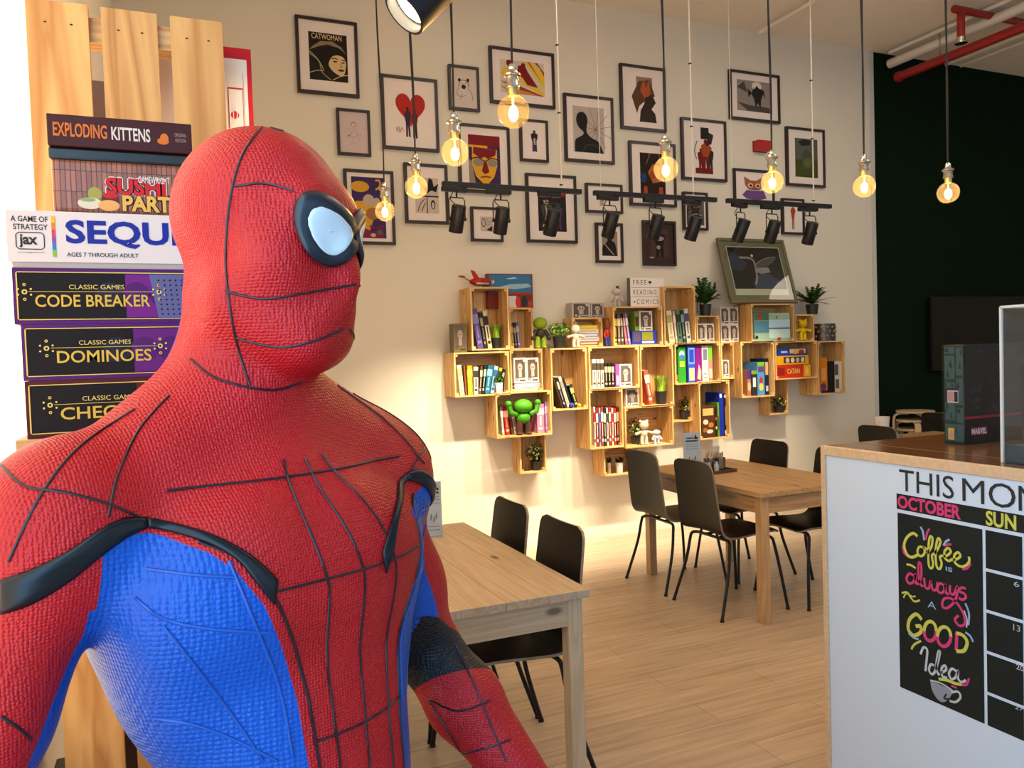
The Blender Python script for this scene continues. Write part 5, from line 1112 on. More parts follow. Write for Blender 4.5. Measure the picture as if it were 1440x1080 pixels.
# ------------------------------------------------------------------ things on the tables
def sign_holder(label, px0, px1, pyt, y, rz):
    z = 0.7475
    a = on('y', y, px0, 640).x; b = on('y', y, px1, 640).x; h = on('y', y, (px0+px1)/2, pyt).z-z
    w = (b-a)/math.cos(rz)
    t = thing('table_sign', label, 'table sign', ((a+b)/2, y, z), (0, 0, rz), 'printed menu signs on the tables')
    MB().b2((-w/2, -0.003, 0), (w/2, -0.0015, h)).b2((-w/2, 0.0015, 0), (w/2, 0.003, h)).b2((-w/2, -0.03, 0), (w/2, 0.03, 0.003)).build('acrylic_stand', acrylic, t)
    sh_ = MB().b2((-w/2+0.002, -0.0012, 0.004), (w/2-0.002, 0.0012, h-0.002)).build('sheet', mat('sign_sheet', (0.62, 0.68, 0.84), 0.5), t)
    p = MB(); y_ = -0.0033
    R = random.Random(2)
    p.poly([(w*0.1, h*0.84), (w*0.35, h*0.84), (w*0.3, h*0.89), (w*0.24, h*0.88), (w*0.22, h*0.94), (w*0.17, h*0.95), (w*0.16, h*0.89)], y_)
    for rowz, hh, x0, x1, n in ((0.85, 0.03, -0.32, 0.1, 8), (0.775, 0.04, -0.36, 0.34, 9)):
        for i in range(n):
            xx = x0+(x1-x0)*i/n; p.rect(w*xx, h*rowz, w*(xx+(x1-x0)/n*0.78), h*(rowz+hh), y_)
    for zz in (0.71, 0.66, 0.60, 0.18, 0.12): p.rect(-w*0.36, h*zz, w*0.36, h*(zz+0.008), y_, 1)
    for xx, zz in ((-0.18, 0.34), (0.0, 0.3), (0.15, 0.36)):
        p.ribbon([(w*(xx-0.03), h*(zz-0.04)), (w*xx, h*zz), (w*(xx+0.02), h*(zz+0.07))], w*0.05, y_, 1); p.ribbon([(w*(xx-0.05), h*zz), (w*(xx+0.05), h*(zz+0.01))], w*0.03, y_, 1)
    p.build('print', [hexc('16161c'), hexc('5a5a6a')], sh_)
    return t
sign_holder('pale blue printed sign standing on the oak table', 962, 984.5, 608, 4.28, -0.15)
sign_holder('printed sign at the end of the pale table beside the mannequin', 596, 618, 677, 3.42, -0.2)
yy = 4.25
ty = thing('wooden_tray', 'small dark wooden tray under the condiment holders on the oak table', 'tray', (on('y', yy, 1003, 640).x, yy, 0.7475), (0, 0, 0.1))
tm = wood('tray_wood', (0.12, 0.05, 0.02), (0.07, 0.03, 0.012), 'x', 1, 0.4, False)
MB().b2((-0.13, -0.08, 0), (0.13, 0.08, 0.008)).build('base', tm, ty)
MB().b2((-0.13, -0.08, 0.008), (0.13, -0.072, 0.02)).b2((-0.13, 0.072, 0.008), (0.13, 0.08, 0.02)).b2((-0.13, -0.072, 0.008), (-0.122, 0.072, 0.02)).b2((0.122, -0.072, 0.008), (0.13, 0.072, 0.02)).build('rim', tm, ty)
def holder(label, px, dy, r, h, kind):
    x = on('y', yy+dy, px, 630).x
    t = thing('condiment_holder', label, 'condiment holder', (x, yy+dy, 0.756))
    MB().lathe([(0, 0), (r, 0), (r, h), (r*0.93, h), (r*0.93, 0.005), (0, 0.005)], n=20).build('cup', mat('dull_steel', (0.25, 0.24, 0.2), 0.25, 1.0), t, smooth=40)
    R = random.Random(int(px)); m = MB()
    for i in range(9):
        a = R.uniform(0, 6.28); q = r*0.5
        m.box((q*math.cos(a), q*math.sin(a)*0.8, h*0.5+0.03+R.uniform(0, 0.02)), (0.008 if kind else 0.018, 0.003, h*0.9), rot=(R.uniform(-.15, .15), R.uniform(-.2, .2), R.uniform(0, 3)), m=i % 2)
    m.build('paper_sachets', [hexc('c8b8a0'), hexc('a0907c')], t)
holder('steel cup at the left of the tray on the oak table', 996.5, 0.0, 0.036, 0.085, 1)
holder('steel cup holding paper sachets at the right of the tray', 1011.5, 0.0, 0.038, 0.085, 0)
nx = on('y', yy+0.045, 1004.5, 620).x
tag(MB().b2((-0.03, -0.012, 0), (0.03, 0.012, 0.155)).build('napkin_stack', hexc('cfc6b8', 0.8), loc=(nx, yy+0.048, 0.756), rot=(0, 0.03, 0.1)), 'upright wad of white napkins behind the steel cups', 'napkins')
for px, lab in ((996, 'small clear glass shaker at the left front of the tray'), (1007, 'small clear glass shaker at the right front of the tray')):
    t = thing('shaker', lab, 'shaker', (on('y', yy-0.055, px, 640).x, yy-0.055, 0.756))
    MB().lathe([(0, 0), (0.015, 0), (0.017, 0.04), (0.013, 0.055), (0, 0.055)], n=16).build('glass_body', mat('glass_grey', (0.45, 0.45, 0.42), 0.12, spec=0.8), t, smooth=40)
    MB().lathe([(0, 0.055), (0.014, 0.055), (0.013, 0.068), (0, 0.072)], n=16).build('cap', chrome, t, smooth=40)

# ------------------------------------------------------------------ counter with the whiteboard
ZT = 1.2
c0 = on('z', ZT, 1160, 626)
XB, YB = c0.x, c0.y
ct = thing('counter', 'brown topped service counter at right behind the whiteboard', 'counter', (XB, YB, 0))
LY = 1.75; LX = 1.05
MB().b2((0.012, -LY, 0), (LX, -0.012, ZT-0.03)).build('body', mat('counter_body', (0.55, 0.43, 0.28), 0.5), ct)
MB().b2((0.0, -LY, ZT-0.03), (LX, 0, ZT-0.0005)).build('worktop', laminate, ct, bevel=0.002)
MB().b2((0.14, -LY, ZT-0.0006), (0.143, 0, ZT+0.0002)).build('worktop_joint', hexc('8a6a48', 0.3), ct)
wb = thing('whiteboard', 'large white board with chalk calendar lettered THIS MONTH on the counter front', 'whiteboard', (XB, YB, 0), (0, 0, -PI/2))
def bl_(px, py):
    p = on('x', XB-0.016, px, py); return YB-p.y, p.z
LB = LY; fw_ = 0.026
MB().b2((0, -0.022, ZT-0.032), (LB, 0.0, ZT)).b2((0, -0.022, 0.03), (fw_-0.006, 0.0, ZT-0.032)).b2((0, -0.022, 0.005), (LB, 0, 0.03)).build('frame', birch, wb, bevel=0.002)
wp_ = MB().b2((fw_-0.006, -0.014, 0.03), (LB, -0.0005, ZT-0.032)).build('daylight_tinted_panel', mat('whiteboard_daylight_tint', (0.60, 0.75, 0.92), 0.32), wb)  # blue cast of the daylight is put into the panel colour
bp = MB(); ink = MB()
yb = -0.0150
def R4(a, b):   # local rect from two photo points (top left, bottom right)
    x0, z1 = bl_(*a); x1, z0 = bl_(*b); return x0, z0, x1, z1
hx0, hz1 = bl_(1260.4, 693.7); _, hz0 = bl_(1261.2, 715.6)
bp.rect(hx0, hz0, LB-0.02, hz1, yb)
mx0, mz1 = bl_(1261.7, 720.6); mx1, _ = bl_(1381, 744); _, mz0 = bl_(1268, 967)
bp.rect(mx0, mz0, mx1, mz1, yb)
cx0, cz1 = bl_(1385.3, 745); cw = mx1-mx0
_, r1 = bl_(1386, 745+62)
cx1 = cx0+ (bl_(1437, 757)[0]-cx0)
rows = [cz1-(cz1-mz0)*i/4.75 for i in range(6)]
cols_n = 7; cwid = cx1-cx0
for k in range(cols_n):
    for i in range(5):
        z1 = rows[i]; z0 = rows[i+1]+0.009
        if cx0+k*(cwid+0.008)+cwid < LB-0.02: bp.rect(cx0+k*(cwid+0.008), max(z0, mz0 if i == 4 else z0), cx0+k*(cwid+0.008)+cwid, z1, yb)
bp.build('chalk_panels', mat('chalkboard_black', (0.006, 0.013, 0.015), 0.45, spec=0.3), wp_)
yl = -0.0154
x0, zt = bl_(1264, 659.4); x1, _ = bl_(1341, 680); _, zb_ = bl_(1271, 690.8)
ink.text('THIS', x0, zb_, x1, zt, yl, 0); 
x2, _ = bl_(1353, 690); x3, _ = bl_(1428, 700)
ink.text('MO', x2, zb_, x3, zt, yl, 0); k = (x3-x2)*0.05
ink.text('NTH', x3+k, zb_, x3+k+(x3-x2)*1.25, zt, yl, 0)
ZX = lambda u, v: bl_(1140+u/2.347, 620+v/2.347)
def stroke(pts, w, c, cv=True):
    P = [ZX(*p) for p in pts]
    if cv: P = spline(P, 6)
    ink.ribbon(P, w, yl-0.0003*random.random(), c)
PINK, YEL, BLU, WHT = 1, 2, 3, 4
def wtxt(s, u0, v0, u1, v1, c, bold=0.0, shear=0):
    (xa, za), (xb, zb2) = ZX(u0, v0), ZX(u1, v1)
    ink.text(s, xa, zb2, xb, za, yl, c, bold, shear=shear)
ox0, oz1 = bl_(1262, 698); ox1, _ = bl_(1351, 720)
ink.text('OCTOBER', ox0, hz0+0.004, ox1, hz1-0.004, yl, PINK, 0.035)
sx0, _ = bl_(1386, 730); sx1, _ = bl_(1429, 740)
ink.text('SUN', sx0, hz0+0.003, sx1, hz1-0.004, yl, YEL, 0.03)
W1 = 0.0075
# Coffee
stroke([(352, 315), (338, 305), (318, 318), (308, 345), (318, 375), (335, 384), (356, 374)], W1*1.2, YEL)
stroke([(372, 352), (358, 350), (352, 366), (360, 380), (372, 376), (376, 362), (372, 352), (384, 358)], W1, YEL)
stroke([(384, 372), (398, 350), (402, 322), (394, 316), (389, 340), (388, 380), (390, 412), (398, 420), (404, 408), (400, 380), (408, 372)], W1, YEL)
stroke([(408, 372), (420, 355), (428, 332), (420, 322), (413, 350), (412, 385), (416, 416), (426, 422), (432, 404), (426, 384), (436, 378)], W1, YEL)
stroke([(436, 382), (450, 378), (462, 366), (454, 354), (442, 364), (442, 384), (454, 396), (468, 390)], W1, YEL)
stroke([(468, 394), (482, 390), (494, 380), (486, 368), (474, 378), (474, 398), (488, 412), (506, 414), (522, 400), (522, 382)], W1, YEL)
for p, c in ((((362, 284), (370, 300), (374, 328)), BLU), (((392, 290), (384, 304), (380, 326)), PINK), (((458, 326), (446, 332), (438, 346)), BLU), (((464, 342), (452, 342), (444, 348)), PINK), (((303, 346), (308, 370), (326, 384)), PINK), (((500, 424), (516, 420), (528, 404)), PINK), (((316, 408), (330, 410), (346, 420)), YEL)): stroke(p, W1*0.9, c)
wtxt('IS', 445, 414, 467, 434, BLU, 0.02)
# always
stroke([(342, 446), (326, 438), (316, 454), (324, 470), (340, 464), (346, 440), (346, 466), (354, 474)], W1*1.1, PINK)
stroke([(354, 474), (364, 450), (364, 410), (357, 402), (355, 430), (360, 470), (372, 480)], W1, PINK)
stroke([(374, 452), (378, 482), (390, 486), (396, 462), (402, 490), (414, 490), (418, 466)], W1, PINK)
stroke([(440, 478), (428, 470), (418, 484), (424, 500), (438, 498), (444, 474), (446, 500), (456, 506)], W1, PINK)
stroke([(460, 476), (460, 500), (472, 506), (484, 480), (482, 510), (470, 536), (448, 552), (434, 544), (440, 522), (462, 520), (486, 540), (506, 576), (508, 604), (490, 610), (476, 590), (488, 576)], W1, PINK)
stroke([(512, 488), (498, 484), (490, 496), (506, 504), (512, 516), (500, 524), (488, 518)], W1, PINK)
stroke([(300, 502), (318, 500), (328, 514), (342, 530), (360, 526)], W1*0.8, YEL); stroke([(306, 518), (316, 504), (336, 514), (346, 512)], W1*0.6, YEL)
stroke([(510, 536), (522, 570), (520, 608)], W1*0.8, BLU); stroke([(506, 560), (516, 590), (514, 616)], W1*0.5, WHT)
wtxt('A', 385, 526, 414, 558, BLU, 0.0)
# GOOD: pale outline letters
stroke([(366, 590), (348, 572), (326, 590), (322, 622), (340, 642), (362, 632), (362, 612), (346, 612)], W1*1.5, YEL)
def oval(u, v, ru, rv, w, c, c2):
    pts = [(u+ru*math.cos(t), v+rv*math.sin(t)) for t in [2*PI*i/16 for i in range(17)]]
    stroke(pts[8:17], w, c); stroke(pts[0:9], w, c2)
oval(394, 628, 20, 32, W1*1.4, YEL, PINK); oval(440, 646, 22, 32, W1*1.4, YEL, PINK)
stroke([(482, 632), (480, 692)], W1*1.4, PINK); stroke([(480, 634), (502, 642), (516, 664), (506, 692), (480, 694)], W1*1.4, YEL)
stroke([(322, 634), (340, 650), (356, 654)], W1*0.8, BLU); stroke([(332, 688), (342, 672), (364, 660)], W1*0.9, YEL); stroke([(510, 632), (526, 644), (536, 664)], W1*0.8, BLU)
# Idea
stroke([(362, 704), (372, 682), (384, 690), (382, 724), (378, 760)], W1, WHT)
stroke([(408, 742), (396, 738), (390, 756), (400, 770), (412, 756), (426, 700), (420, 700), (414, 750), (424, 774)], W1, WHT)
stroke([(428, 766), (446, 756), (444, 742), (432, 750), (434, 776), (450, 782)], W1, WHT)
stroke([(480, 760), (466, 752), (456, 768), (464, 786), (478, 780), (486, 758), (486, 784), (498, 796), (512, 790)], W1, WHT)
stroke([(422, 786), (450, 790), (474, 800), (498, 804)], W1*1.2, YEL); stroke([(498, 806), (514, 804), (522, 784)], W1*0.9, PINK); stroke([(464, 808), (482, 816)], W1*0.7, PINK)
cupP = [ZX(*p) for p in spline([(394, 790), (430, 806), (466, 824), (462, 842), (448, 858), (432, 862), (416, 850), (400, 822), (394, 790)], 5)[:-1]]
ink.poly(cupP, yl, 5)
stroke([(464, 830), (486, 828), (494, 846), (478, 862), (458, 858)], W1*0.9, WHT); stroke([(394, 790), (430, 800), (468, 824)], W1*0.6, WHT); stroke([(448, 836), (440, 850), (462, 852)], W1*0.7, 0)
wtxt('6', 670, 462, 688, 484, WHT); wtxt('13', 668, 604, 691, 632, WHT); wtxt('20', 677, 736, 703, 762, WHT); wtxt('27', 674, 872, 700, 894, WHT)
ink.build('lettering', [mat('board_print', (0.01, 0.022, 0.03), 0.4), hexc('c8407a', 0.6), hexc('c2c85a', 0.6), hexc('8fb0d8', 0.6), hexc('b8c4d0', 0.6), hexc('8a94a4', 0.6)], wp_)
# shrink wrapped box
a = on('z', ZT, 1322.5, 624); b = on('z', ZT, 1357, 625.5)
film = glassy('shrink_film', (0.93, 0.95, 0.96), 0.10, 0.045, 0.6)
bw_ = 0.30; bh = on('y', b.y, 1355, 486).z-ZT
px_ = b
rzb = 0.02
gb = thing('collector_box', 'tall dark shrink-wrapped box lettered MARVEL standing on the counter', 'box', (px_.x, px_.y, ZT+0.0002), (0, 0, rzb))
bd = math.hypot(a.x-b.x, a.y-b.y); ang = math.atan2(a.y-b.y, a.x-b.x)
m = MB(); cb = hexc('12100f', 0.4); sideM = hexc('1d3034', 0.4)
m.b2((0, 0, 0), (bw_, bd, bh), 0)
m.add([(-0.0006, bd-0.001, 0.001), (-0.0006, 0.001, 0.001), (-0.0006, 0.001, bh-0.001), (-0.0006, bd-0.001, bh-0.001)], [(0, 1, 2, 3)], 1)
def sidep(y0, z0, y1, z1, mm, o=-0.0012): m.add([(o, bd*y0, bh*z0), (o, bd*y1, bh*z0), (o, bd*y1, bh*z1), (o, bd*y0, bh*z1)], [(0, 3, 2, 1)], mm)
R = random.Random(3)
for (y0, z0, y1, z1) in ((0.45, 0.66, 0.95, 0.9), (0.05, 0.7, 0.38, 0.98), (0.45, 0.92, 0.95, 0.99), (0.05, 0.4, 0.38, 0.67), (0.45, 0.24, 0.95, 0.42), (0.05, 0.22, 0.38, 0.37), (0.45, 0.57, 0.95, 0.63), (0.05, 0.03, 0.95, 0.2)):
    sidep(y0, z0, y1, z1, 2)
    for q in range(3):
        u = R.uniform(y0, y1-0.1*(y1-y0)); v = R.uniform(z0, z1-0.05); m.add([(-0.0016, bd*u, bh*v), (-0.0016, bd*min(y1, u+0.12), bh*(v+0.02)), (-0.0016, bd*min(y1, u+0.06), bh*min(z1, v+0.09))], [(0, 2, 1)], 3)
sidep(0.28, 0.42, 0.82, 0.545, 4, -0.002); sidep(0.5, 0.43, 0.8, 0.535, 5, -0.0024); sidep(0.3, 0.43, 0.48, 0.535, 3, -0.0024)
sidep(0.5, 0.04, 0.8, 0.16, 6, -0.002); sidep(0.55, 0.06, 0.7, 0.13, 5, -0.0024)
for (x0, z0, x1, z1) in ((0.02, 0.7, 0.36, 0.98), (0.38, 0.7, 0.98, 0.98), (0.02, 0.5, 0.36, 0.68), (0.38, 0.5, 0.7, 0.68), (0.72, 0.5, 0.98, 0.68), (0.02, 0.3, 0.3, 0.48), (0.32, 0.3, 0.98, 0.48)):
    m.rect(bw_*x0, bh*z0, bw_*x1, bh*z1, -0.0006, 7)
    for q in range(3):
        u = R.uniform(x0, x1-0.1); v = R.uniform(z0, z1-0.06); m.poly([(bw_*u, bh*v), (bw_*(u+0.1), bh*(v+0.02)), (bw_*(u+0.06), bh*(v+0.06))], -0.0009, 8)
m.rect(0, bh*0.255, bw_, bh*0.28, -0.0009, 9)
m.rect(bw_*0.10, bh*0.085, bw_*0.38, bh*0.165, -0.0009, 9); m.text('MARVEL', bw_*0.112, bh*0.095, bw_*0.368, bh*0.155, -0.0012, 10, 0.04); m.rect(bw_*0.15, bh*0.055, bw_*0.34, bh*0.065, -0.0009, 8)
m.build('carton', [cb, sideM, hexc('34565c', 0.4), hexc('16262a', 0.4), hexc('c8ccd0', 0.4), hexc('b88a90', 0.4), hexc('c8a850', 0.4), hexc('1f1b19', 0.4), hexc('383230', 0.4), hexc('a01822', 0.4), hexc('d8d4d4', 0.4)], gb)
fm_ = MB().b2((-0.005, -0.005, 0.0005), (bw_+0.005, bd+0.005, bh+0.004))
fm_.build('shrink_wrap', film, gb, bevel=0.003)
# acrylic display case
a = on('z', ZT, 1410, 650.5)
cs = thing('display_case', 'clear acrylic display case with a teal base at the right edge', 'display case', (a.x, a.y, ZT+0.0002), (0, 0, 0.0))
ch = on('y', a.y, 1408, 432).z-ZT; cwid_, cdep = 0.36, 0.30
t4 = 0.004
MB().b2((0, 0, 0.0), (t4, -cdep, ch)).b2((t4, 0, 0.0), (cwid_, -t4, ch)).b2((t4, -cdep+t4, 0), (cwid_, -cdep, ch)).b2((cwid_-t4, -t4, 0), (cwid_, -cdep+t4, ch)).b2((0, 0, ch), (cwid_, -cdep, ch+t4)).build('cover', acrylic, cs)
ed = MB()
for (x, y) in ((0, 0), (0, -cdep), (cwid_, 0), (cwid_, -cdep)): ed.box((x, y, ch/2), (0.007, 0.007, ch))
for y in (0, -cdep): ed.box((cwid_/2, y, ch), (cwid_, 0.007, 0.007))
for x in (0, cwid_): ed.box((x, -cdep/2, ch), (0.007, cdep, 0.007))
ed.build('edge_strip', mat('frosted_edge', (0.66, 0.68, 0.66), 0.3), cs)
MB().b2((t4+0.002, -t4-0.002, 0.001), (cwid_-t4-0.002, -cdep+t4+0.002, 0.05)).build('base', mat('teal_base', (0.01, 0.06, 0.10), 0.3), cs)

# ------------------------------------------------------------------ pallet rack with the board games
YG, YS = 1.2, 1.47
rk = thing('display_rack', 'pine slatted display rack behind the stacked board games', 'shelf rack', (0, 0, 0))
def gx(px, y=YG, py=300): return on('y', y, px, py).x
sl = [(38, 125.5, -2), (143.5, 222, 9.5), (240.5, 313.5, 22.5)]
zt = on('y', YS, 240, 22).z
edges = []
for i, (a, b, _) in enumerate(sl):
    xa, xb = on('y', YS, a, 60).x, on('y', YS, b, 60).x
    xa = max(xa, X0+0.004); edges.append((xa, xb))
pw = edges[2][0]-edges[1][0]
edges += [(edges[2][0]+pw*k, edges[2][1]+pw*k) for k in (1, 2)]
XR = edges[2][1]+0.05
edges = edges[:3]
rk.location = (edges[0][0], YS, 0)
ox = rk.location.x
for i, (xa, xb) in enumerate(edges):
    sm_ = MB().b2((xa-ox, 0, 0), (xb-ox, 0.018, zt))
    for dx in (0.3, 0.72): sm_.disc(xa-ox+(xb-xa)*dx, zt-0.035, 0.0024, -0.0004, 1, n=8, rz=0.0014)
    sm_.build('slat', [slat_z, black_metal], rk)
xe = edges[2][1]-ox
zb1 = on('y', YS+0.02, 133, 26).z; zb0 = on('y', YS+0.02, 133, 60).z
for zz in (zb1, 1.15, 0.35):
    MB().b2((0, 0.0185, zz-(zb1-zb0)), (xe, 0.06, zz)).build('crossbar', pine_x, rk)
zsh = []
for zz in (1.66, 1.0, 0.62):
    MB().b2((0, 0.0605, zz), (xe+0.05, 0.36, zz+0.018)).build('shelf', pine_x, rk); zsh.append(zz+0.018)
MB().b2((0, 0.36, 0), (xe+0.05, 0.372, 2.14)).build('back_board', mat('rack_back', (0.10, 0.05, 0.035), 0.6), rk)
MB().b2((xe+0.038, 0.0605, 0), (xe+0.05, 0.36, 1.98)).build('side_board', pine_z, rk) if False else None
# ledge that carries the front stack
def zpx(px, py, y=YG): return on('y', y, px, py).z
stack = [('q', 294.5, 373.5), ('cb', 377, 455), ('do', 459.5, 536), ('ch', 540, 617)]
zled = zpx(20, 619)
MB().b2((0.0, -(YS-YG)+0.0-0.01, zled-0.02), (xe+0.05, -0.001, zled)).build('ledge', pine_x, rk)
for zc in (0.0, xe-0.02): MB().b2((zc, -0.2, zled-0.14), (zc+0.02, -0.001, zled-0.02)).build('ledge_bracket', pine_z, rk)
gold = hexc('c8a838', 0.35); gold2 = hexc('d8c060', 0.35)
def classic(label, py0, py1, px0, title, tb, z0, z1, accent, extra, dx=0.0):
    x0 = gx(px0); w = 0.33; h = z1-z0
    t = thing('board_game', label, 'board game', (x0, YG, z0), group='boxed classic games stacked on the rack')
    m = MB(); m.b2((0, 0, 0), (w, 0.26, h))
    m.rect(0.004, h*0.07, w-0.004, h*0.93, -0.0003, 1)
    m.rect(w*0.4, h*0.10, w-0.007, h*0.90, -0.0006, 2)
    for i in range(5): m.disc(w*(0.34+0.1*i), h*0.52, w*0.052, -0.0008, 3 if i < 1 else 0, rz=w*0.052) if extra != 'none' else None
    for (a, b, c, d) in ((0.004, h*0.07, w-0.004, h*0.085), (0.004, h*0.915, w-0.004, h*0.93), (0.004, h*0.07, 0.0055, h*0.93)): m.rect(a, b, c, d, -0.001, 4)
    sx = tb[0]
    m.text('CLASSIC GAMES', w*tb[2], h*0.62, w*tb[3], h*0.70, -0.0012, 4)
    m.text(title, w*tb[0], h*0.30, w*tb[1], h*0.52, -0.0012, 5, 0.012)
    m.rect(w*(tb[0]-0.02), h*0.57, w*(tb[1]+0.02), h*0.578, -0.0011, 4)
    for cx in (tb[0]-0.035, tb[1]+0.035):
        for (dx_, dz_, r) in ((0, 0, 0.010), (0, 0.13, 0.006), (0, -0.13, 0.006), (-0.022, 0.05, 0.004), (0.022, 0.05, 0.004), (-0.022, -0.05, 0.004), (0.022, -0.05, 0.004)):
            m.disc(w*(cx+dx_), h*(0.57+dz_), w*r, -0.0012, 4, rz=w*r, n=10)
            if r > 0.005: m.disc(w*(cx+dx_), h*(0.57+dz_), w*r*0.5, -0.0014, 1, rz=w*r*0.5, n=8)
    if extra == 'pegs':
        m.poly([(w*0.52, h*0.08), (w*0.80, h*0.08), (w*0.80, h*0.9), (w*0.49, h*0.9)], -0.0011, 6)
        for i in range(8):
            for j in range(6): m.disc(w*(0.525+0.022*j+0.003*(7-i)*0.5), h*(0.16+0.09*i), w*0.004, -0.0013, 1, n=8)
        rr_ = random.Random(5)
        for i in range(7):
            for j in range(5): m.disc(w*(0.63+0.035*j-0.004*i+0.02), h*(0.15+0.105*i), w*0.0145, -0.0014-0.0001*i, 7+rr_.randrange(5), rz=w*0.0145, n=14)
    if extra == 'domino':
        m.poly([(w*0.62, h*0.28), (w*0.78, h*0.5), (w*0.95, h*0.75), (w*0.98, h*0.6), (w*0.8, h*0.32), (w*0.66, h*0.2)], -0.0012, 12)
        for q in ((0.66, 0.3), (0.69, 0.36), (0.74, 0.4), (0.79, 0.5), (0.84, 0.56)): m.disc(w*q[0], h*q[1], w*0.008, -0.0014, 1, n=10)
    m.build('carton', [hexc(accent[0], 0.5), hexc('0c0609', 0.6), hexc(accent[1], 0.5), hexc('1e0a1e', 0.35), gold2, gold, hexc('5a5a8a', 0.3), hexc('b02030', 0.25), hexc('2a4ab0', 0.25), hexc('c8a020', 0.25), hexc('2a8a6a', 0.25), hexc('c06a90', 0.25), hexc('d8d0c0', 0.3)], t)
zs = [zpx(14, 377.5)]
z_cb1 = zpx(14, 376); z_cb0 = zpx(17, 456.5); z_do0 = zpx(21, 537); z_ch0 = zled+0.0004
classic('black and purple game box lettered CODE BREAKER in the stack', 0, 0, 12, 'CODE BREAKER', (0.075, 0.49, 0.195, 0.395), z_cb0+0.0004, z_cb1, ('4a1060', '6a1678'), 'pegs')
classic('black and purple game box lettered DOMINOES in the stack', 0, 0, 20.5, 'DOMINOES', (0.12, 0.465, 0.20, 0.39), z_do0+0.0004, z_cb0, ('4a1060', '5e1470'), 'domino')
classic('black and red game box lettered CHECKERS at the bottom of the stack', 0, 0, 21.5, 'CHECKERS', (0.12, 0.5, 0.20, 0.40), z_ch0, z_do0, ('4a0c0c', '5a1410'), 'none')
# SEQUENCE
z0 = z_cb1+0.0004; z1 = zpx(7, 294.5); h = z1-z0; x0 = gx(7.5); w = 0.40
sq = thing('board_game', 'white game box lettered SEQUENCE lying on the dark classic games', 'board game', (x0, YG, z0))
MB().b2((0.004, 0.004, 0), (w-0.004, 0.26, h*0.9)).build('box_base', hexc('b8b0a8', 0.4), sq)
MB().b2((0, 0, h*0.10), (w, 0.264, h)).build('lid', hexc('d2cac8', 0.35), sq)
m = MB(); U = lambda u: (on('y', YG, u/3.177, 340).x-x0); V = lambda v, u=400: zpx(u/3.177, 280+v/3.177)-z0
m.text('SEQUENCE', U(295), h*0.36, gx(372)-x0, h*0.86, -0.0006, 0, 0.03)
m.text('A GAME OF', U(52), h*0.80, U(218), h*0.90, -0.0006, 1, 0.01); m.text('STRATEGY', U(62), h*0.66, U(216), h*0.76, -0.0006, 1, 0.01)
m.text('jax', U(85), h*0.34, U(168), h*0.58, -0.0006, 1, 0.03)
rx0, rx1, rz0, rz1 = U(72), U(198), h*0.32, h*0.61
m.ribbon([(rx0+0.003, rz0), (rx1-0.003, rz0), (rx1, rz0+0.003), (rx1, rz1-0.003), (rx1-0.003, rz1), (rx0+0.003, rz1), (rx0, rz1-0.003), (rx0, rz0+0.003), (rx0+0.003, rz0)], 0.0012, -0.0006, 1)
m.text('www.jaxgames.com', U(75), h*0.245, U(198), h*0.275, -0.0006, 1); m.text('AGES 7 THROUGH ADULT', U(296), h*0.20, U(616), h*0.275, -0.0006, 1, 0.01); m.text('FROM JAX', w*0.80, h*0.2, w*0.95, h*0.275, -0.0006, 1, 0.01)
for i, c in enumerate((2, 3, 4, 5, 6, 7)): m.rect(U(233), h*(0.19+0.12*(5-i)), U(250), h*(0.19+0.12*(6-i)), -0.0006, c)
m.build('lettering', [hexc('12208a', 0.4), hexc('2a2428', 0.4), hexc('d8b020'), hexc('d07a20'), hexc('c83a5a'), hexc('7a4a9a'), hexc('2a7ac0'), hexc('7ab030')], sq)
# sushi tin
z0 = z1+0.0004; zr = zpx(68, 219); ztop = zpx(67, 204)
x0 = gx(68.5, YG, 250); w = 0.205
tin = thing('game_tin', 'bamboo patterned game tin lettered SUSHI PARTY with a black lid', 'game tin', (x0, YG+0.004, z0))
h = zr-z0; hb = ztop-z0
bam = bpy.data.materials.new('bamboo_print'); bam.use_nodes = True
nt = bam.node_tree; tcn = nt.nodes.new('ShaderNodeTexCoord'); br = nt.nodes.new('ShaderNodeTexBrick'); mp = nt.nodes.new('ShaderNodeMapping')
mp.inputs['Rotation'].default_value = (PI/2, 0, PI/2); mp.inputs['Scale'].default_value = (1, 1, 1)
sx = nt.nodes.new('ShaderNodeSeparateXYZ'); cx = nt.nodes.new('ShaderNodeCombineXYZ')
nt.links.new(tcn.outputs['Object'], sx.inputs[0]); nt.links.new(sx.outputs['Z'], cx.inputs[0]); nt.links.new(sx.outputs['X'], cx.inputs[1])
nt.links.new(cx.outputs[0], br.inputs['Vector'])
br.inputs['Color1'].default_value = (0.34, 0.12, 0.06, 1); br.inputs['Color2'].default_value = (0.20, 0.065, 0.035, 1); br.inputs['Mortar'].default_value = (0.06, 0.02, 0.012, 1)
br.inputs['Scale'].default_value = 1; br.inputs['Brick Width'].default_value = 0.028; br.inputs['Row Height'].default_value = 0.0062; br.inputs['Mortar Size'].default_value = 0.0006; br.offset = 0.0
nt.links.new(br.outputs['Color'], nt.nodes['Principled BSDF'].inputs['Base Color']); nt.nodes['Principled BSDF'].inputs['Roughness'].default_value = 0.3
MB().b2((0.002, 0.002, 0), (w-0.002, 0.12, h)).build('body', bam, tin, bevel=0.006)
MB().b2((0, 0, h-0.002), (w, 0.122, hb)).build('lid', mat('tin_lid', (0.008, 0.010, 0.008), 0.3), tin, bevel=0.003)
m = MB(); y_ = 0.0012
def TZ(u, v): p = on('y', YG+0.004, u/3.6, v/3.6); return p.x-x0, p.z-z0
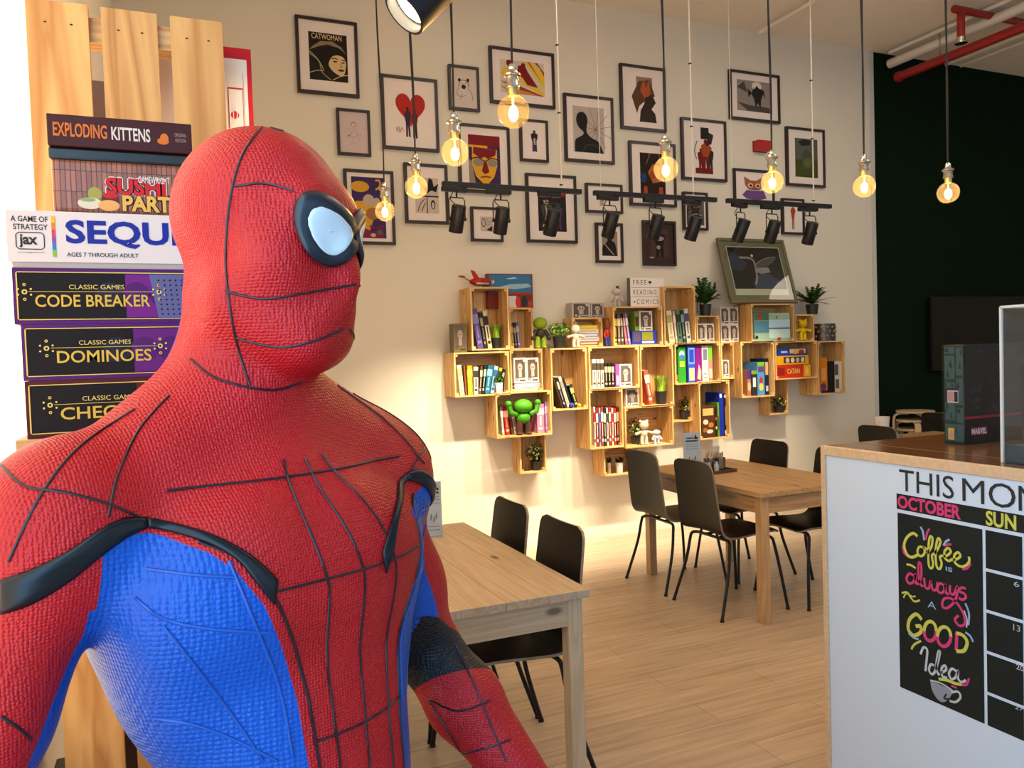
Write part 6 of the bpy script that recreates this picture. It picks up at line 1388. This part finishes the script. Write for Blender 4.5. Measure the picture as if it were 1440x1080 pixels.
def ttxt(s, u0, v0, u1, v1, c, bold=0.03, sh=0.0, yo=0):
    xa, zb2 = TZ(u0, v1); xb, za = TZ(u1, v0); m.text(s, xa, zb2, xb, za, y_-yo, c, bold, shear=sh)
for dxy in ((-5, 0), (5, 0), (0, 5), (0, -5)): ttxt('SUSHI', 537+dxy[0], 905+dxy[1]+6, 838+dxy[0], 985+dxy[1], 1, 0.06)
ttxt('SUSHI', 537, 911, 838, 985, 0, 0.04, yo=0.0004)
ttxt('GAMEWRIGHT', 700, 900, 858, 926, 1, 0.01, yo=0.0006)
for dxy in ((-4, 0), (4, 0), (0, 4), (0, -4)): ttxt('PARTY', 622+dxy[0], 1000+dxy[1], 930+dxy[0], 1068+dxy[1], 3, 0.06)
ttxt('PARTY', 622, 1000, 930, 1068, 2, 0.04, yo=0.0004)
def blob(u, v, ru, rv, c, yo=0.0):
    xa, za = TZ(u, v); xb, zb2 = TZ(u+ru, v+rv); m.disc(xa, za, abs(xb-xa), y_-yo, c, rz=abs(za-zb2), n=20)
blob(480, 980, 38, 36, 4); blob(455, 1028, 64, 32, 5, .0002); blob(445, 1010, 40, 12, 6, .0004); blob(552, 1040, 56, 30, 7, .0005); blob(560, 1010, 46, 32, 3, .0004); blob(560, 990, 40, 16, 0, .0007)
m.build('lettering', [hexc('b81a20', 0.3), hexc('d8d0c8', 0.3), hexc('d0a850', 0.3), hexc('5a2414', 0.3), hexc('9a9440', 0.3), hexc('cfc8b0', 0.3), hexc('8a9a60', 0.3), hexc('d8a058', 0.3)], tin)
# exploding kittens box
z0 = z0+hb+0.0004; x0 = gx(65.5, YG, 180); w = gx(270, YG, 200)-x0; h = zpx(66, 158.5)-z0
ek = thing('card_game', 'brown card game box lettered EXPLODING KITTENS on top of the stack', 'card game', (x0, YG, z0))
MB().b2((0, 0, 0), (w, 0.11, h)).build('carton', hexc('3c1413', 0.4), ek, bevel=0.0015)
m = MB()
def EK(u, v): p = on('y', YG, u/3.6, v/3.6); return p.x-x0, p.z-z0
m.text('EXPLODING', w*0.04, h*0.30, w*0.40, h*0.74, -0.0004, 0, 0.02); m.text('KITTENS', w*0.43, h*0.29, w*0.70, h*0.72, -0.0004, 1, 0.02)
m.text('ORIGINAL', w*0.875, h*0.54, w*0.96, h*0.66, -0.0004, 2); m.text('EDITION', w*0.88, h*0.36, w*0.955, h*0.48, -0.0004, 2)
m.disc(w*0.79, h*0.36, w*0.042, -0.0004, 0, rz=h*0.11, n=18); m.disc(w*0.80, h*0.46, w*0.03, -0.0005, 0, rz=h*0.16, n=18)
m.build('lettering', [hexc('c86a20', 0.4), hexc('cfc4bc', 0.4), hexc('a08878', 0.4)], ek)
# behind the slats
yb_ = YS+0.09
a = on('y', yb_, 352.5, 70); b = on('y', yb_, 345, 225)
rb_ = thing('board_game', 'red and white board game box standing behind the top of the slats', 'board game', (0, 0, 0))
xl = on('y', yb_, 150, 100).x; zb_r = zsh[0]
rb_.location = (xl, yb_, zb_r+0.0004); w = a.x-xl; h = a.z-zb_r
m = MB(); m.b2((0, 0, 0), (w, 0.06, h)); m.build('carton', hexc('a81018', 0.4), rb_)
m = MB(); m.rect(w*0.03, h*0.04, w*0.965, h*0.955, -0.0004, 0); m.rect(w*0.82, h*0.62, w*0.93, h*0.84, -0.0008, 1); m.rect(w*0.825, h*0.627, w*0.925, h*0.833, -0.001, 0); m.disc(w*0.865, h*0.73, w*0.03, -0.0012, 1); m.text('D', w*0.85, h*0.7, w*0.885, h*0.77, -0.0014, 0, 0.02)
m.poly([(w*0.0, h*0.0), (w*0.3, h*0.0), (w*0.5, h*0.45), (w*0.44, h*0.5), (w*0.1, h*0.3)], -0.0009, 1); m.poly([(w*0.42, h*0.5), (w*0.52, h*0.48), (w*0.62, h*0.75), (w*0.56, h*0.8)], -0.0009, 1)
m.ribbon([(w*0.935, h*0.06), (w*0.935, h*0.9)], 0.001, -0.001, 2); m.disc(w*0.85, h*0.42, w*0.02, -0.001, 3)
m.build('print', [hexc('cfc0b0', 0.4), hexc('b0141c', 0.4), hexc('8a7a70', 0.4), hexc('6a3020', 0.4)], rb_)
x0 = gx(120, YS+0.08, 1000)
for lab, z0, h, c, art in (('black boxed game on the lower rack shelf behind the slats', zsh[1], 0.075, '141210', 'b'), ('pale boxed game with red lettering lowest behind the slats', zsh[2], 0.09, '8a8078', 'r'), ('dark maroon boxed game lying on the pale boxed one behind the slats', zsh[2]+0.0904, 0.07, '3a2622', 'm'), ('grey boxed game standing on the black one behind the slats', zsh[1]+0.0754, 0.1, '5a5450', 'g')):
    t = thing('board_game', lab, 'board game', (X0+0.03, YS+0.075, z0+0.0004))
    MB().b2((0, 0, 0), (0.30, 0.2, h)).build('carton', hexc(c, 0.4), t)
    m = MB(); m.text('GUESS' if art == 'r' else 'GAMES', 0.04, h*0.3, 0.26, h*0.75, -0.0004, 0, 0.03)
    m.build('lettering', [hexc('8a1a1c' if art == 'r' else '6a5a40')], t)
# ------------------------------------------------------------------ life-size mannequin in a red and blue bodysuit
AF = math.radians(48)
fh = Vector((math.sin(YAW), math.cos(YAW), 0)); rh = Vector((math.cos(YAW), -math.sin(YAW), 0))
SP = rh*(-0.272)+fh*0.838
Xb = -rh*math.cos(AF)-fh*math.sin(AF)
mq = thing('mannequin', 'life-size mannequin in a red and blue bodysuit and full hood, standing at left front', 'mannequin', SP, (0, 0, math.atan2(Xb.y, Xb.x)))
MQ = Matrix.Translation(SP) @ Matrix.Rotation(math.atan2(Xb.y, Xb.x), 4, 'Z')
MQi = MQ.inverted()
HY = math.radians(27)                     # the head is turned towards its own left
HP = Vector((-0.006, 0.008, 1.592))
def hd(x, y, z):                          # head frame -> body frame
    c, s = math.cos(HY), math.sin(HY)
    return (HP.x+c*x-s*y, HP.y+s*x+c*y, HP.z+z)
vox = 0.0055
lo = np.array([-0.52, -0.24, -0.02]); hi = np.array([0.52, 0.34, 1.86])
nn = np.ceil((hi-lo)/vox).astype(int)+1
ax = [(lo[i]+vox*np.arange(nn[i])).astype(np.float32) for i in range(3)]
D = np.full(nn, 0.2, np.float32)
def blk(c0, c1, mg):
    a = np.clip(np.floor((np.array(c0)-mg-lo)/vox).astype(int), 0, nn-1); b = np.clip(np.ceil((np.array(c1)+mg-lo)/vox).astype(int)+1, 1, nn)
    return tuple(slice(a[i], b[i]) for i in range(3))
def smin(sl, d, k):
    o = D[sl]; h = np.clip(0.5+0.5*(o-d)/k, 0, 1)
    D[sl] = o*(1-h)+d*h-k*h*(1-h)
def ell(c, r, k=0.03, yaw=0.0, tilt=0.0, roll=0.0):
    R = max(r); sl = blk([c[i]-R for i in range(3)], [c[i]+R for i in range(3)], k+0.02)
    X, Y, Z = np.meshgrid(ax[0][sl[0]]-c[0], ax[1][sl[1]]-c[1], ax[2][sl[2]]-c[2], indexing='ij')
    if yaw or tilt or roll:
        M = np.array(Euler((tilt, roll, yaw)).to_matrix().transposed())
        X, Y, Z = (M[i, 0]*X+M[i, 1]*Y+M[i, 2]*Z for i in range(3))
    k0 = np.sqrt((X/r[0])**2+(Y/r[1])**2+(Z/r[2])**2); k1 = np.sqrt((X/r[0]**2)**2+(Y/r[1]**2)**2+(Z/r[2]**2)**2)+1e-9
    smin(sl, (k0*(k0-1)/k1).astype(np.float32), k)
def cone(a, b, r1, r2, k=0.03):
    a, b = np.array(a), np.array(b); R = max(r1, r2)
    sl = blk(np.minimum(a, b)-R, np.maximum(a, b)+R, k+0.02)
    X, Y, Z = np.meshgrid(ax[0][sl[0]]-a[0], ax[1][sl[1]]-a[1], ax[2][sl[2]]-a[2], indexing='ij')
    v = b-a; h = np.clip((X*v[0]+Y*v[1]+Z*v[2])/(v@v), 0, 1)
    d = np.sqrt((X-h*v[0])**2+(Y-h*v[1])**2+(Z-h*v[2])**2)-(r1+(r2-r1)*h)
    smin(sl, d.astype(np.float32), k)
# trunk
ell((-0.022, 0.026, 0.95), (0.155, 0.112, 0.13), 0.04)
ell((-0.022, 0.028, 1.10), (0.122, 0.100, 0.17), 0.05)
ell((-0.010, 0.008, 1.27), (0.150, 0.112, 0.19), 0.05)
ell((0, 0.0, 1.37), (0.155, 0.095, 0.12), 0.05)
for s in (1, -1):
    ell((s*0.075, 0.070, 1.345), (0.092, 0.050, 0.078), 0.035, yaw=-s*0.3)
    ell((s*0.120-0.006, -0.012, 1.29), (0.050, 0.080, 0.12), 0.04, roll=s*0.2)
    cone((s*0.02, -0.035, 1.535), (s*0.15, -0.02, 1.437), 0.046, 0.042, 0.05)
    cone((s*0.06, -0.02, 1.47), (s*0.165, -0.005, 1.412), 0.06, 0.06, 0.04)
    ell((s*0.08, -0.065, 1.37), (0.085, 0.055, 0.11), 0.05)
# legs
for s in (1, -1):
    cone((s*0.09, 0.0, 0.93), (s*0.10, 0.01, 0.52), 0.092, 0.060, 0.04)
    cone((s*0.10, 0.01, 0.52), (s*0.115, -0.02, 0.30), 0.058, 0.056, 0.03)
    cone((s*0.115, -0.02, 0.32), (s*0.12, -0.025, 0.09), 0.055, 0.040, 0.03)
    cone((s*0.12, -0.03, 0.045), (s*0.145, 0.15, 0.035), 0.043, 0.036, 0.03)
# arms: the figure's right arm (x > 0) is the one near the viewer
ARMS = {1: ((0.197, -0.005, 1.398), (0.305, -0.035, 1.135), (0.350, 0.085, 0.91)), -1: ((-0.153, -0.020, 1.390), (-0.250, -0.028, 1.165), (-0.312, 0.125, 0.965))}
for s in (1, -1):
    sh, el, wr = ARMS[s]
    ell((sh[0]+s*0.006, sh[1], sh[2]+0.008), (0.066, 0.068, 0.085), 0.035, roll=-s*0.3)
    mid = [sh[i]*0.45+el[i]*0.55 for i in range(3)]
    cone(sh, mid, 0.056, 0.050, 0.02); cone(mid, el, 0.050, 0.043, 0.02)
    ell([sh[i]*0.5+el[i]*0.5+(0, 0.018, 0)[i] for i in range(3)], (0.042, 0.045, 0.085), 0.02, roll=-s*0.35)
    m2 = [el[i]*0.68+wr[i]*0.32 for i in range(3)]
    cone(el, m2, 0.043, 0.047, 0.015); cone(m2, wr, 0.047, 0.030, 0.02)
    # hand
    dv = (Vector(wr)-Vector(el)).normalized(); pv = Vector(wr)+dv*0.05
    sd = dv.cross(Vector((s, 0, 0))).normalized(); nr = sd.cross(dv)
    cone(Vector(wr), pv, 0.030, 0.034, 0.02)
    for q, L_ in ((-1.5, 0.062), (-0.5, 0.075), (0.5, 0.072), (1.5, 0.058)):
        b0 = pv+sd*(q*0.019)+dv*0.015; b1 = b0+dv*L_*0.55-nr*s*0.012; b2 = b1+dv*L_*0.40-nr*s*0.030
        cone(b0, b1, 0.0105, 0.0095, 0.004); cone(b1, b2, 0.0095, 0.008, 0.003)
    t0 = Vector(wr)+dv*0.025+sd*0.03*1; t1 = t0+sd*0.028+dv*0.03; cone(t0, t1, 0.013, 0.011, 0.008); cone(t1, t1+dv*0.032+sd*0.004, 0.011, 0.009, 0.004)
# neck and hooded head
cone((0, -0.022, 1.46), hd(0, -0.022, 0.03), 0.066, 0.059, 0.04)
ell(hd(0, 0.002, 0.115), (0.079, 0.091, 0.090), 0.02, yaw=HY)
ell(hd(0, 0.030, 0.055), (0.066, 0.066, 0.092), 0.03, yaw=HY)
ell(hd(0, 0.056, -0.015), (0.036, 0.034, 0.030), 0.035, yaw=HY)
for s in (1, -1):
    cone(hd(s*0.052, 0.0, 0.02), hd(s*0.022, 0.062, -0.015), 0.024, 0.022, 0.03)
    ell(hd(s*0.045, 0.048, 0.06), (0.03, 0.03, 0.03), 0.03, yaw=HY)
ell(hd(0, 0.097, 0.055), (0.013, 0.016, 0.032), 0.025, yaw=HY, tilt=0.25)
ell(hd(0, 0.082, 0.012), (0.026, 0.018, 0.014), 0.02, yaw=HY)
ell(hd(0, 0.078, 0.115), (0.05, 0.022, 0.02), 0.03, yaw=HY)
# polygonise (surface nets)
def nets(D):
    s = D < 0
    c = np.zeros(np.array(D.shape)-1, np.int8)
    for dx in (0, 1):
        for dy in (0, 1):
            for dz in (0, 1): c += s[dx:dx+c.shape[0], dy:dy+c.shape[1], dz:dz+c.shape[2]]
    act = (c > 0) & (c < 8)
    idx = np.argwhere(act); vid = -np.ones(c.shape, np.int32); vid[act] = np.arange(len(idx))
    acc = np.zeros((len(idx), 3)); cnt = np.zeros(len(idx))
    for axis in range(3):
        o = [0, 1, 2]; o.remove(axis)
        for u in (0, 1):
            for v in (0, 1):
                a = idx.copy(); a[:, o[0]] += u; a[:, o[1]] += v
                b = a.copy(); b[:, axis] += 1
                da = D[a[:, 0], a[:, 1], a[:, 2]]; db = D[b[:, 0], b[:, 1], b[:, 2]]
                m = (da < 0) != (db < 0)
                t = np.where(m, da/(da-db+1e-12), 0)
                p = a.astype(float); p[:, axis] += t
                acc[m] += p[m]; cnt[m] += 1
    V = acc/cnt[:, None]
    F_ = []
    for axis in range(3):
        o1, o2 = (axis+1) % 3, (axis+2) % 3
        sl0 = [slice(None)]*3; sl1 = [slice(None)]*3; sl0[axis] = slice(0, -1); sl1[axis] = slice(1, None)
        A = s[tuple(sl0)]; B = s[tuple(sl1)]
        for flip, M_ in ((False, A & ~B), (True, ~A & B)):
            e = np.argwhere(M_)
            e = e[(e[:, o1] > 0) & (e[:, o2] > 0) & (e[:, o1] < D.shape[o1]-1) & (e[:, o2] < D.shape[o2]-1)]
            q = []
            for du, dv in ((-1, -1), (0, -1), (0, 0), (-1, 0)):
                k = e.copy(); k[:, o1] += du; k[:, o2] += dv
                q.append(vid[k[:, 0], k[:, 1], k[:, 2]])
            q = np.stack(q, 1)
            if flip: q = q[:, ::-1]
            F_.append(q)
    return V, np.concatenate(F_)
V, Q = nets(D)
V = V*vox+lo
E_ = np.concatenate([Q[:, [0, 1]], Q[:, [1, 2]], Q[:, [2, 3]], Q[:, [3, 0]]])
def lap(V, it, w):
    for _ in range(it):
        a = np.zeros_like(V); n = np.zeros(len(V))
        for i, j in ((0, 1), (1, 0)):
            np.add.at(a, E_[:, i], V[E_[:, j]]); np.add.at(n, E_[:, i], 1)
        V = V+w*(a/n[:, None]-V)
    return V
for _ in range(3): V = lap(lap(V, 1, 0.5), 1, -0.45)
bvh = BVHTree.FromPolygons([tuple(v) for v in V], [tuple(int(i) for i in q) for q in Q])
Oi = MQi @ O; R3 = MQi.to_3x3()
def hit(px, py):
    d = (R3 @ ray(px, py)).normalized()
    loc, nor, _, _ = bvh.ray_cast(Oi, d)
    return (None, None) if loc is None else (loc, nor)
# colour regions as a signed field on the surface: > 0 blue
x, y, z = np.abs(V[:, 0]), V[:, 1], V[:, 2]
def twist(q): return 13*np.clip((1.44-np.asarray(q))/0.10, 0, 1)
phi = np.degrees(np.arctan2(V[:, 1], V[:, 0]))-twist(z)      # the trunk is turned a little towards its own left
phi = np.where(phi > 90, 180-phi, phi); phi = np.where(phi < -90, -180-phi, phi)
pz = [0.0, 0.9, 1.02, 1.10, 1.167, 1.235, 1.289, 1.334, 1.37, 1.387, 1.41, 1.425]
pf = [62, 66, 74, 76, 76, 72, 66, 60, 51, 43, 22, -30]
front = np.interp(z, pz, pf)-twist(z)
blue = np.minimum(front-phi, phi+78)*0.0025
arm_d = np.full(len(V), 9.0); arm_b = np.full(len(V), -1.0); armblk = np.full(len(V), -1.0)
for s in (1, -1):
    sh, el, wr = [np.array(p) for p in ARMS[s]]
    for a, b in ((sh, el), (el, wr+(wr-el)*0.6)):
        v = b-a; h = np.clip(((V-a)@v)/(v@v), 0, 1); rv = V-a-h[:, None]*v; d = np.linalg.norm(rv, axis=1)
        med = np.array([-s*0.9, 0.25, -0.3]); u = v/np.linalg.norm(v); med = med-u*(med@u); med /= np.linalg.norm(med)
        cs = (rv@med)/(d+1e-9)
        fld = (cs-0.30)*0.05 if a is sh else np.full(len(V), -0.02)
        sel = d < arm_d
        arm_d = np.where(sel, d, arm_d); arm_b = np.where(sel, fld, arm_b)
    if s < 0:
        n_ = np.array([0.35, 0.75, -1.0]); n_ /= np.linalg.norm(n_)
        t_ = (V-el)@n_
        armblk = np.where((V[:, 0] < -0.19) & (np.abs(V[:, 2]-el[2]) < 0.12), 0.027-np.abs(t_-0.022), armblk)
td = np.sqrt((x/0.175)**2+(y/0.125)**2)
isarm = (arm_d < 0.075) & (x > 0.185+0.28*np.clip(1.36-z, 0, 0.4)*0.4) & (z < 1.52)
arm_b = np.minimum(arm_b, np.interp(z, [1.0, 1.18, 1.267, 1.316, 1.362, 1.405], [0.36, 0.26, 0.222, 0.195, 0.178, 0.163])-x)
blue = np.where(isarm, arm_b, blue)
blue = np.where((z < 0.55) & (x < 0.2) & ~isarm, -0.02, blue)
for s in (1,): pass
me = bpy.data.meshes.new('body')
me.from_pydata([tuple(v) for v in V], [], [tuple(int(i) for i in q) for q in Q])
me.attributes.new('blue_field', 'FLOAT', 'POINT').data.foreach_set('value', blue.astype(np.float32))
me.attributes.new('band_field', 'FLOAT', 'POINT').data.foreach_set('value', armblk.astype(np.float32))
me.polygons.foreach_set('use_smooth', [True]*len(Q))
def suit():
    m = bpy.data.materials.new('suit_fabric'); m.use_nodes = True
    nt = m.node_tree; N = nt.nodes.new; L = nt.links.new; p = nt.nodes['Principled BSDF']
    def step(name):
        a = N('ShaderNodeAttribute'); a.attribute_name = name
        g = N('ShaderNodeMapRange'); g.inputs[1].default_value = -0.0006; g.inputs[2].default_value = 0.0006
        L(a.outputs['Fac'], g.inputs[0]); return g.outputs[0]
    fb_, fk = step('blue_field'), step('band_field')
    tc = N('ShaderNodeTexCoord')
    v1 = N('ShaderNodeTexVoronoi'); v1.inputs['Scale'].default_value = 330; v1.inputs['Randomness'].default_value = 0.35; L(tc.outputs['Object'], v1.inputs['Vector'])
    v2 = N('ShaderNodeTexVoronoi'); v2.inputs['Scale'].default_value = 215; v2.inputs['Randomness'].default_value = 0.25; L(tc.outputs['Object'], v2.inputs['Vector'])
    hm = N('ShaderNodeMix'); L(fb_, hm.inputs[0]); L(v1.outputs['Distance'], hm.inputs[2]); L(v2.outputs['Distance'], hm.inputs[3])
    bp = N('ShaderNodeBump'); bp.invert = True; bp.inputs['Strength'].default_value = 0.8; bp.inputs['Distance'].default_value = 0.002
    L(hm.outputs[0], bp.inputs['Height']); L(bp.outputs[0], p.inputs['Normal'])
    nz = N('ShaderNodeTexNoise'); nz.inputs['Scale'].default_value = 14; nz.inputs['Detail'].default_value = 3; L(tc.outputs['Object'], nz.inputs['Vector'])
    rd = N('ShaderNodeMix'); rd.data_type = 'RGBA'; rd.inputs[6].default_value = (0.40, 0.007, 0.010, 1); rd.inputs[7].default_value = (0.52, 0.011, 0.015, 1); L(nz.outputs['Fac'], rd.inputs[0])
    c1 = N('ShaderNodeMix'); c1.data_type = 'RGBA'; L(fb_, c1.inputs[0]); L(rd.outputs[2], c1.inputs[6]); c1.inputs[7].default_value = (0.004, 0.075, 0.40, 1)
    c2 = N('ShaderNodeMix'); c2.data_type = 'RGBA'; L(fk, c2.inputs[0]); L(c1.outputs[2], c2.inputs[6]); c2.inputs[7].default_value = (0.010, 0.010, 0.014, 1)
    L(c2.outputs[2], p.inputs['Base Color'])
    p.inputs['Roughness'].default_value = 0.36; p.inputs['Specular IOR Level'].default_value = 0.3
    return m
me.materials.append(suit())
body = bpy.data.objects.new('body', me); put(body, mq)
seam_m = mat('seam_dark', (0.018, 0.006, 0.010), 0.4)
def hmir(p):                              # mirror a point of the head left to right in the head frame
    c, s = math.cos(HY), math.sin(HY); q = Vector(p)-HP
    lx, ly = c*q.x+s*q.y, -s*q.x+c*q.y
    return Vector(hd(-lx, ly, q.z))
SM = MB()
def bmir(p):                              # mirror on the slightly turned trunk
    t = math.radians(float(twist(p.z))); c_, s_ = math.cos(t), math.sin(t)
    X, Y = c_*p.x+s_*p.y, -s_*p.x+c_*p.y
    return Vector((-X*c_-Y*s_, -X*s_+Y*c_, p.z))
def snap(p):
    loc, nor, _, _ = bvh.find_nearest(p); return loc, nor
def seam(pxs, mirror=None, r=0.0013, mb=None):
    pts = []
    for q in spline([(a, b) for a, b in pxs], 7):
        l, n = hit(q.x, q.y)
        if l is not None and (not pts or (l-pts[-1]).length < 0.05): pts.append(l+n*0.0002)
    if len(pts) > 1:
        SM.tube(pts, r, n=6)
        if mirror:
            mp = []
            for p in pts:
                l, n = snap(hmir(p) if mirror == 'h' else bmir(p)); mp.append(l+n*0.0002)
            SM.tube(mp, r, n=6)
# hood: a few plain tailoring seams
seam([(369, 179), (340, 220), (322, 290), (318, 380), (330, 470), (352, 545)], 'h')
seam([(374, 178), (440, 202), (488, 258), (509, 330)])
seam([(330, 262), (370, 258), (412, 268)], 'h')
seam([(318, 410), (370, 420), (430, 412), (500, 400)], 'h')
seam([(330, 475), (390, 488), (440, 480), (484, 462)], 'h')
seam([(268, 505), (300, 530), (350, 545), (390, 548), (424, 538)])
# trunk: princess seams and level panel seams
def cast(ph, z, cx=-0.008, cy=0.01):
    a_ = math.radians(ph); dr = Vector((math.cos(a_), math.sin(a_), 0))
    l, n, _, _ = bvh.ray_cast(Vector((cx, cy, z))+dr*0.165, -dr)
    return l, n
def tseam(q, r=0.0014):
    pts = []
    for ph, z in q:
        l, n = cast(ph, z)
        if l is not None and (not pts or (l-pts[-1]).length < 0.06): pts.append(l+n*0.0002)
    if len(pts) > 1: SM.tube(pts, r, n=6)
L_ = lambda a, b, n=24: [(a[0]+(b[0]-a[0])*i/n, a[1]+(b[1]-a[1])*i/n) for i in range(n+1)]
bnd = lambda q: float(np.interp(q, pz, pf)-twist(q))
tws = lambda q: [(ph_+float(twist(z_)), z_) for ph_, z_ in q]
tseam(tws(L_((90, 0.98), (90, 1.455), 40)))
for s in (1, -1):
    tseam(tws([(90+s*min(20, (90-bnd(q))*0.62), q) for q in [0.98+0.0119*k for k in range(41)]]))
    tseam(tws([(90+s*(90-bnd(q)), q) for q in [0.98+0.0119*k for k in range(36)]]), 0.0017)
for z_ in (1.04, 1.19, 1.345): w_ = 90-bnd(z_); tseam(tws(L_((90-w_, z_), (90+w_, z_), 40)))
tseam(L_((20, 1.44), (160, 1.44), 40))
seam([(238, 556), (195, 605), (165, 670), (152, 728)], 'b')
seam([(190, 575), (110, 630), (55, 700), (12, 790)], 'b')
seam([(2, 655), (36, 684), (90, 692), (150, 708), (203, 730)], 'b')
seam([(640, 905), (668, 965), (712, 1072)])
seam([(604, 985), (634, 1035), (660, 1078)])
seam([(606, 985), (645, 1000), (690, 985)])
seam([(650, 1060), (690, 1050), (718, 1040)])
seam([(2, 1008), (26, 1024), (44, 1040)])
# blue side panels: raised ribs
rib_m = mat('rib_blue', (0.004, 0.07, 0.36), 0.4)
RM = MB(); SMk = SM; SM = RM
for q in ([(206, 800), (270, 808), (330, 812)], [(190, 840), (230, 870), (300, 885), (384, 890)], [(215, 1010), (270, 1018), (330, 1040), (390, 1070)], [(322, 788), (352, 860), (392, 965), (412, 1065)], [(230, 880), (270, 930), (330, 1010), (370, 1070)]):
    seam(q, 'b', r=0.0016)
SM = SMk
RM.build('rib_seams', rib_m, mq, smooth=60)
SM.build('seam_piping', seam_m, mq, smooth=60)
band_m = mat('band_black', (0.006, 0.009, 0.012), 0.28, spec=0.3)
def patch(name, A, B, n, m, mt, mirror=None, off=0.0025, label=None):
    A = spline(A, n); B = spline(B, n)
    k = min(len(A), len(B)); rows = []
    for i in range(k):
        r = []
        for j in range(m+1):
            t = j/m; q = A[i]*(1-t)+B[i]*t; l, nr = hit(q.x, q.y); r.append((l, nr))
        rows.append(r)
    for mir in ([None, mirror] if mirror else [None]):
        mb = MB(); vid = {}
        for i in range(k):
            for j in range(m+1):
                l, nr = rows[i][j]
                if l is None: continue
                if mir:
                    l, nr = snap(hmir(l) if mir == 'h' else Vector((-l.x, l.y, l.z)))
                e = off*(0.3 if j in (0, m) or i in (0, k-1) else 1)
                vid[i, j] = len(mb.v); mb.v.append(tuple(l+nr*e))
        for i in range(k-1):
            for j in range(m):
                ks = [(i, j), (i+1, j), (i+1, j+1), (i, j+1)]
                if all(q in vid for q in ks):
                    P = [Vector(mb.v[vid[q]]) for q in ks]
                    if max((P[a]-P[b]).length for a in range(4) for b in range(a)) < 0.05:
                        f = tuple(vid[q] for q in ks); mb.f.append(f if not mir else f[::-1]); mb.m.append(0)
        o = mb.build(name, mt, mq, smooth=60)
        so = o.modifiers.new('thickness', 'SOLIDIFY'); so.thickness = 0.003; so.offset = 0
    return o
patch('shoulder_band', [(2, 815), (45, 800), (95, 775), (140, 745), (172, 730), (204, 729)], [(2, 863), (45, 848), (95, 818), (140, 782), (176, 756), (206, 741)], 6, 6, band_m, 'b')
patch('chest_band', [(206, 729), (252, 739), (300, 754), (345, 777), (374, 800), (389, 816)], [(206, 740), (252, 750), (300, 766), (335, 788), (360, 818), (385, 850)], 6, 5, band_m, 'b')
# goggle lens: dark rounded rim and a pale oval lens on each side
def oval_patch(name, c, a, b, ang, mt, off, th):
    ca, sa = math.cos(ang), math.sin(ang)
    rings = 8; seg = 40
    for mir in (None, 'h'):
        mb = MB()
        for i in range(rings+1):
            for k in range(seg):
                t = 2*PI*k/seg; r = i/rings
                u, v = a*r*math.cos(t), b*r*math.sin(t)*(1+0.18*math.cos(t))
                l, nr = hit(c[0]+u*ca-v*sa, c[1]+u*sa+v*ca)
                if l is None: l, nr = snap(Vector(hd(0, 0.1, 0.1)))
                if mir: l, nr = snap(hmir(l))
                mb.v.append(tuple(l+nr*(off*(1 if r < 0.93 else 0.35))))
        for i in range(rings):
            for k in range(seg):
                k2 = (k+1) % seg
                f = (i*seg+k, i*seg+k2, (i+1)*seg+k2, (i+1)*seg+k); mb.f.append(f if mir else f[::-1]); mb.m.append(0)
        o = mb.build(name, mt, mq, smooth=70)
        so = o.modifiers.new('thickness', 'SOLIDIFY'); so.thickness = th; so.offset = -1 if not mir else -1
oval_patch('goggle_rim', (455, 322), 54, 38, math.radians(58), mat('rim_dark', (0.008, 0.014, 0.024), 0.32), 0.004, 0.004)
oval_patch('goggle_lens', (457, 325), 41, 28, math.radians(58), mat('lens_pale', (0.62, 0.66, 0.68), 0.28), 0.0065, 0.002)
